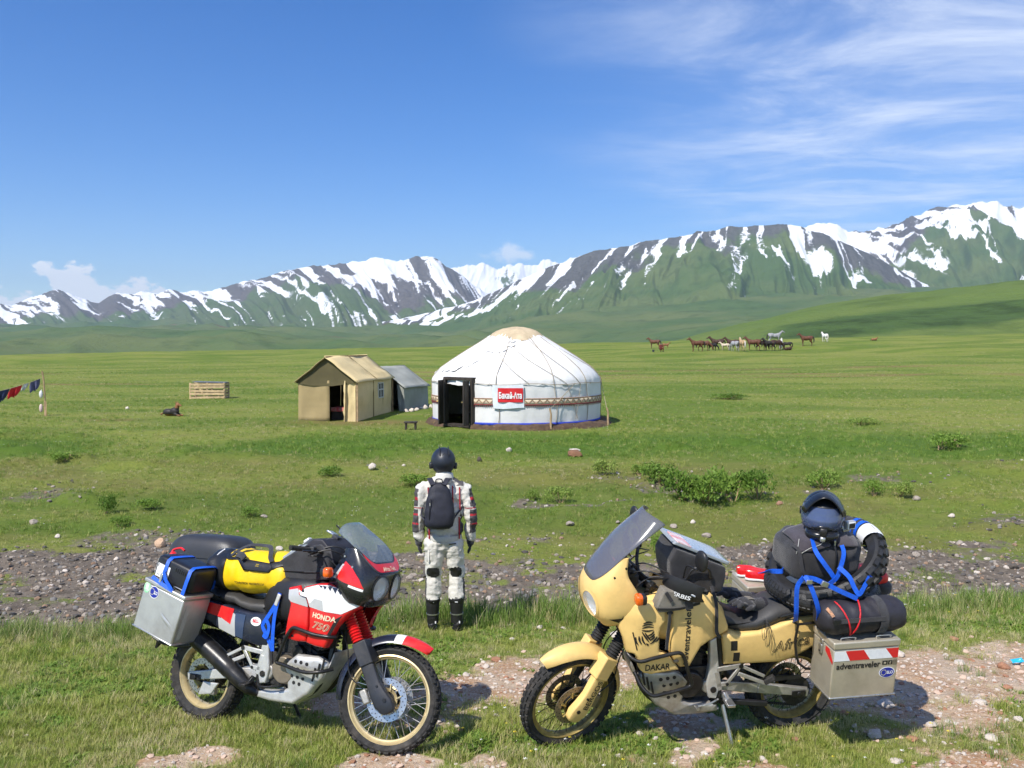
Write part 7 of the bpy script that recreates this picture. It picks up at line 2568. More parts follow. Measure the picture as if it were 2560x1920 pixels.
# ---- full-face helmet with an action camera
HM = mat('helmet_black', (0.010, 0.0105, 0.0125), 0.28, var=0.15, vscale=8, bump=0.03, bscale=200)


def helmet(root, open_face=False, material=HM, peak=True):
    """faces +y, origin at the middle of the shell"""
    nu, nv = 44, 30
    P = []
    keep = []
    for j in range(nv + 1):
        ph = -1.05 + (math.pi / 2 + 1.05) * j / nv
        for i in range(nu):
            th = 2 * math.pi * i / nu
            c = math.cos(ph)
            x, y, z = 0.124 * c * math.cos(th), 0.150 * c * math.sin(th), 0.140 * math.sin(ph)
            if y > 0 and z < 0:
                y *= 1 + 0.42 * (-z / 0.12) * (y / 0.15)
            if y < 0 and z < -0.03:
                y *= 1 - 0.15 * (-z - 0.03) / 0.1
            P.append((x, y, z))
            keep.append(not (y > 0.03 and -0.052 + 0.9 * max(0, 0.03 - abs(x)) * 0.4 < z < 0.062 and abs(x) < 0.122))
    F = []
    for j in range(nv):
        for i in range(nu):
            q = (j * nu + i, j * nu + (i + 1) % nu, (j + 1) * nu + (i + 1) % nu, (j + 1) * nu + i)
            if any(keep[k] for k in q):
                F.append(q)
    sh = MB().add(P, F).build('shell', material, root, ang=70)
    m = sh.modifiers.new('t', 'SOLIDIFY')
    m.thickness = 0.012
    m.offset = -1
    MB().ell((0, 0.0, -0.02), (0.105, 0.120, 0.112), 20, 14).build('padding', FAB_B, sh)
    return sh


hl = held('full_face_helmet', MY, (-0.105, 0.045, 1.572), Matrix.Rotation(R(-26), 4, 'Z') @ Matrix.Rotation(R(4), 4, 'X') @ Matrix.Scale(1.1, 4))
tag(hl, 'black full-face helmet with peak and blue tinted visor on the holdall', 'helmet')
sh = helmet(hl)
rows_ = []
for j in range(10):
    z = -0.062 + 0.130 * j / 9
    row = []
    for i in range(22):
        a = R(8) + (math.pi - R(16)) * i / 21
        k = math.sqrt(max(0.05, 1 - (z / 0.142) ** 2))
        zz = z + (0.030 * math.exp(-((a - math.pi / 2) / 0.22) ** 2) if j == 0 else 0) * 1.0
        row.append((0.1275 * k * math.cos(a), (0.156 * k + (0.012 if z < 0 else 0)) * math.sin(a), zz))
    rows_.append(row)
vo = MB().loft(rows_, closed=False, caps=False).build('visor', VISOR, hl, ang=80)
MB().tube([rows_[0][i] for i in range(22)], 0.004, 6).tube([rows_[-1][i] for i in range(22)], 0.004, 6).build('visor_frame', BLACK, vo)
MB().ell((0, 0.178, -0.070), (0.022, 0.016, 0.026), 12, 8, p=0.5, q=0.5).build('chin_vent', BLACK_M, hl)
MB().ell((0, 0.186, -0.108), (0.016, 0.012, 0.014), 12, 8, p=0.5, q=0.5).build('chin_vent', STEEL, hl)
MB().ell((0, 0.085, -0.098), (0.098, 0.100, 0.034), 28, 12, p=0.8, q=0.7).build('chin_bar', HM, hl)
rows_ = []
for j in range(8):
    t = j / 7
    row = []
    for i in range(17):
        q = -1 + 2 * i / 16
        wq = 0.128 - 0.022 * t ** 2
        row.append((wq * q, 0.060 + 0.105 * t * (1 - 0.35 * q * q), 0.136 - 0.012 * t ** 2 - 0.100 * abs(q) ** 2.6 + 0.012 * math.exp(-(q / 0.35) ** 2)))
    rows_.append(row)
pk = MB().loft(rows_, closed=False, caps=False).build('peak', HM, hl, ang=60)
m_ = pk.modifiers.new('t', 'SOLIDIFY')
m_.thickness = 0.006
for s_ in (-1, 1):
    MB().cyl((0.120 * s_, 0.0, 0.01), (0.132 * s_, 0.0, 0.01), 0.024, n=20).build('visor_pivot', BLACK, hl, bevel=0.004)
ac = held('action_camera', MY, (-0.262, 0.125, 1.515), Matrix.Rotation(R(14), 4, 'Z'))
tag(ac, 'small action camera in a clear case on the side of the full-face helmet', 'camera')
MB().box((0, 0, 0), (0.074, 0.036, 0.056)).build('case', mat('camera_case', (0.42, 0.43, 0.44), 0.25, 0.3), ac, bevel=0.006)
MB().box((0, 0.019, 0), (0.062, 0.004, 0.046)).build('frame', WPRINT, ac, bevel=0.002)
MB().box((0, 0.0215, 0), (0.048, 0.003, 0.033)).build('screen', INK, ac)
MB().box((0.02, -0.01, -0.036), (0.06, 0.02, 0.02)).bar((0.02, -0.01, -0.03), (0.10, -0.06, 0.0), 0.02, 0.015).build('mount', STEEL, ac, bevel=0.003)

# ---- tank bag of the yellow machine, with a side pouch
tb2 = held('tank_bag', MY, (0.80, 0.0, 1.10))
tag(tb2, 'tall black tank bag with a shiny map pocket on the yellow motorcycle', 'tank bag')
slab([(-0.19, 0.0), (-0.215, 0.10), (-0.205, 0.175), (0.145, 0.320), (0.185, 0.235), (0.175, 0.12), (0.12, 0.0)], ((-0.155, 0.88), (-0.15, 0.98), (-0.06, 1.0), (0.06, 1.0), (0.15, 0.98), (0.155, 0.88)), 0.02, 'body', FAB_B, tb2)
mp = slab([(-0.225, 0.182), (-0.235, 0.200), (0.150, 0.362), (0.165, 0.345)], ((-0.140, 0.97), (-0.130, 1.0), (0.130, 1.0), (0.140, 0.97)), 0.004, 'map_pocket', CLEARP, tb2, 1)
rotp = Matrix.Rotation(R(-22.8), 3, 'Y')
MB().box((0.085, 0.04, 0.338), (0.10, 0.20, 0.006), rotp).build('red_leaflet', mat('leaflet', (0.70, 0.18, 0.20), 0.4, col2=(0.75, 0.70, 0.68), vscale=18), mp)
MB().tube(spline([(-0.10, 0.165, 0.10), (-0.06, 0.185, 0.19), (0.03, 0.180, 0.19), (0.07, 0.165, 0.12)], 5), 0.009, 8).build('grab_handle', BLACK, tb2)
gp = held('side_pouch', MY, (0.965, 0.252, 1.045))
tag(gp, 'grey and black pouch strapped to the yellow fuel tank under the hand guard', 'pouch')
slab([(0.150, 0.045), (0.125, 0.010), (0.0, 0.012), (-0.145, 0.045), (-0.145, 0.125), (0.0, 0.150), (0.10, 0.162)], ((-0.045, 0.92), (-0.04, 1.0), (0.035, 1.0), (0.045, 0.90)), 0.012, 'body', FAB_G, gp)
MB().ribbon(spline([(0.14, 0.050, 0.040), (0.0, 0.052, 0.035), (-0.14, 0.050, 0.065)], 5), 0.014, (0, 1, 0), 0.004).build('zip', BLACK, gp)
MB().ribbon([(0.09, 0.05, 0.15), (0.05, 0.054, 0.09)], 0.022, (0, 1, 0), 0.004).build('black_band', FAB_B, gp)
MB().ribbon([(-0.05, 0.05, 0.14), (-0.07, 0.054, 0.03)], 0.05, (0, 1, 0), 0.004).build('black_band', FAB_B, gp)
MB().ribbon([(0.055, 0.044, 0.02), (0.050, 0.035, -0.05), (0.047, 0.010, -0.16), (0.047, 0.006, -0.26)], 0.020, (0, 1, 0), 0.004).build('hanging_strap', FAB_B, gp)

# ---- strap behind the tank, gloves, shoes, tail bag
ts = MB().ribbon(spline([(0.70, 0.17, 1.16), (0.690, 0.232, 1.08), (0.682, 0.244, 0.98), (0.676, 0.246, 0.88), (0.645, 0.240, 0.83)], 5), 0.022, (0, 1, 0), 0.004).build('black_strap', FAB_B, None, ang=60)
ts.matrix_world = MY
tag(ts, 'black strap running down the rear edge of the yellow fuel tank', 'strap')


def remeshed(name, balls, parent, material, voxel=0.008, smooth_it=6):
    """union of tapered capsules [(p0, p1, r0, r1)] and ellipsoids [(c, r)] as one continuous skin"""
    mb = MB()
    for b in balls:
        if len(b) == 4:
            p0, p1, r0, r1 = b
            p0, p1 = np.array(p0, float), np.array(p1, float)
            d, a, c = frame(p1 - p0)
            L = np.linalg.norm(p1 - p0)
            rings = []
            n = 14
            for k in range(6):
                t = -math.pi / 2 + math.pi / 2 * k / 5
                rings.append((p0 + d * r0 * math.sin(t), max(1e-3, r0 * math.cos(t))))
            for k in range(6):
                t = math.pi / 2 * k / 5
                rings.append((p1 + d * r1 * math.sin(t), max(1e-3, r1 * math.cos(t))))
            mb.loft([[p + r * (a * math.cos(q) + c * math.sin(q)) for q in np.linspace(0, 2 * math.pi, n, endpoint=False)] for p, r in rings])
        elif len(b) == 3:
            mb.ell(b[0], b[1], 18, 12, rot=b[2])
        else:
            mb.ell(b[0], b[1], 18, 12)
    tmp = mb.build(name, material, None, smooth=True)
    r = tmp.modifiers.new('r', 'REMESH')
    r.mode = 'VOXEL'
    r.voxel_size = voxel
    s_ = tmp.modifiers.new('s', 'SMOOTH')
    s_.iterations = smooth_it
    s_.factor = 0.5
    COL.objects.unlink(tmp)
    old = tmp.data
    me = baked(tmp)
    me.name = name
    me.shade_smooth()
    bpy.data.meshes.remove(old)
    o = bpy.data.objects.new(name, me)
    COL.objects.link(o)
    if parent is not None:
        o.parent = parent
    return o


def glove(loc, rot, lab, mirror=1):
    g = held('riding_glove', MY, loc, rot)
    tag(g, lab, 'glove')
    b = [((-0.05, 0, 0), (0.03, 0, 0.005), 0.040, 0.042), ((-0.12, 0, 0.0), (-0.05, 0, 0), 0.048, 0.040), ((0.0, 0.03, 0), (0.03, -0.03, 0.0), 0.034, 0.032)]
    for i, (y, l) in enumerate(((-0.036, 0.075), (-0.012, 0.09), (0.012, 0.085), (0.036, 0.065))):
        b.append(((0.045, y, 0.004), (0.045 + l * 0.55, y * 1.2, 0.012), 0.0155, 0.0145))
        b.append(((0.045 + l * 0.55, y * 1.2, 0.012), (0.045 + l, y * 1.25, -0.008), 0.0145, 0.012))
    b.append(((-0.02, 0.040 * mirror, 0.0), (0.03, 0.075 * mirror, 0.0), 0.019, 0.016))
    b.append(((0.03, 0.075 * mirror, 0.0), (0.065, 0.078 * mirror, -0.01), 0.016, 0.013))
    remeshed('hand', b, g, FAB_B, 0.005, 3)
    MB().rev([(0.046, -0.125), (0.052, -0.15), (0.047, -0.15), (0.042, -0.125)], (0, 0, 0), (1, 0, 0), n=20, closed=True).build('cuff', NYLON, g)
    MB().box((-0.01, 0, 0.043), (0.05, 0.05, 0.006)).build('knuckle_patch', FAB_G, g, bevel=0.004)
    return g


glove((0.40, 0.075, 0.975), Matrix.Rotation(R(18), 4, 'Z') @ Matrix.Rotation(R(-14), 4, 'Y'), 'black riding glove nearer the seat edge, cuff with pull cords, on the yellow motorcycle', 1)
glove((0.45, -0.055, 0.985), Matrix.Rotation(R(-8), 4, 'Z') @ Matrix.Rotation(R(-14), 4, 'Y'), 'black riding glove lying behind the other glove on the yellow motorcycle seat', -1)
lp = MB()
for x0, z0 in ((0.33, 0.78), (0.30, 0.74), (0.265, 0.70)):
    lp.tube(spline([(0.30, 0.15, 0.90), (x0 + 0.015, 0.212, 0.85), (x0, 0.215, z0), (x0 - 0.02, 0.213, z0 + 0.04), (0.29, 0.16, 0.90)], 6), 0.0018, 5)
lp = lp.build('glove_cords', BLACK, None)
lp.matrix_world = MY
tag(lp, 'thin pull cords dangling from the gloves over the yellow side panel', 'cord')


def shoe(loc, rz, lab):
    s_ = held('sneaker', MY, loc, Matrix.Rotation(R(rz), 4, 'Z'))
    tag(s_, lab, 'shoe', 'red sneakers on the far pannier')
    secs = [(-0.13, 0.020, 0.075), (-0.11, 0.034, 0.082), (-0.04, 0.034, 0.080), (0.02, 0.038, 0.060), (0.08, 0.042, 0.050), (0.125, 0.034, 0.042), (0.145, 0.012, 0.030)]
    MB().loft([[(x, w * math.cos(a), 0.018 + (h - 0.018) * max(0, math.sin(a)) ** 0.7) for a in np.linspace(0, math.pi, 12)] for x, w, h in secs]).build('upper', RED, s_)
    MB().loft([[(x, (w + 0.004) * math.cos(a), 0.012 + 0.012 * math.copysign(abs(math.sin(a)) ** 0.5, math.sin(a))) for a in np.linspace(0, 2 * math.pi, 16, endpoint=False)] for x, w, h in secs]).build('sole', WPRINT, s_)
    return s_


shoe((0.07, -0.36, 0.935), 160, 'red sneaker with white sole nearer the spare tyres')
shoe((0.10, -0.45, 0.935), 172, 'red sneaker with white sole farther from the spare tyres')
rt = held('tail_bag', MY, (-0.55, -0.10, 0.945))
tag(rt, 'red and black bag behind the spare tyres on the yellow motorcycle', 'bag')
MB().ell((0, 0, 0.045), (0.165, 0.15, 0.050), 26, 14, p=0.5, q=0.5).build('base', FAB_B, rt)
wrinkle(MB().ell((-0.01, 0, 0.115), (0.135, 0.125, 0.045), 26, 14, p=0.6, q=0.6).build('top', RPRINT, rt), 0.012, 12, 3)

# ================================================================ RIDER, DOG, HORSES
SUIT = mat('pale_riding_suit', (0.60, 0.58, 0.52), 0.85, var=0.06, vscale=8, bump=0.25, bscale=60, dirt=(0.45, 0.41, 0.34), dscale=6, damt=0.35)
SUIT_D = mat('grey_suit_panels', (0.065, 0.060, 0.062), 0.85, var=0.2, vscale=10, bump=0.25, bscale=90)
SUIT_R = mat('red_suit_panels', (0.42, 0.018, 0.03), 0.8, var=0.15, vscale=12)
BOOT = mat('boot_leather', (0.012, 0.012, 0.012), 0.5, var=0.25, vscale=12, bump=0.1, bscale=90)
PACK = mat('backpack_nylon', (0.016, 0.017, 0.028), 0.65, var=0.25, vscale=8, bump=0.25, bscale=200)


def paint_faces(o, mats, rule):
    me = o.data
    me.materials.clear()
    for m in mats:
        me.materials.append(m)
    for p in me.polygons:
        p.material_index = rule(p.center, p.normal)


def rider():
    px_, py_ = 0.0, 9.4
    p = gpix(1112, 1572)
    root = empty('person', (p.x, p.y, p.z + 0.012), (0, 0, R(2)))
    tag(root, 'person in a pale riding suit and dark helmet standing with back turned', 'person')
    b = [((0, 0.0, 0.90), (0.160, 0.115, 0.13)), ((0, 0.0, 1.02), (0.182, 0.125, 0.17)), ((0, 0.005, 1.20), (0.198, 0.125, 0.20)), ((0, 0.0, 1.36), (0.212, 0.118, 0.14)),
         ((-0.165, 0, 1.425), (0.165, 0, 1.425), 0.078, 0.078), ((-0.14, 0, 1.455), (0, 0.005, 1.53), 0.060, 0.075), ((0.14, 0, 1.455), (0, 0.005, 1.53), 0.060, 0.075), ((0, 0.01, 1.44), (0, 0.015, 1.57), 0.085, 0.080), ((0, 0.02, 1.55), (0, 0.03, 1.68), 0.058, 0.07)]
    for s_ in (-1, 1):
        sh, el, wr = V(0.212 * s_, 0.0, 1.415 - 0.008 * s_), V(0.268 * s_ + 0.006, -0.012 - 0.015 * s_, 1.14), V(0.262 * s_, 0.03, 0.93)
        b += [(sh, sh * 0.5 + el * 0.5, 0.078, 0.070), (sh * 0.5 + el * 0.5, el, 0.074, 0.066), (el, wr, 0.068, 0.050)]
        hip, kn, an = V(0.095 * s_, 0, 0.86), V(0.112 * s_ + (0.010 if s_ > 0 else 0), 0.012 + (0.022 if s_ > 0 else -0.006), 0.55), V(0.120 * s_, -0.012, 0.12)
        b += [(hip, hip * 0.4 + kn * 0.6, 0.112, 0.090), (hip * 0.4 + kn * 0.6, kn, 0.090, 0.078), (kn, kn * 0.6 + an * 0.4, 0.076, 0.082), (kn * 0.6 + an * 0.4, V(0.12 * s_, -0.01, 0.31), 0.082, 0.080), (V(0.12 * s_, -0.01, 0.33), an, 0.066, 0.054),
              (an, V(0.128 * s_, 0.015, 0.055), 0.054, 0.050), (V(0.126 * s_, -0.03, 0.045), V(0.150 * s_, 0.145, 0.040), 0.046, 0.040)]
    body = remeshed('body', b, root, SUIT, 0.0105, 4)

    def rule(c, n):
        x, y, z = abs(c.x), c.y, c.z
        if z < 0.315:
            return 3
        if z > 1.60:
            return 3
        if 0.525 < z < 0.64 and n.y < 0.55 and (x - 0.112) ** 2 / 0.062 ** 2 + (z - 0.585) ** 4 / 0.055 ** 4 < 1.0 and y < 0.03:
            return 3
        arm = x > 0.195 + max(0, (1.42 - z)) * 0.04 and z > 0.90
        if arm:
            outer = x > 0.262 or n.x * (1 if c.x > 0 else -1) > 0.50
            if 0.985 < z < 1.225 and outer:
                return 1 if not (1.07 < z < 1.082 or 1.165 < z < 1.178) else 2
            if 1.315 < z < 1.345 and outer:
                return 2
            if 1.25 < z < 1.43 and outer:
                return 1
            if 1.23 < z < 1.245:
                return 2
            return 0
        if z > 0.93 and abs(n.x) > 0.72 and z < 1.36 and x > 0.13:
            return 1
        if z > 1.44 and x > 0.075 and n.z > 0.45:
            return 1 if c.x > 0 else 0
        if z < 0.9 and abs(n.x) > 0.80 and n.x * c.x > 0 and z < 0.52:
            return 1
        return 0
    paint_faces(body, [SUIT, SUIT_D, SUIT_R, BOOT], rule)
    wrinkle(body, 0.026, 13, 41, (1.0, 0.6, 1.2))
    # piping down the back and flanks
    for x0, z0, x1, z1 in ((0.085, 1.47, 0.095, 1.12), (0.155, 1.45, 0.160, 1.22), (-0.160, 1.45, -0.150, 1.30), (0.150, 1.15, 0.152, 0.93), (-0.148, 1.12, -0.150, 0.93)):
        pts = []
        for t in np.linspace(0, 1, 10):
            x, z = x0 + (x1 - x0) * t, z0 + (z1 - z0) * t
            yy = -0.118 * math.sqrt(max(0.02, 1 - (x / 0.205) ** 2)) - 0.004
            pts.append((x, yy, z))
        MB().tube(pts, 0.0065, 6).build('red_piping', SUIT_R, root)
    MB().rev([(0.168, 0.905), (0.178, 0.93), (0.175, 0.96)], (0, 0, 0), (0, 0, 1), n=36).xf(Matrix.Diagonal((1.0, 0.74, 1, 1))).build('jacket_hem', SUIT, root)
    MB().rev([(0.098, 1.49), (0.088, 1.575), (0.078, 1.588)], (0, 0.012, 0), (0, 0, 1), n=28).build('collar', SUIT, root)
    MB().box((-0.155, -0.055, 0.755), (0.022, 0.09, 0.13)).build('thigh_pocket', SUIT, root, bevel=0.012)
    MB().box((0.085, -0.121, 0.885), (0.07, 0.004, 0.010), Matrix.Rotation(R(-6), 3, 'Y')).build('seat_print', INK, root)
    for s_ in (-1, 1):
        # boots: shaft, buckles, sole
        bt = MB().rev([(0.058, 0.06), (0.060, 0.14), (0.066, 0.22), (0.073, 0.325), (0.069, 0.335)], (0.121 * s_, -0.010, 0), (0, 0, 1), n=26).build('boot_shaft', BOOT, root)
        MB().rev([(0.062, 0.146), (0.066, 0.146), (0.066, 0.158), (0.062, 0.158)], (0.121 * s_, -0.010, 0), (0, 0, 1), n=26, closed=True).build('buckle', STEEL, bt)
        MB().box((0.121 * s_, -0.083, 0.286), (0.030, 0.004, 0.008)).build('boot_mark', WPRINT, bt)
        MB().box((0.121 * s_ + 0.03, -0.068, 0.075), (0.012, 0.006, 0.022)).build('boot_mark', WPRINT, bt)
        secs = [(-0.085, 0.030), (-0.06, 0.042), (0.02, 0.043), (0.10, 0.050), (0.16, 0.044), (0.19, 0.02)]
        so = MB().loft([[(x_ * 0 + 0.123 * s_ + 0.14 * s_ * y_ * 0.9 + w_ * math.cos(a), y_, 0.014 + 0.014 * math.copysign(abs(math.sin(a)) ** 0.5, math.sin(a))) for a in np.linspace(0, 2 * math.pi, 14, endpoint=False)] for y_, w_ in secs for x_ in (0,)])
        so.build('boot_sole', BOOT, root)
        # gloved hand: palm, four fingers, thumb
        wx, wy, wz = 0.262 * s_, 0.035, 0.915
        hb = [((wx, wy, wz + 0.03), (wx, wy + 0.005, wz - 0.05), 0.048, 0.038), ((wx, wy - 0.018, wz - 0.05), (wx, wy + 0.030, wz - 0.055), 0.030, 0.030)]
        for k, (dy, ln) in enumerate(((0.038, 0.070), (0.016, 0.082), (-0.006, 0.078), (-0.026, 0.062))):
            k0 = V(wx, wy + dy, wz - 0.075)
            k1 = V(wx - 0.006 * s_, wy + dy * 1.1, wz - 0.075 - ln * 0.55)
            k2 = V(wx - 0.022 * s_, wy + dy * 1.1 + 0.004, wz - 0.075 - ln)
            hb += [(k0, k1, 0.0145, 0.0135), (k1, k2, 0.0135, 0.0115)]
        hb += [((wx, wy + 0.040, wz - 0.025), (wx - 0.014 * s_, wy + 0.066, wz - 0.065), 0.015, 0.0125), ((wx - 0.014 * s_, wy + 0.066, wz - 0.065), (wx - 0.020 * s_, wy + 0.068, wz - 0.10), 0.0125, 0.010)]
        gl = remeshed('glove', hb, root, FAB_B, 0.0055, 2)
        MB().rev([(0.050, -0.02), (0.053, 0.02), (0.050, 0.055), (0.046, 0.055)], (wx, wy - 0.002, wz + 0.02), (0, 0, 1), n=24).build('cuff', BLACK, gl)
        MB().rev([(0.0535, 0.0), (0.0545, 0.008)], (wx, wy - 0.002, wz + 0.03), (0, 0, 1), n=24).build('cuff_strap', TAPEG, gl)
    # helmet, seen from behind
    hr = empty('helmet')
    hr.parent = root
    hr.location = (-0.012, 0.035, 1.70)
    hr.rotation_euler = (R(-3), R(2), R(7))
    hn = mat('helmet_navy', (0.016, 0.020, 0.030), 0.42, var=0.1, vscale=10)
    helmet(hr, material=hn)
    for s_ in (-1, 1):
        MB().ell((0.122 * s_, 0.0, -0.045), (0.020, 0.040, 0.034), 14, 10, p=0.6, q=0.6).build('headset' if s_ < 0 else 'visor_pivot', BLACK, hr)
    MB().rev([(0.017, 0.0), (0.022, 0.0), (0.022, 0.004), (0.017, 0.004)], (0.0, -0.128, 0.062), (0, -1, 0.45), n=20, closed=True).build('badge', BLACK_M, hr)
    for q_ in (-0.045, 0.045):
        MB().tube([(q_, -0.146 * math.cos(a), 0.145 * math.sin(a)) for a in np.linspace(0.45, 1.5, 12)], 0.006, 6).build('shell_rib', BLACK, hr)
    MB().tube([(0.118 * math.cos(a), -0.140 * math.sin(a), -0.022) for a in np.linspace(0.2, math.pi - 0.2, 20)], 0.003, 6).build('shell_seam', BLACK, hr)
    MB().ell((0, 0.03, 1.595), (0.072, 0.074, 0.045), 16, 10).build('neck_scarf', mat('scarf', (0.10, 0.07, 0.06), 0.9, var=0.3), root)
    # backpack
    bp = empty('backpack', (0, 0, 0))
    bp.matrix_world = Matrix.Translation((p.x, p.y, p.z)) @ Matrix.Rotation(R(2), 4, 'Z') @ Matrix.Translation((-0.050, -0.185, 1.07))
    tag(bp, 'dark navy backpack worn on the back of the standing person', 'backpack')
    rings = []
    for t in np.linspace(0, 1, 18):
        z = 0.46 * t
        hw = interp(t, [0, 0.06, 0.25, 0.55, 0.82, 0.94, 1], [0.105, 0.135, 0.148, 0.138, 0.105, 0.075, 0.03])
        dp = interp(t, [0, 0.06, 0.3, 0.7, 0.94, 1], [0.05, 0.085, 0.095, 0.075, 0.045, 0.02])
        ox = 0.012 * math.sin(t * 3)
        rings.append([(ox + hw * math.copysign(abs(math.cos(a)) ** 0.75, math.cos(a)), 0.02 + dp * math.copysign(abs(math.sin(a)) ** 0.7, math.sin(a)), z) for a in np.linspace(0, 2 * math.pi, 32, endpoint=False)])
    wrinkle(MB().loft(rings).build('sack', PACK, bp, ang=70), 0.016, 9, 55)
    for s_ in (-1, 1):
        MB().ribbon(spline([(0.055 * s_, -0.02, 0.43), (0.085 * s_, 0.05, 0.475), (0.10 * s_, 0.14, 0.47)], 5), 0.05, (0, -0.5, 1), 0.012).build('shoulder_strap', PACK, bp, ang=60)
        MB().tube(spline([(0.135 * s_, 0.03, 0.06), (0.175 * s_, 0.08, 0.12), (0.21 * s_ + 0.04, 0.14, 0.20)], 5), 0.009, 6).build('side_strap', PACK, bp)
    MB().tube(spline([(-0.03, 0.0, 0.45), (-0.02, -0.02, 0.49), (0.03, -0.02, 0.49), (0.04, 0.0, 0.45)], 5), 0.006, 6).build('grab_loop', PACK, bp)
    MB().tube(spline([(-0.075, -0.062, 0.30), (-0.085, -0.072, 0.20), (-0.09, -0.068, 0.10)], 5), 0.004, 6).build('zip', BLACK, bp)
    MB().box((-0.082, -0.075, 0.25), (0.006, 0.004, 0.03)).build('zip_pull', TAPEG, bp)


rider()

# ---------------------------------------------------------------- horses (built once, copied)
COATS = {}


def coat(nm, c):
    if nm not in COATS:
        COATS[nm] = mat('coat_' + nm, c, 0.65, var=0.15, vscale=1.5)
    return COATS[nm]


def horse_meshes():
    """standing and grazing body, shared by all copies; faces +x, withers 1.4 m"""
    out = {}
    for pose in ('stand', 'graze', 'lie'):
        if pose == 'lie':
            b = [((-0.45, 0, 0.30), (0.42, 0.30, 0.30)), ((0.25, 0, 0.34), (0.45, 0.28, 0.32)), ((0.55, 0, 0.45), (0.80, 0.05, 0.80), 0.18, 0.11), ((0.80, 0.05, 0.82), (1.08, 0.08, 0.70), 0.11, 0.06),
                 ((0.4, 0.2, 0.12), (0.85, 0.3, 0.06), 0.08, 0.04), ((-0.5, 0.2, 0.12), (-0.05, 0.35, 0.06), 0.12, 0.04), ((-0.8, 0, 0.35), (-1.0, 0.05, 0.08), 0.06, 0.04)]
            out[pose] = b
            continue
        b = [((-0.42, 0, 1.10), (0.42, 0.29, 0.31)), ((0.05, 0, 1.04), (0.46, 0.28, 0.30)), ((0.42, 0, 1.08), (0.32, 0.25, 0.33)), ((-0.70, 0, 1.16), (0.22, 0.22, 0.24))]
        if pose == 'stand':
            b += [((0.55, 0, 1.20), (0.98, 0, 1.62), 0.20, 0.115), ((0.98, 0, 1.64), (1.30, 0, 1.46), 0.115, 0.065), ((1.0, 0.05, 1.70), (0.98, 0.07, 1.82), 0.03, 0.012), ((1.0, -0.05, 1.70), (0.98, -0.07, 1.82), 0.03, 0.012)]
        else:
            b += [((0.58, 0, 1.12), (1.08, 0, 0.62), 0.20, 0.12), ((1.08, 0, 0.58), (1.18, 0, 0.16), 0.115, 0.065), ((1.04, 0.05, 0.70), (1.0, 0.08, 0.80), 0.03, 0.012), ((1.04, -0.05, 0.70), (1.0, -0.08, 0.80), 0.03, 0.012)]
        for s_ in (-1, 1):
            b += [((0.46, 0.14 * s_, 0.95), (0.48, 0.13 * s_, 0.50), 0.12, 0.055), ((0.48, 0.13 * s_, 0.50), (0.46, 0.13 * s_, 0.10), 0.052, 0.035), ((0.46, 0.13 * s_, 0.10), (0.51, 0.13 * s_, 0.03), 0.042, 0.045)]
            b += [((-0.62, 0.15 * s_, 1.0), (-0.56, 0.14 * s_, 0.68), 0.18, 0.10), ((-0.56, 0.14 * s_, 0.68), (-0.76, 0.13 * s_, 0.48), 0.085, 0.055), ((-0.76, 0.13 * s_, 0.48), (-0.72, 0.13 * s_, 0.10), 0.05, 0.036), ((-0.72, 0.13 * s_, 0.10), (-0.67, 0.13 * s_, 0.03), 0.042, 0.045)]
        out[pose] = b
    return out


HB = horse_meshes()
HORSE_CACHE = {}


def horse(u, v, face, pose, cname, ccol, lab, size=1.0, mane=(0.02, 0.015, 0.012), name='horse', cat='horse', group='horses grazing on the pasture'):
    key = (pose, cname)
    if key not in HORSE_CACHE:
        bo = remeshed('body', HB[pose], None, coat(cname, ccol), 0.04, 4)
        mb = MB()
        if pose == 'stand':
            mb.poly([(0.50, -0.025, 1.38), (0.72, -0.025, 1.56), (0.93, -0.025, 1.78), (1.04, -0.025, 1.76), (0.92, -0.025, 1.60), (0.66, -0.025, 1.30)], (0, 0.05, 0))
        elif pose == 'graze':
            mb.poly([(0.60, -0.025, 1.34), (0.90, -0.025, 1.00), (1.12, -0.025, 0.72), (1.16, -0.025, 0.60), (1.02, -0.025, 0.70), (0.70, -0.025, 1.05)], (0, 0.05, 0))
        else:
            mb.poly([(0.60, 0.0, 0.62), (0.80, 0.04, 0.95), (0.90, 0.06, 0.92), (0.70, 0.02, 0.55)], (0, 0.05, 0))
        mo = mb.build('mane', coat('mane_' + cname, mane), None)
        tl = MB()
        if pose == 'lie':
            tl.tube([(-0.84, 0, 0.40), (-1.0, 0.05, 0.20), (-1.1, 0.1, 0.06)], 0.06, 8)
        else:
            tl.tube(spline([(-0.86, 0, 1.28), (-0.98, 0, 1.10), (-1.02, 0, 0.75), (-0.98, 0, 0.45)], 4), 0.06, 8, rr=[0.04, 0.05, 0.06, 0.07, 0.075, 0.08, 0.085, 0.085, 0.08, 0.075, 0.06, 0.05, 0.03])
        to = tl.build('tail', coat('mane_' + cname, mane), None)
        HORSE_CACHE[key] = [x.data for x in (bo, mo, to)]
        for x in (bo, mo, to):
            bpy.data.objects.remove(x)
    p = gpix(u, v)
    root = empty(name, p, (0, 0, R(face)))
    root.scale = (size, size, size)
    tag(root, lab, cat, group)
    for nm, me in zip(('body', 'mane', 'tail'), HORSE_CACHE[key]):
        o = bpy.data.objects.new(nm, me)
        COL.objects.link(o)
        o.parent = root
    return root


BR, DB, BK, WH, GR, PL, CR = (0.105, 0.038, 0.018), (0.050, 0.020, 0.012), (0.016, 0.013, 0.012), (0.66, 0.63, 0.60), (0.28, 0.28, 0.29), (0.42, 0.28, 0.15), (0.55, 0.45, 0.33)


def hx(X, Y):
    return 1560 + 0.3165 * X, 780 + 0.3165 * Y


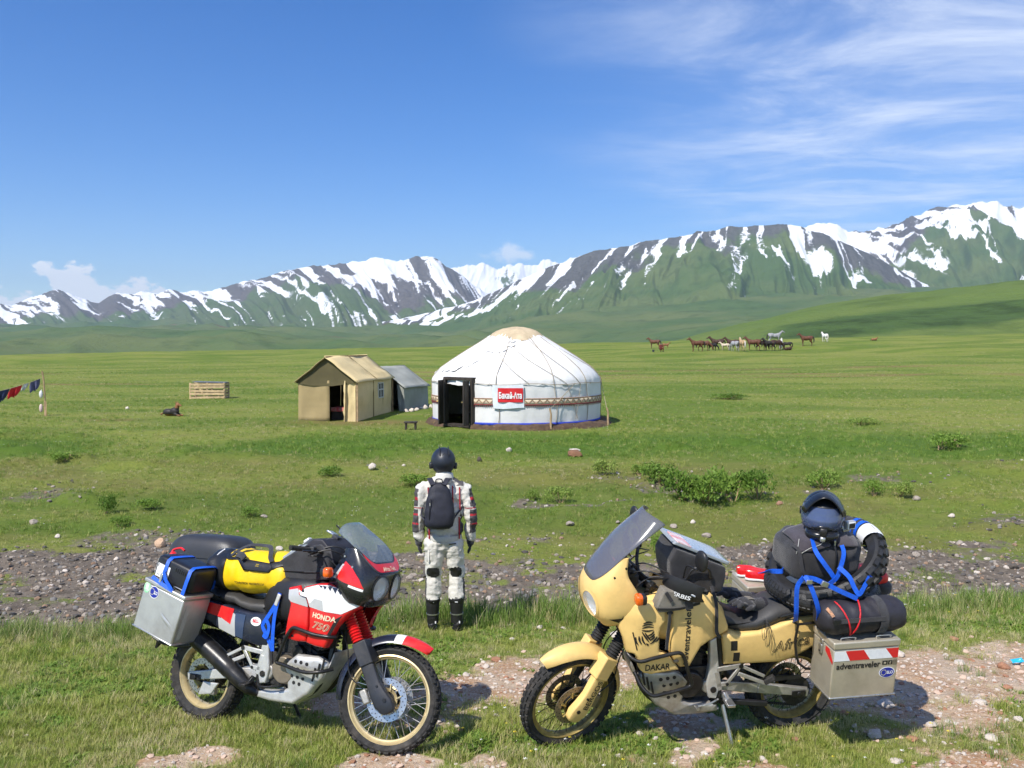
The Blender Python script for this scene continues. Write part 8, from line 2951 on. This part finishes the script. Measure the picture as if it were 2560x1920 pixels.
for X, Y, face, pose, cn, cc, sz, lab in (
        (240, 288, 160, 'stand', 'bay', BR, 0.95, 'bay horse standing behind the crouching person, left of the herd'),
        (332, 290, 10, 'stand', 'chestnut', (0.26, 0.11, 0.045), 0.55, 'small chestnut foal beside the crouching person'),
        (575, 312, 185, 'stand', 'bay', BR, 1.0, 'bay horse at the left end of the dense herd'),
        (632, 308, -15, 'graze', 'bay', BR, 0.95, 'bay horse with lowered head, second from the left of the herd'),
        (702, 306, 10, 'graze', 'black', BK, 0.70, 'black foal grazing in the left part of the herd'),
        (735, 300, 175, 'stand', 'dark', DB, 1.05, 'dark brown horse behind the black foal'),
        (796, 302, 170, 'stand', 'cream', CR, 0.65, 'cream foal between the dark brown horses'),
        (855, 300, 172, 'stand', 'dark', DB, 1.0, 'dark brown horse right of the cream foal'),
        (874, 312, 110, 'graze', 'grey', GR, 0.95, 'grey horse with lowered head in the middle of the herd'),
        (935, 310, 95, 'stand', 'palomino', PL, 1.05, 'pale palomino horse seen from behind in the herd'),
        (1022, 306, 170, 'stand', 'bay', BR, 1.10, 'bay horse right of the palomino, head raised'),
        (1085, 304, 15, 'graze', 'dark', DB, 1.0, 'dark brown horse right of the raised bay head'),
        (1150, 306, 185, 'stand', 'black', BK, 1.0, 'black horse in the right half of the herd'),
        (1205, 306, 20, 'graze', 'dark', DB, 1.05, 'dark brown horse in front of the light grey one'),
        (1240, 296, 70, 'stand', 'white', WH, 0.90, 'white horse half hidden behind the dark ones at the right of the herd'),
        (1190, 250, 0, 'stand', 'grey', GR, 1.15, 'light grey horse standing tall behind the herd, facing right'),
        (1288, 292, 165, 'graze', 'black', BK, 0.70, 'dark foal at the right end of the herd'),
        (1300, 303, 20, 'lie', 'dark', DB, 0.70, 'dark foal lying at the right end of the herd'),
        (1440, 270, 180, 'stand', 'bay', BR, 1.05, 'lone bay horse facing left, right of the herd'),
        (1586, 238, 100, 'stand', 'white', WH, 1.0, 'lone white horse standing right of the herd'),
        (1978, 226, 10, 'lie', 'chestnut', (0.26, 0.11, 0.045), 0.65, 'chestnut foal lying alone far right on the crest')):
    horse(*hx(X, Y), face, pose, cn, cc, lab, sz, mane=(0.60, 0.55, 0.48) if cn in ('white', 'palomino', 'cream') else (0.02, 0.015, 0.012))


def herder():
    p = gpix(*hx(290, 315))
    root = empty('person', p, (0, 0, R(200)))
    tag(root, 'person in dark red clothes crouching beside the bay horse', 'person')
    b = [((0, 0, 0.42), (0.20, 0.17, 0.22)), ((0, 0.05, 0.70), (0.21, 0.15, 0.26)), ((0, 0.10, 0.98), (0.10, 0.11, 0.13))]
    for s_ in (-1, 1):
        b += [((0.12 * s_, 0.0, 0.40), (0.16 * s_, 0.38, 0.48), 0.11, 0.08), ((0.16 * s_, 0.38, 0.48), (0.16 * s_, 0.30, 0.06), 0.075, 0.05), ((0.16 * s_, 0.28, 0.05), (0.17 * s_, 0.42, 0.04), 0.05, 0.04),
              ((0.20 * s_, 0.06, 0.84), (0.25 * s_, 0.22, 0.62), 0.065, 0.05), ((0.25 * s_, 0.22, 0.62), (0.14 * s_, 0.45, 0.60), 0.048, 0.035), ((0.14 * s_, 0.45, 0.60), (0.12 * s_, 0.53, 0.58), 0.036, 0.02)]
    o = remeshed('body', b, root, mat('herder_red', (0.14, 0.022, 0.020), 0.9, var=0.2), 0.025, 3)
    paint_faces(o, [MATS['herder_red'], mat('skin', (0.36, 0.22, 0.15), 0.6), BOOT], lambda c, n: 1 if (c.z > 0.9 and c.y > 0.14) or c.y > 0.49 else (2 if c.z < 0.14 else 0))
    MB().ell((0, 0.085, 1.02), (0.115, 0.115, 0.10), 14, 10).build('headscarf', mat('scarf_dark', (0.05, 0.03, 0.03), 0.9), root)
    q = gpix(*hx(232, 316))
    k = empty('bucket', q)
    tag(k, 'small dark bucket on the grass left of the crouching person', 'bucket')
    MB().rev([(0.11, 0), (0.15, 0.28), (0.13, 0.28), (0.10, 0.02)], (0, 0, 0), (0, 0, 1), n=16).build('pail', mat('pail', (0.03, 0.04, 0.06), 0.5), k)
    MB().tube(spline([(-0.15, 0, 0.28), (0, 0, 0.42), (0.15, 0, 0.28)], 5), 0.01, 5).build('handle', BLACK_M, k)


herder()


def dog():
    p = gpix(430, 1040)
    root = empty('dog', p, (0, 0, R(-20)))
    root.scale = (0.9, 0.9, 0.9)
    tag(root, 'black and tan dog lying on the grass below the wooden crate', 'dog')
    b = [((-0.18, 0, 0.16), (0.26, 0.15, 0.15)), ((0.14, 0, 0.20), (0.22, 0.14, 0.17)), ((-0.30, 0.08, 0.12), (0.16, 0.12, 0.13)), ((0.24, 0, 0.28), (0.30, 0.0, 0.46), 0.10, 0.085), ((0.30, 0, 0.48), (0.34, 0, 0.48), 0.085, 0.075), ((0.36, 0, 0.47), (0.48, 0.0, 0.44), 0.055, 0.032),
         ((0.27, 0.05, 0.54), (0.26, 0.07, 0.64), 0.03, 0.008), ((0.27, -0.05, 0.54), (0.26, -0.07, 0.64), 0.03, 0.008), ((0.22, 0.09, 0.10), (0.48, 0.10, 0.035), 0.05, 0.03), ((0.22, -0.09, 0.10), (0.48, -0.10, 0.035), 0.05, 0.03),
         ((-0.28, 0.16, 0.08), (-0.05, 0.22, 0.04), 0.07, 0.03), ((-0.42, 0, 0.12), (-0.68, 0.12, 0.04), 0.045, 0.03)]
    o = remeshed('body', b, root, coat('dog_black', (0.018, 0.014, 0.012)), 0.014, 4)
    paint_faces(o, [COATS['dog_black'], coat('dog_tan', (0.24, 0.10, 0.035))], lambda c, n: 1 if (c.z > 0.34 and c.x > 0.22) or c.z < 0.07 or c.x < -0.45 or (c.y > 0.13 and c.x < -0.1) else 0)


dog()

# ================================================================ GRASS, SHRUBS, SHINGLE
def leaf_material(name, c0, c1, c2, trans=0.35):
    m = bpy.data.materials.new(name)
    m.use_nodes = True
    t = NT(m.node_tree)
    b = t.n['Principled BSDF']
    b.inputs['Roughness'].default_value = 0.6
    b.inputs['Specular IOR Level'].default_value = 0.25
    oi = t.add('ShaderNodeObjectInfo').outputs['Random']
    geo = t.add('ShaderNodeNewGeometry').outputs['Position']
    n = t.noise(geo, 0.9, 2, 0.5)
    f = t.math('ADD', t.math('MULTIPLY', oi, 0.7), t.math('MULTIPLY', n, 0.5))
    c = t.mix(t.ss(f, 0.15, 0.60), c0, c1)
    c = t.mix(t.ss(f, 0.66, 0.95), c, c2)
    t.l.new(c, b.inputs['Base Color'])
    tr = t.add('ShaderNodeBsdfTranslucent')
    t.l.new(c, tr.inputs[0])
    mx = t.add('ShaderNodeMixShader')
    mx.inputs[0].default_value = trans
    t.l.new(b.outputs[0], mx.inputs[1])
    t.l.new(tr.outputs[0], mx.inputs[2])
    t.l.new(mx.outputs[0], t.n['Material Output'].inputs['Surface'])
    return m


LEAF_G = leaf_material('grass_blades', (0.19, 0.27, 0.036), (0.34, 0.38, 0.085), (0.52, 0.48, 0.20))
LEAF_D = leaf_material('dry_blades', (0.50, 0.42, 0.19), (0.60, 0.53, 0.30), (0.42, 0.42, 0.16))
LEAF_S = leaf_material('shrub_leaves', (0.11, 0.20, 0.028), (0.19, 0.30, 0.048), (0.28, 0.36, 0.08))
LEAF_T = leaf_material('tall_grass', (0.12, 0.22, 0.03), (0.20, 0.29, 0.06), (0.36, 0.36, 0.15))


def tuft(seed, n, h, spread, w, lean, material, seg=3):
    rnd = random.Random(seed)
    mb = MB()
    for _ in range(n):
        a = rnd.uniform(0, 2 * math.pi)
        r = spread * math.sqrt(rnd.random())
        bx, by = r * math.cos(a), r * math.sin(a)
        hh = h * rnd.uniform(0.45, 1.1)
        da = rnd.uniform(0, 2 * math.pi)
        l = lean * hh * rnd.uniform(0.2, 1.2)
        dx, dy = math.cos(da) * l + 0.10 * hh, math.sin(da) * l
        sx, sy = -math.sin(da), math.cos(da)
        ww = w * rnd.uniform(0.6, 1.2)
        rows_ = []
        for k in range(seg):
            t = k / seg
            q = ww * (1 - t * 0.75)
            px_, py_, pz = bx + dx * t * t, by + dy * t * t, hh * t * (1 - 0.12 * t)
            rows_.append([(px_ - sx * q, py_ - sy * q, pz), (px_ + sx * q, py_ + sy * q, pz)])
        tip = (bx + dx, by + dy, hh * 0.9)
        P = [p for r_ in rows_ for p in r_] + [tip]
        F = [(2 * k, 2 * k + 1, 2 * k + 3, 2 * k + 2) for k in range(seg - 1)] + [(2 * seg - 2, 2 * seg - 1, 2 * seg)]
        mb.add(P, F)
    me = bpy.data.meshes.new('tuft')
    me.from_pydata(mb.v, [], mb.f)
    me.materials.append(material)
    me.shade_smooth()
    return me


def scatter(name, meshes, pts, scale, idx, lab, cat, tilt=0.0, seed=1, zrot=True):
    """one stuff object whose points carry shared meshes (geometry nodes)"""
    cl = bpy.data.collections.new(name + '_sources')
    for i, me in enumerate(meshes):
        ob = bpy.data.objects.new('%s_source_%02d' % (name, i), me)
        cl.objects.link(ob)
    rnd = np.random.default_rng(seed)
    me = bpy.data.meshes.new(name)
    n = len(pts)
    me.vertices.add(n)
    me.vertices.foreach_set('co', np.asarray(pts, np.float32).ravel())
    at_ = me.attributes.new('sc', 'FLOAT', 'POINT')
    at_.data.foreach_set('value', np.asarray(scale, np.float32))
    at_ = me.attributes.new('ix', 'INT', 'POINT')
    at_.data.foreach_set('value', np.asarray(idx, np.int32))
    rot = np.stack([rnd.uniform(-tilt, tilt, n), rnd.uniform(-tilt, tilt, n), rnd.uniform(0, 6.283, n)], -1)
    at_ = me.attributes.new('ro', 'FLOAT_VECTOR', 'POINT')
    at_.data.foreach_set('vector', rot.astype(np.float32).ravel())
    me.update()
    o = bpy.data.objects.new(name, me)
    COL.objects.link(o)
    ng = bpy.data.node_groups.new(name + '_nodes', 'GeometryNodeTree')
    ng.interface.new_socket('Geometry', in_out='INPUT', socket_type='NodeSocketGeometry')
    ng.interface.new_socket('Geometry', in_out='OUTPUT', socket_type='NodeSocketGeometry')
    N, L = ng.nodes, ng.links
    gi, go = N.new('NodeGroupInput'), N.new('NodeGroupOutput')
    ip = N.new('GeometryNodeInstanceOnPoints')
    ci = N.new('GeometryNodeCollectionInfo')
    ci.inputs['Collection'].default_value = cl
    ci.inputs['Separate Children'].default_value = True
    ci.inputs['Reset Children'].default_value = True

    def na(nm, ty):
        q = N.new('GeometryNodeInputNamedAttribute')
        q.data_type = ty
        q.inputs['Name'].default_value = nm
        return q.outputs['Attribute']
    ip.inputs['Pick Instance'].default_value = True
    L.new(gi.outputs[0], ip.inputs['Points'])
    L.new(ci.outputs[0], ip.inputs['Instance'])
    L.new(na('ix', 'INT'), ip.inputs['Instance Index'])
    L.new(na('ro', 'FLOAT_VECTOR'), ip.inputs['Rotation'])
    L.new(na('sc', 'FLOAT'), ip.inputs['Scale'])
    L.new(ip.outputs[0], go.inputs[0])
    md = o.modifiers.new('scatter', 'NODES')
    md.node_group = ng
    tag(o, lab, cat, kind='stuff')
    return o


rng = np.random.default_rng(7)


def sample(n, y0, y1, pw, pad=0.06):
    """points over the strip seen by the camera; pw = 2 spreads them evenly over the picture"""
    u = rng.random(n)
    if pw == 0:
        y = np.sqrt(y0 ** 2 + (y1 ** 2 - y0 ** 2) * u)
    else:
        y = y0 * (y1 / y0) ** u
    x = (rng.random(n) * 2 - 1) * ((0.58 + pad) * y + 0.3)
    return x, y


# --- lawn of the near terrace
short = [tuft(i, 16, 0.075, 0.055, 0.0032, 0.7, LEAF_G) for i in range(4)] + [tuft(10 + i, 14, 0.105, 0.05, 0.0030, 0.8, LEAF_G) for i in range(3)] + [tuft(20 + i, 12, 0.085, 0.055, 0.0026, 0.9, LEAF_D) for i in range(2)] + [tuft(30 + i, 16, 0.10, 0.06, 0.0034, 0.7, LEAF_S) for i in range(2)] + [tuft(34 + i, 16, 0.045, 0.07, 0.011, 1.6, LEAF_S, 2) for i in range(2)]
x, y = sample(34000, 4.7, 10.9, 1)
dm = m_dirt(x, y)
ye = y - 0.10 * np.clip(x, -9, 9)
keep = (rng.random(len(x)) > dm * 1.15) & (ye < 10.75)
x, y, dm, ye = x[keep], y[keep], dm[keep], ye[keep]
dry = sstep(fbm(x * 0.9, y * 0.9, 4, 61), 0.44, 0.62)
ix = np.where(rng.random(len(x)) < 0.14 + 0.50 * dry, rng.integers(7, 9, len(x)), rng.integers(0, 7, len(x)))
ix = np.where((rng.random(len(x)) < 0.6) & (fbm(x * 1.3 + 5, y * 1.3, 3, 65) > 0.60), rng.integers(11, 13, len(x)), ix)
sc = rng.uniform(0.42, 0.90, len(x)) * (0.70 + 0.6 * fbm(x * 0.7, y * 0.7, 3, 63)) * (1 - 0.35 * dm)
scatter('meadow_grass', short, np.stack([x, y, gz(x, y) - 0.004], -1), sc, ix, 'short mixed green and dry grass around the motorcycles', 'grass')
# --- tall growth along the edge of the bank and scattered tussocks
tall = [tuft(40 + i, 22, 0.25, 0.085, 0.0042, 0.65, LEAF_T) for i in range(4)] + [tuft(50 + i, 12, 0.22, 0.07, 0.0030, 0.7, LEAF_D) for i in range(2)]
x, y = sample(22000, 4.7, 11.0, 1)
ye = y - 0.10 * np.clip(x, -9, 9)
pr = sstep(ye, 9.0, 9.55) * (1 - sstep(ye, 10.4, 10.75)) * 0.62
pr = np.maximum(pr, sstep(ye, 8.4, 9.4) * (1 - sstep(ye, 10.3, 10.7)) * 0.30)
pr = np.maximum(pr, sstep(fbm(x * 1.6, y * 1.6, 3, 67), 0.62, 0.72) * 0.35 * (ye < 10))
pr = np.maximum(pr, sstep(y, 5.75, 5.3) * 0.16)
pr = pr * (1 - 0.85 * m_dirt(x, y))
keep = rng.random(len(x)) < pr
x, y, ye = x[keep], y[keep], ye[keep]
bank = sstep(ye, 9.0, 9.7)
sc = rng.uniform(0.5, 1.0, len(x)) * (0.55 + 0.55 * bank + 0.5 * bank * np.exp(-((x - 0.2) / 1.6) ** 2)) * (0.7 + 0.6 * fbm(x * 0.8, y * 0.8, 3, 69))
# keep the feet of the rider and the wheels readable
for cx, cy_, r_ in ((-0.69, 9.4, 0.35), (-2.0, 6.5, 0.5), (-0.9, 6.0, 0.45), (0.4, 6.05, 0.45), (1.9, 6.35, 0.5)):
    sc = sc * np.where(np.hypot(x - cx, y - cy_) < r_, 0.5, 1)
scatter('bank_grass', tall, np.stack([x, y, gz(x, y) - 0.006], -1), sc, np.where(rng.random(len(x)) < 0.2, rng.integers(4, 6, len(x)), rng.integers(0, 4, len(x))), 'taller grass along the edge of the stream bank', 'grass')
# --- pasture of the far bank
x, y = sample(100000, 13.5, 140, 1)
gm = m_gravel(x, y)
keep = (rng.random(len(x)) > gm * 1.05) & (rng.random(len(x)) < 0.35 + 0.9 * sstep(fbm(x * 0.6, y * 0.6, 4, 71), 0.42, 0.62))
keep &= (np.hypot(x - YC[0], y - YC[1]) > 3.4) & (rng.random(len(x)) < 1.15 - 0.8 * sstep(y, 45, 140))
keep &= ~((x > -8.2) & (x < -3.4) & (y > 32.6) & (y < 40.2))
x, y = x[keep], y[keep]
dgreen = m_deep_green(x, y)
sc = rng.uniform(0.6, 1.2, len(x)) * (0.80 + 0.25 * sstep(y, 14, 30)) * (1 + 0.25 * dgreen)
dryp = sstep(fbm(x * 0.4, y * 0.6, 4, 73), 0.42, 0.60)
ix = np.where(rng.random(len(x)) < 0.08 + 0.35 * dryp * (1 - dgreen), rng.integers(7, 9, len(x)), rng.integers(0, 7, len(x)))
ix = np.where(rng.random(len(x)) < 0.12 + 0.75 * dgreen, rng.integers(9, 11, len(x)), ix)
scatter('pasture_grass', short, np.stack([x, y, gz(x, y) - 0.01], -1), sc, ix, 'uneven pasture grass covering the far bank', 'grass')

# --- pebbles: shingle of the stream bed and grit of the track
peb = []
for i, m in enumerate([ROCKM, ROCK_P, ROCKM, mat('dark_pebble', (0.085, 0.075, 0.066), 0.85, var=0.2, vscale=20), mat('brown_pebble', (0.26, 0.17, 0.11), 0.9, var=0.2, vscale=20), mat('grey_pebble', (0.17, 0.16, 0.15), 0.85, var=0.2, vscale=20)]):
    me = rock_mesh(60 + i, 0.62, 1, 0.5)
    me.materials.append(m)
    peb.append(me)
x, y = sample(36000, 10.5, 24, 1)
keep = (rng.random(len(x)) < m_gravel(x, y) * 0.95) & (gz(x, y) > -1.06)
x, y = x[keep], y[keep]
sc = 0.012 + 0.052 * rng.random(len(x)) ** 3.0
scatter('stream_shingle', peb, np.stack([x, y, gz(x, y) + sc * 0.15], -1), sc, rng.choice([0, 1, 2, 3, 4, 5], len(x), p=[.18, .05, .16, .30, .16, .15]), 'grey and brown shingle of the stream bed', 'gravel', tilt=0.3)
grit = []
for i, m in enumerate([ROCK_P, ROCK_R, ROCK_P, mat('pink_pebble', (0.52, 0.38, 0.29), 0.9, var=0.15, vscale=30)]):
    me = rock_mesh(80 + i, 0.55, 1, 0.5)
    me.materials.append(m)
    grit.append(me)
x, y = sample(26000, 4.8, 9.6, 1)
keep = rng.random(len(x)) < m_dirt(x, y) * 0.9 + 0.01
x, y = x[keep], y[keep]
sc = 0.004 + 0.026 * rng.random(len(x)) ** 2.8
scatter('track_grit', grit, np.stack([x, y, gz(x, y) + sc * 0.1], -1), sc, rng.choice([0, 1, 2, 3], len(x), p=[.38, .14, .18, .30]), 'pale and reddish grit of the stony track', 'gravel', tilt=0.4)

# --- small wild flowers
fl = []
for i, c in enumerate(((0.75, 0.75, 0.70), (0.70, 0.55, 0.03))):
    mb = MB()
    for k in range(5):
        a = 2 * math.pi * k / 5
        mb.poly([(0.002 * math.cos(a), 0.002 * math.sin(a), 0.10), (0.012 * math.cos(a - 0.5), 0.012 * math.sin(a - 0.5), 0.105), (0.014 * math.cos(a + 0.1), 0.014 * math.sin(a + 0.1), 0.103)], (0, 0, 0.001))
    me = bpy.data.meshes.new('flower')
    me.from_pydata(mb.v, [], mb.f)
    me.materials.append(mat('petals_%d' % i, c, 0.7))
    fl.append(me)
x, y = sample(2600, 5.5, 45, 1)
keep = (m_gravel(x, y) < 0.3) & (m_dirt(x, y) < 0.3) & (rng.random(len(x)) < sstep(fbm(x * 0.5, y * 0.5, 3, 81), 0.45, 0.62))
x, y = x[keep], y[keep]
scatter('wild_flowers', fl, np.stack([x, y, gz(x, y)], -1), rng.uniform(0.7, 1.2, len(x)) * (0.8 + y / 60), (rng.random(len(x)) < 0.35).astype(int), 'tiny white and yellow flowers in the grass', 'flowers')


# --- shrubs, each on its own
def shrub_mesh(seed, n=760):
    rnd = random.Random(seed)
    mb = MB()
    lobes = [(rnd.uniform(-0.6, 0.6), rnd.uniform(-0.4, 0.4), rnd.uniform(0.25, 0.6), rnd.uniform(0.28, 0.5)) for _ in range(7)]
    for _ in range(n):
        lx, ly, lz, lr = rnd.choice(lobes)
        a, b = rnd.uniform(0, 2 * math.pi), math.acos(rnd.uniform(-0.5, 1))
        r = lr * rnd.uniform(0.55, 1.08)
        p = V(lx + r * math.cos(a) * math.sin(b), ly + r * math.sin(a) * math.sin(b), max(0.02, lz + r * math.cos(b) * 0.95))
        d = V(rnd.uniform(-1, 1), rnd.uniform(-1, 1), rnd.uniform(0.1, 1.3))
        d /= np.linalg.norm(d)
        s_ = np.cross(d, V(rnd.uniform(-1, 1), rnd.uniform(-1, 1), rnd.uniform(-1, 1)))
        s_ /= np.linalg.norm(s_) + 1e-9
        L, W = rnd.uniform(0.10, 0.20), rnd.uniform(0.022, 0.045)
        mb.add([p, p + d * L * 0.5 + s_ * W, p + d * L, p + d * L * 0.5 - s_ * W], [(0, 1, 2, 3)])
    me = bpy.data.meshes.new('foliage')
    me.from_pydata(mb.v, [], mb.f)
    me.materials.append(LEAF_S)
    me.shade_smooth()
    st = MB()
    for lx, ly, lz, lr in lobes:
        st.tube([(lx * 0.15, ly * 0.15, -0.05), (lx * 0.6, ly * 0.6, lz * 0.6), (lx, ly, lz + lr * 0.4)], 0.018, 5)
    ms = bpy.data.meshes.new('stems')
    ms.from_pydata(st.v, [], st.f)
    ms.materials.append(WOOD)
    return me, ms


SHM = [shrub_mesh(s_) for s_ in (3, 8, 15, 22)]


def shrub(u, v, w, h, lab, group=None, k=0):
    p = gpix(u, v)
    m = p.y / FPX
    root = empty('shrub', p, (0, 0, k * 1.3))
    root.scale = (w * m / 1.5, w * m / 1.7, h * m / 0.82)
    tag(root, lab, 'shrub', group)
    for nm, me in zip(('foliage', 'stems'), SHM[k % 4]):
        o = bpy.data.objects.new(nm, me)
        COL.objects.link(o)
        o.parent = root


for i, (u, v, w, h, lab) in enumerate((
        (1705, 1252, 110, 66, 'leafy green bush at the left end of the long hedge on the far bank'),
        (1765, 1258, 120, 74, 'leafy green bush second from the left in the long hedge'),
        (1835, 1256, 120, 72, 'leafy green bush third from the left in the long hedge'),
        (1895, 1248, 110, 62, 'leafy green bush at the right end of the long hedge, near the full-face helmet'),
        (1655, 1212, 100, 46, 'dark shrub just above the left end of the long hedge'),
        (1522, 1186, 66, 34, 'dark shrub on the slope below the right side of the yurt'),
        (1600, 1190, 54, 26, 'small shrub between the two dark shrubs below the yurt'),
        (1402, 1258, 62, 34, 'dark low shrub above the yellow motorcycle windscreen'),
        (1335, 1252, 40, 24, 'small low shrub right of the rider'),
        (1660, 1388, 60, 44, 'dark leafy plant growing in the stream bed behind the tank bag'),
        (2345, 1126, 100, 36, 'dark spreading shrub on the pasture at the far right'),
        (2395, 1118, 60, 26, 'small shrub beside the dark spreading shrub at the far right'),
        (2060, 1222, 90, 38, 'green shrub on the slope left of the full-face helmet peak'),
        (2185, 1240, 60, 36, 'green shrub on the slope right of the full-face helmet'),
        (2245, 1242, 60, 34, 'broken dark shrub farther right of the full-face helmet'),
        (2150, 1062, 80, 14, 'flat dark weed patch high on the right pasture'),
        (1815, 998, 110, 12, 'flat dark weed patch on the pasture right of the yurt'),
        (262, 1284, 44, 44, 'upright bushy weed on the far bank at the left'),
        (385, 1270, 66, 24, 'low spreading weed beside the upright bushy weed'),
        (300, 1316, 50, 22, 'low weed below the upright bushy weed at the left'),
        (1030, 1215, 90, 26, 'sprawling leafy weed left of the rider shoulder'),
        (820, 1188, 70, 22, 'sprawling leafy weed on the far bank above the tank bag'),
        (170, 1152, 70, 20, 'dark low weed on the far bank near the left edge'),
        (630, 1290, 56, 20, 'low weed above the yellow duffel'))):
    shrub(u, v, w, h, lab, 'shrubs and weeds on the far bank', i)

# ================================================================ the air of the valley
def make_haze():
    mb = MB().box((0, 4500, 700), (40000, 33000, 1700))
    m = bpy.data.materials.new('haze')
    m.use_nodes = True
    t = NT(m.node_tree)
    t.n.clear()
    out = t.add('ShaderNodeOutputMaterial')
    pv = t.add('ShaderNodeVolumePrincipled')
    pv.inputs['Color'].default_value = (0.62, 0.80, 1.0, 1)
    pv.inputs['Density'].default_value = 4.6e-5
    pv.inputs['Anisotropy'].default_value = 0.2
    t.l.new(pv.outputs[0], out.inputs['Volume'])
    m.cycles.homogeneous_volume = True if hasattr(m, 'cycles') and hasattr(m.cycles, 'homogeneous_volume') else False
    o = mb.build('haze', m, smooth=False)
    tag(o, kind='stuff', label='thin pale blue haze filling the valley air', cat='haze')


make_haze()
bpy.data.scenes.remove(TMP)
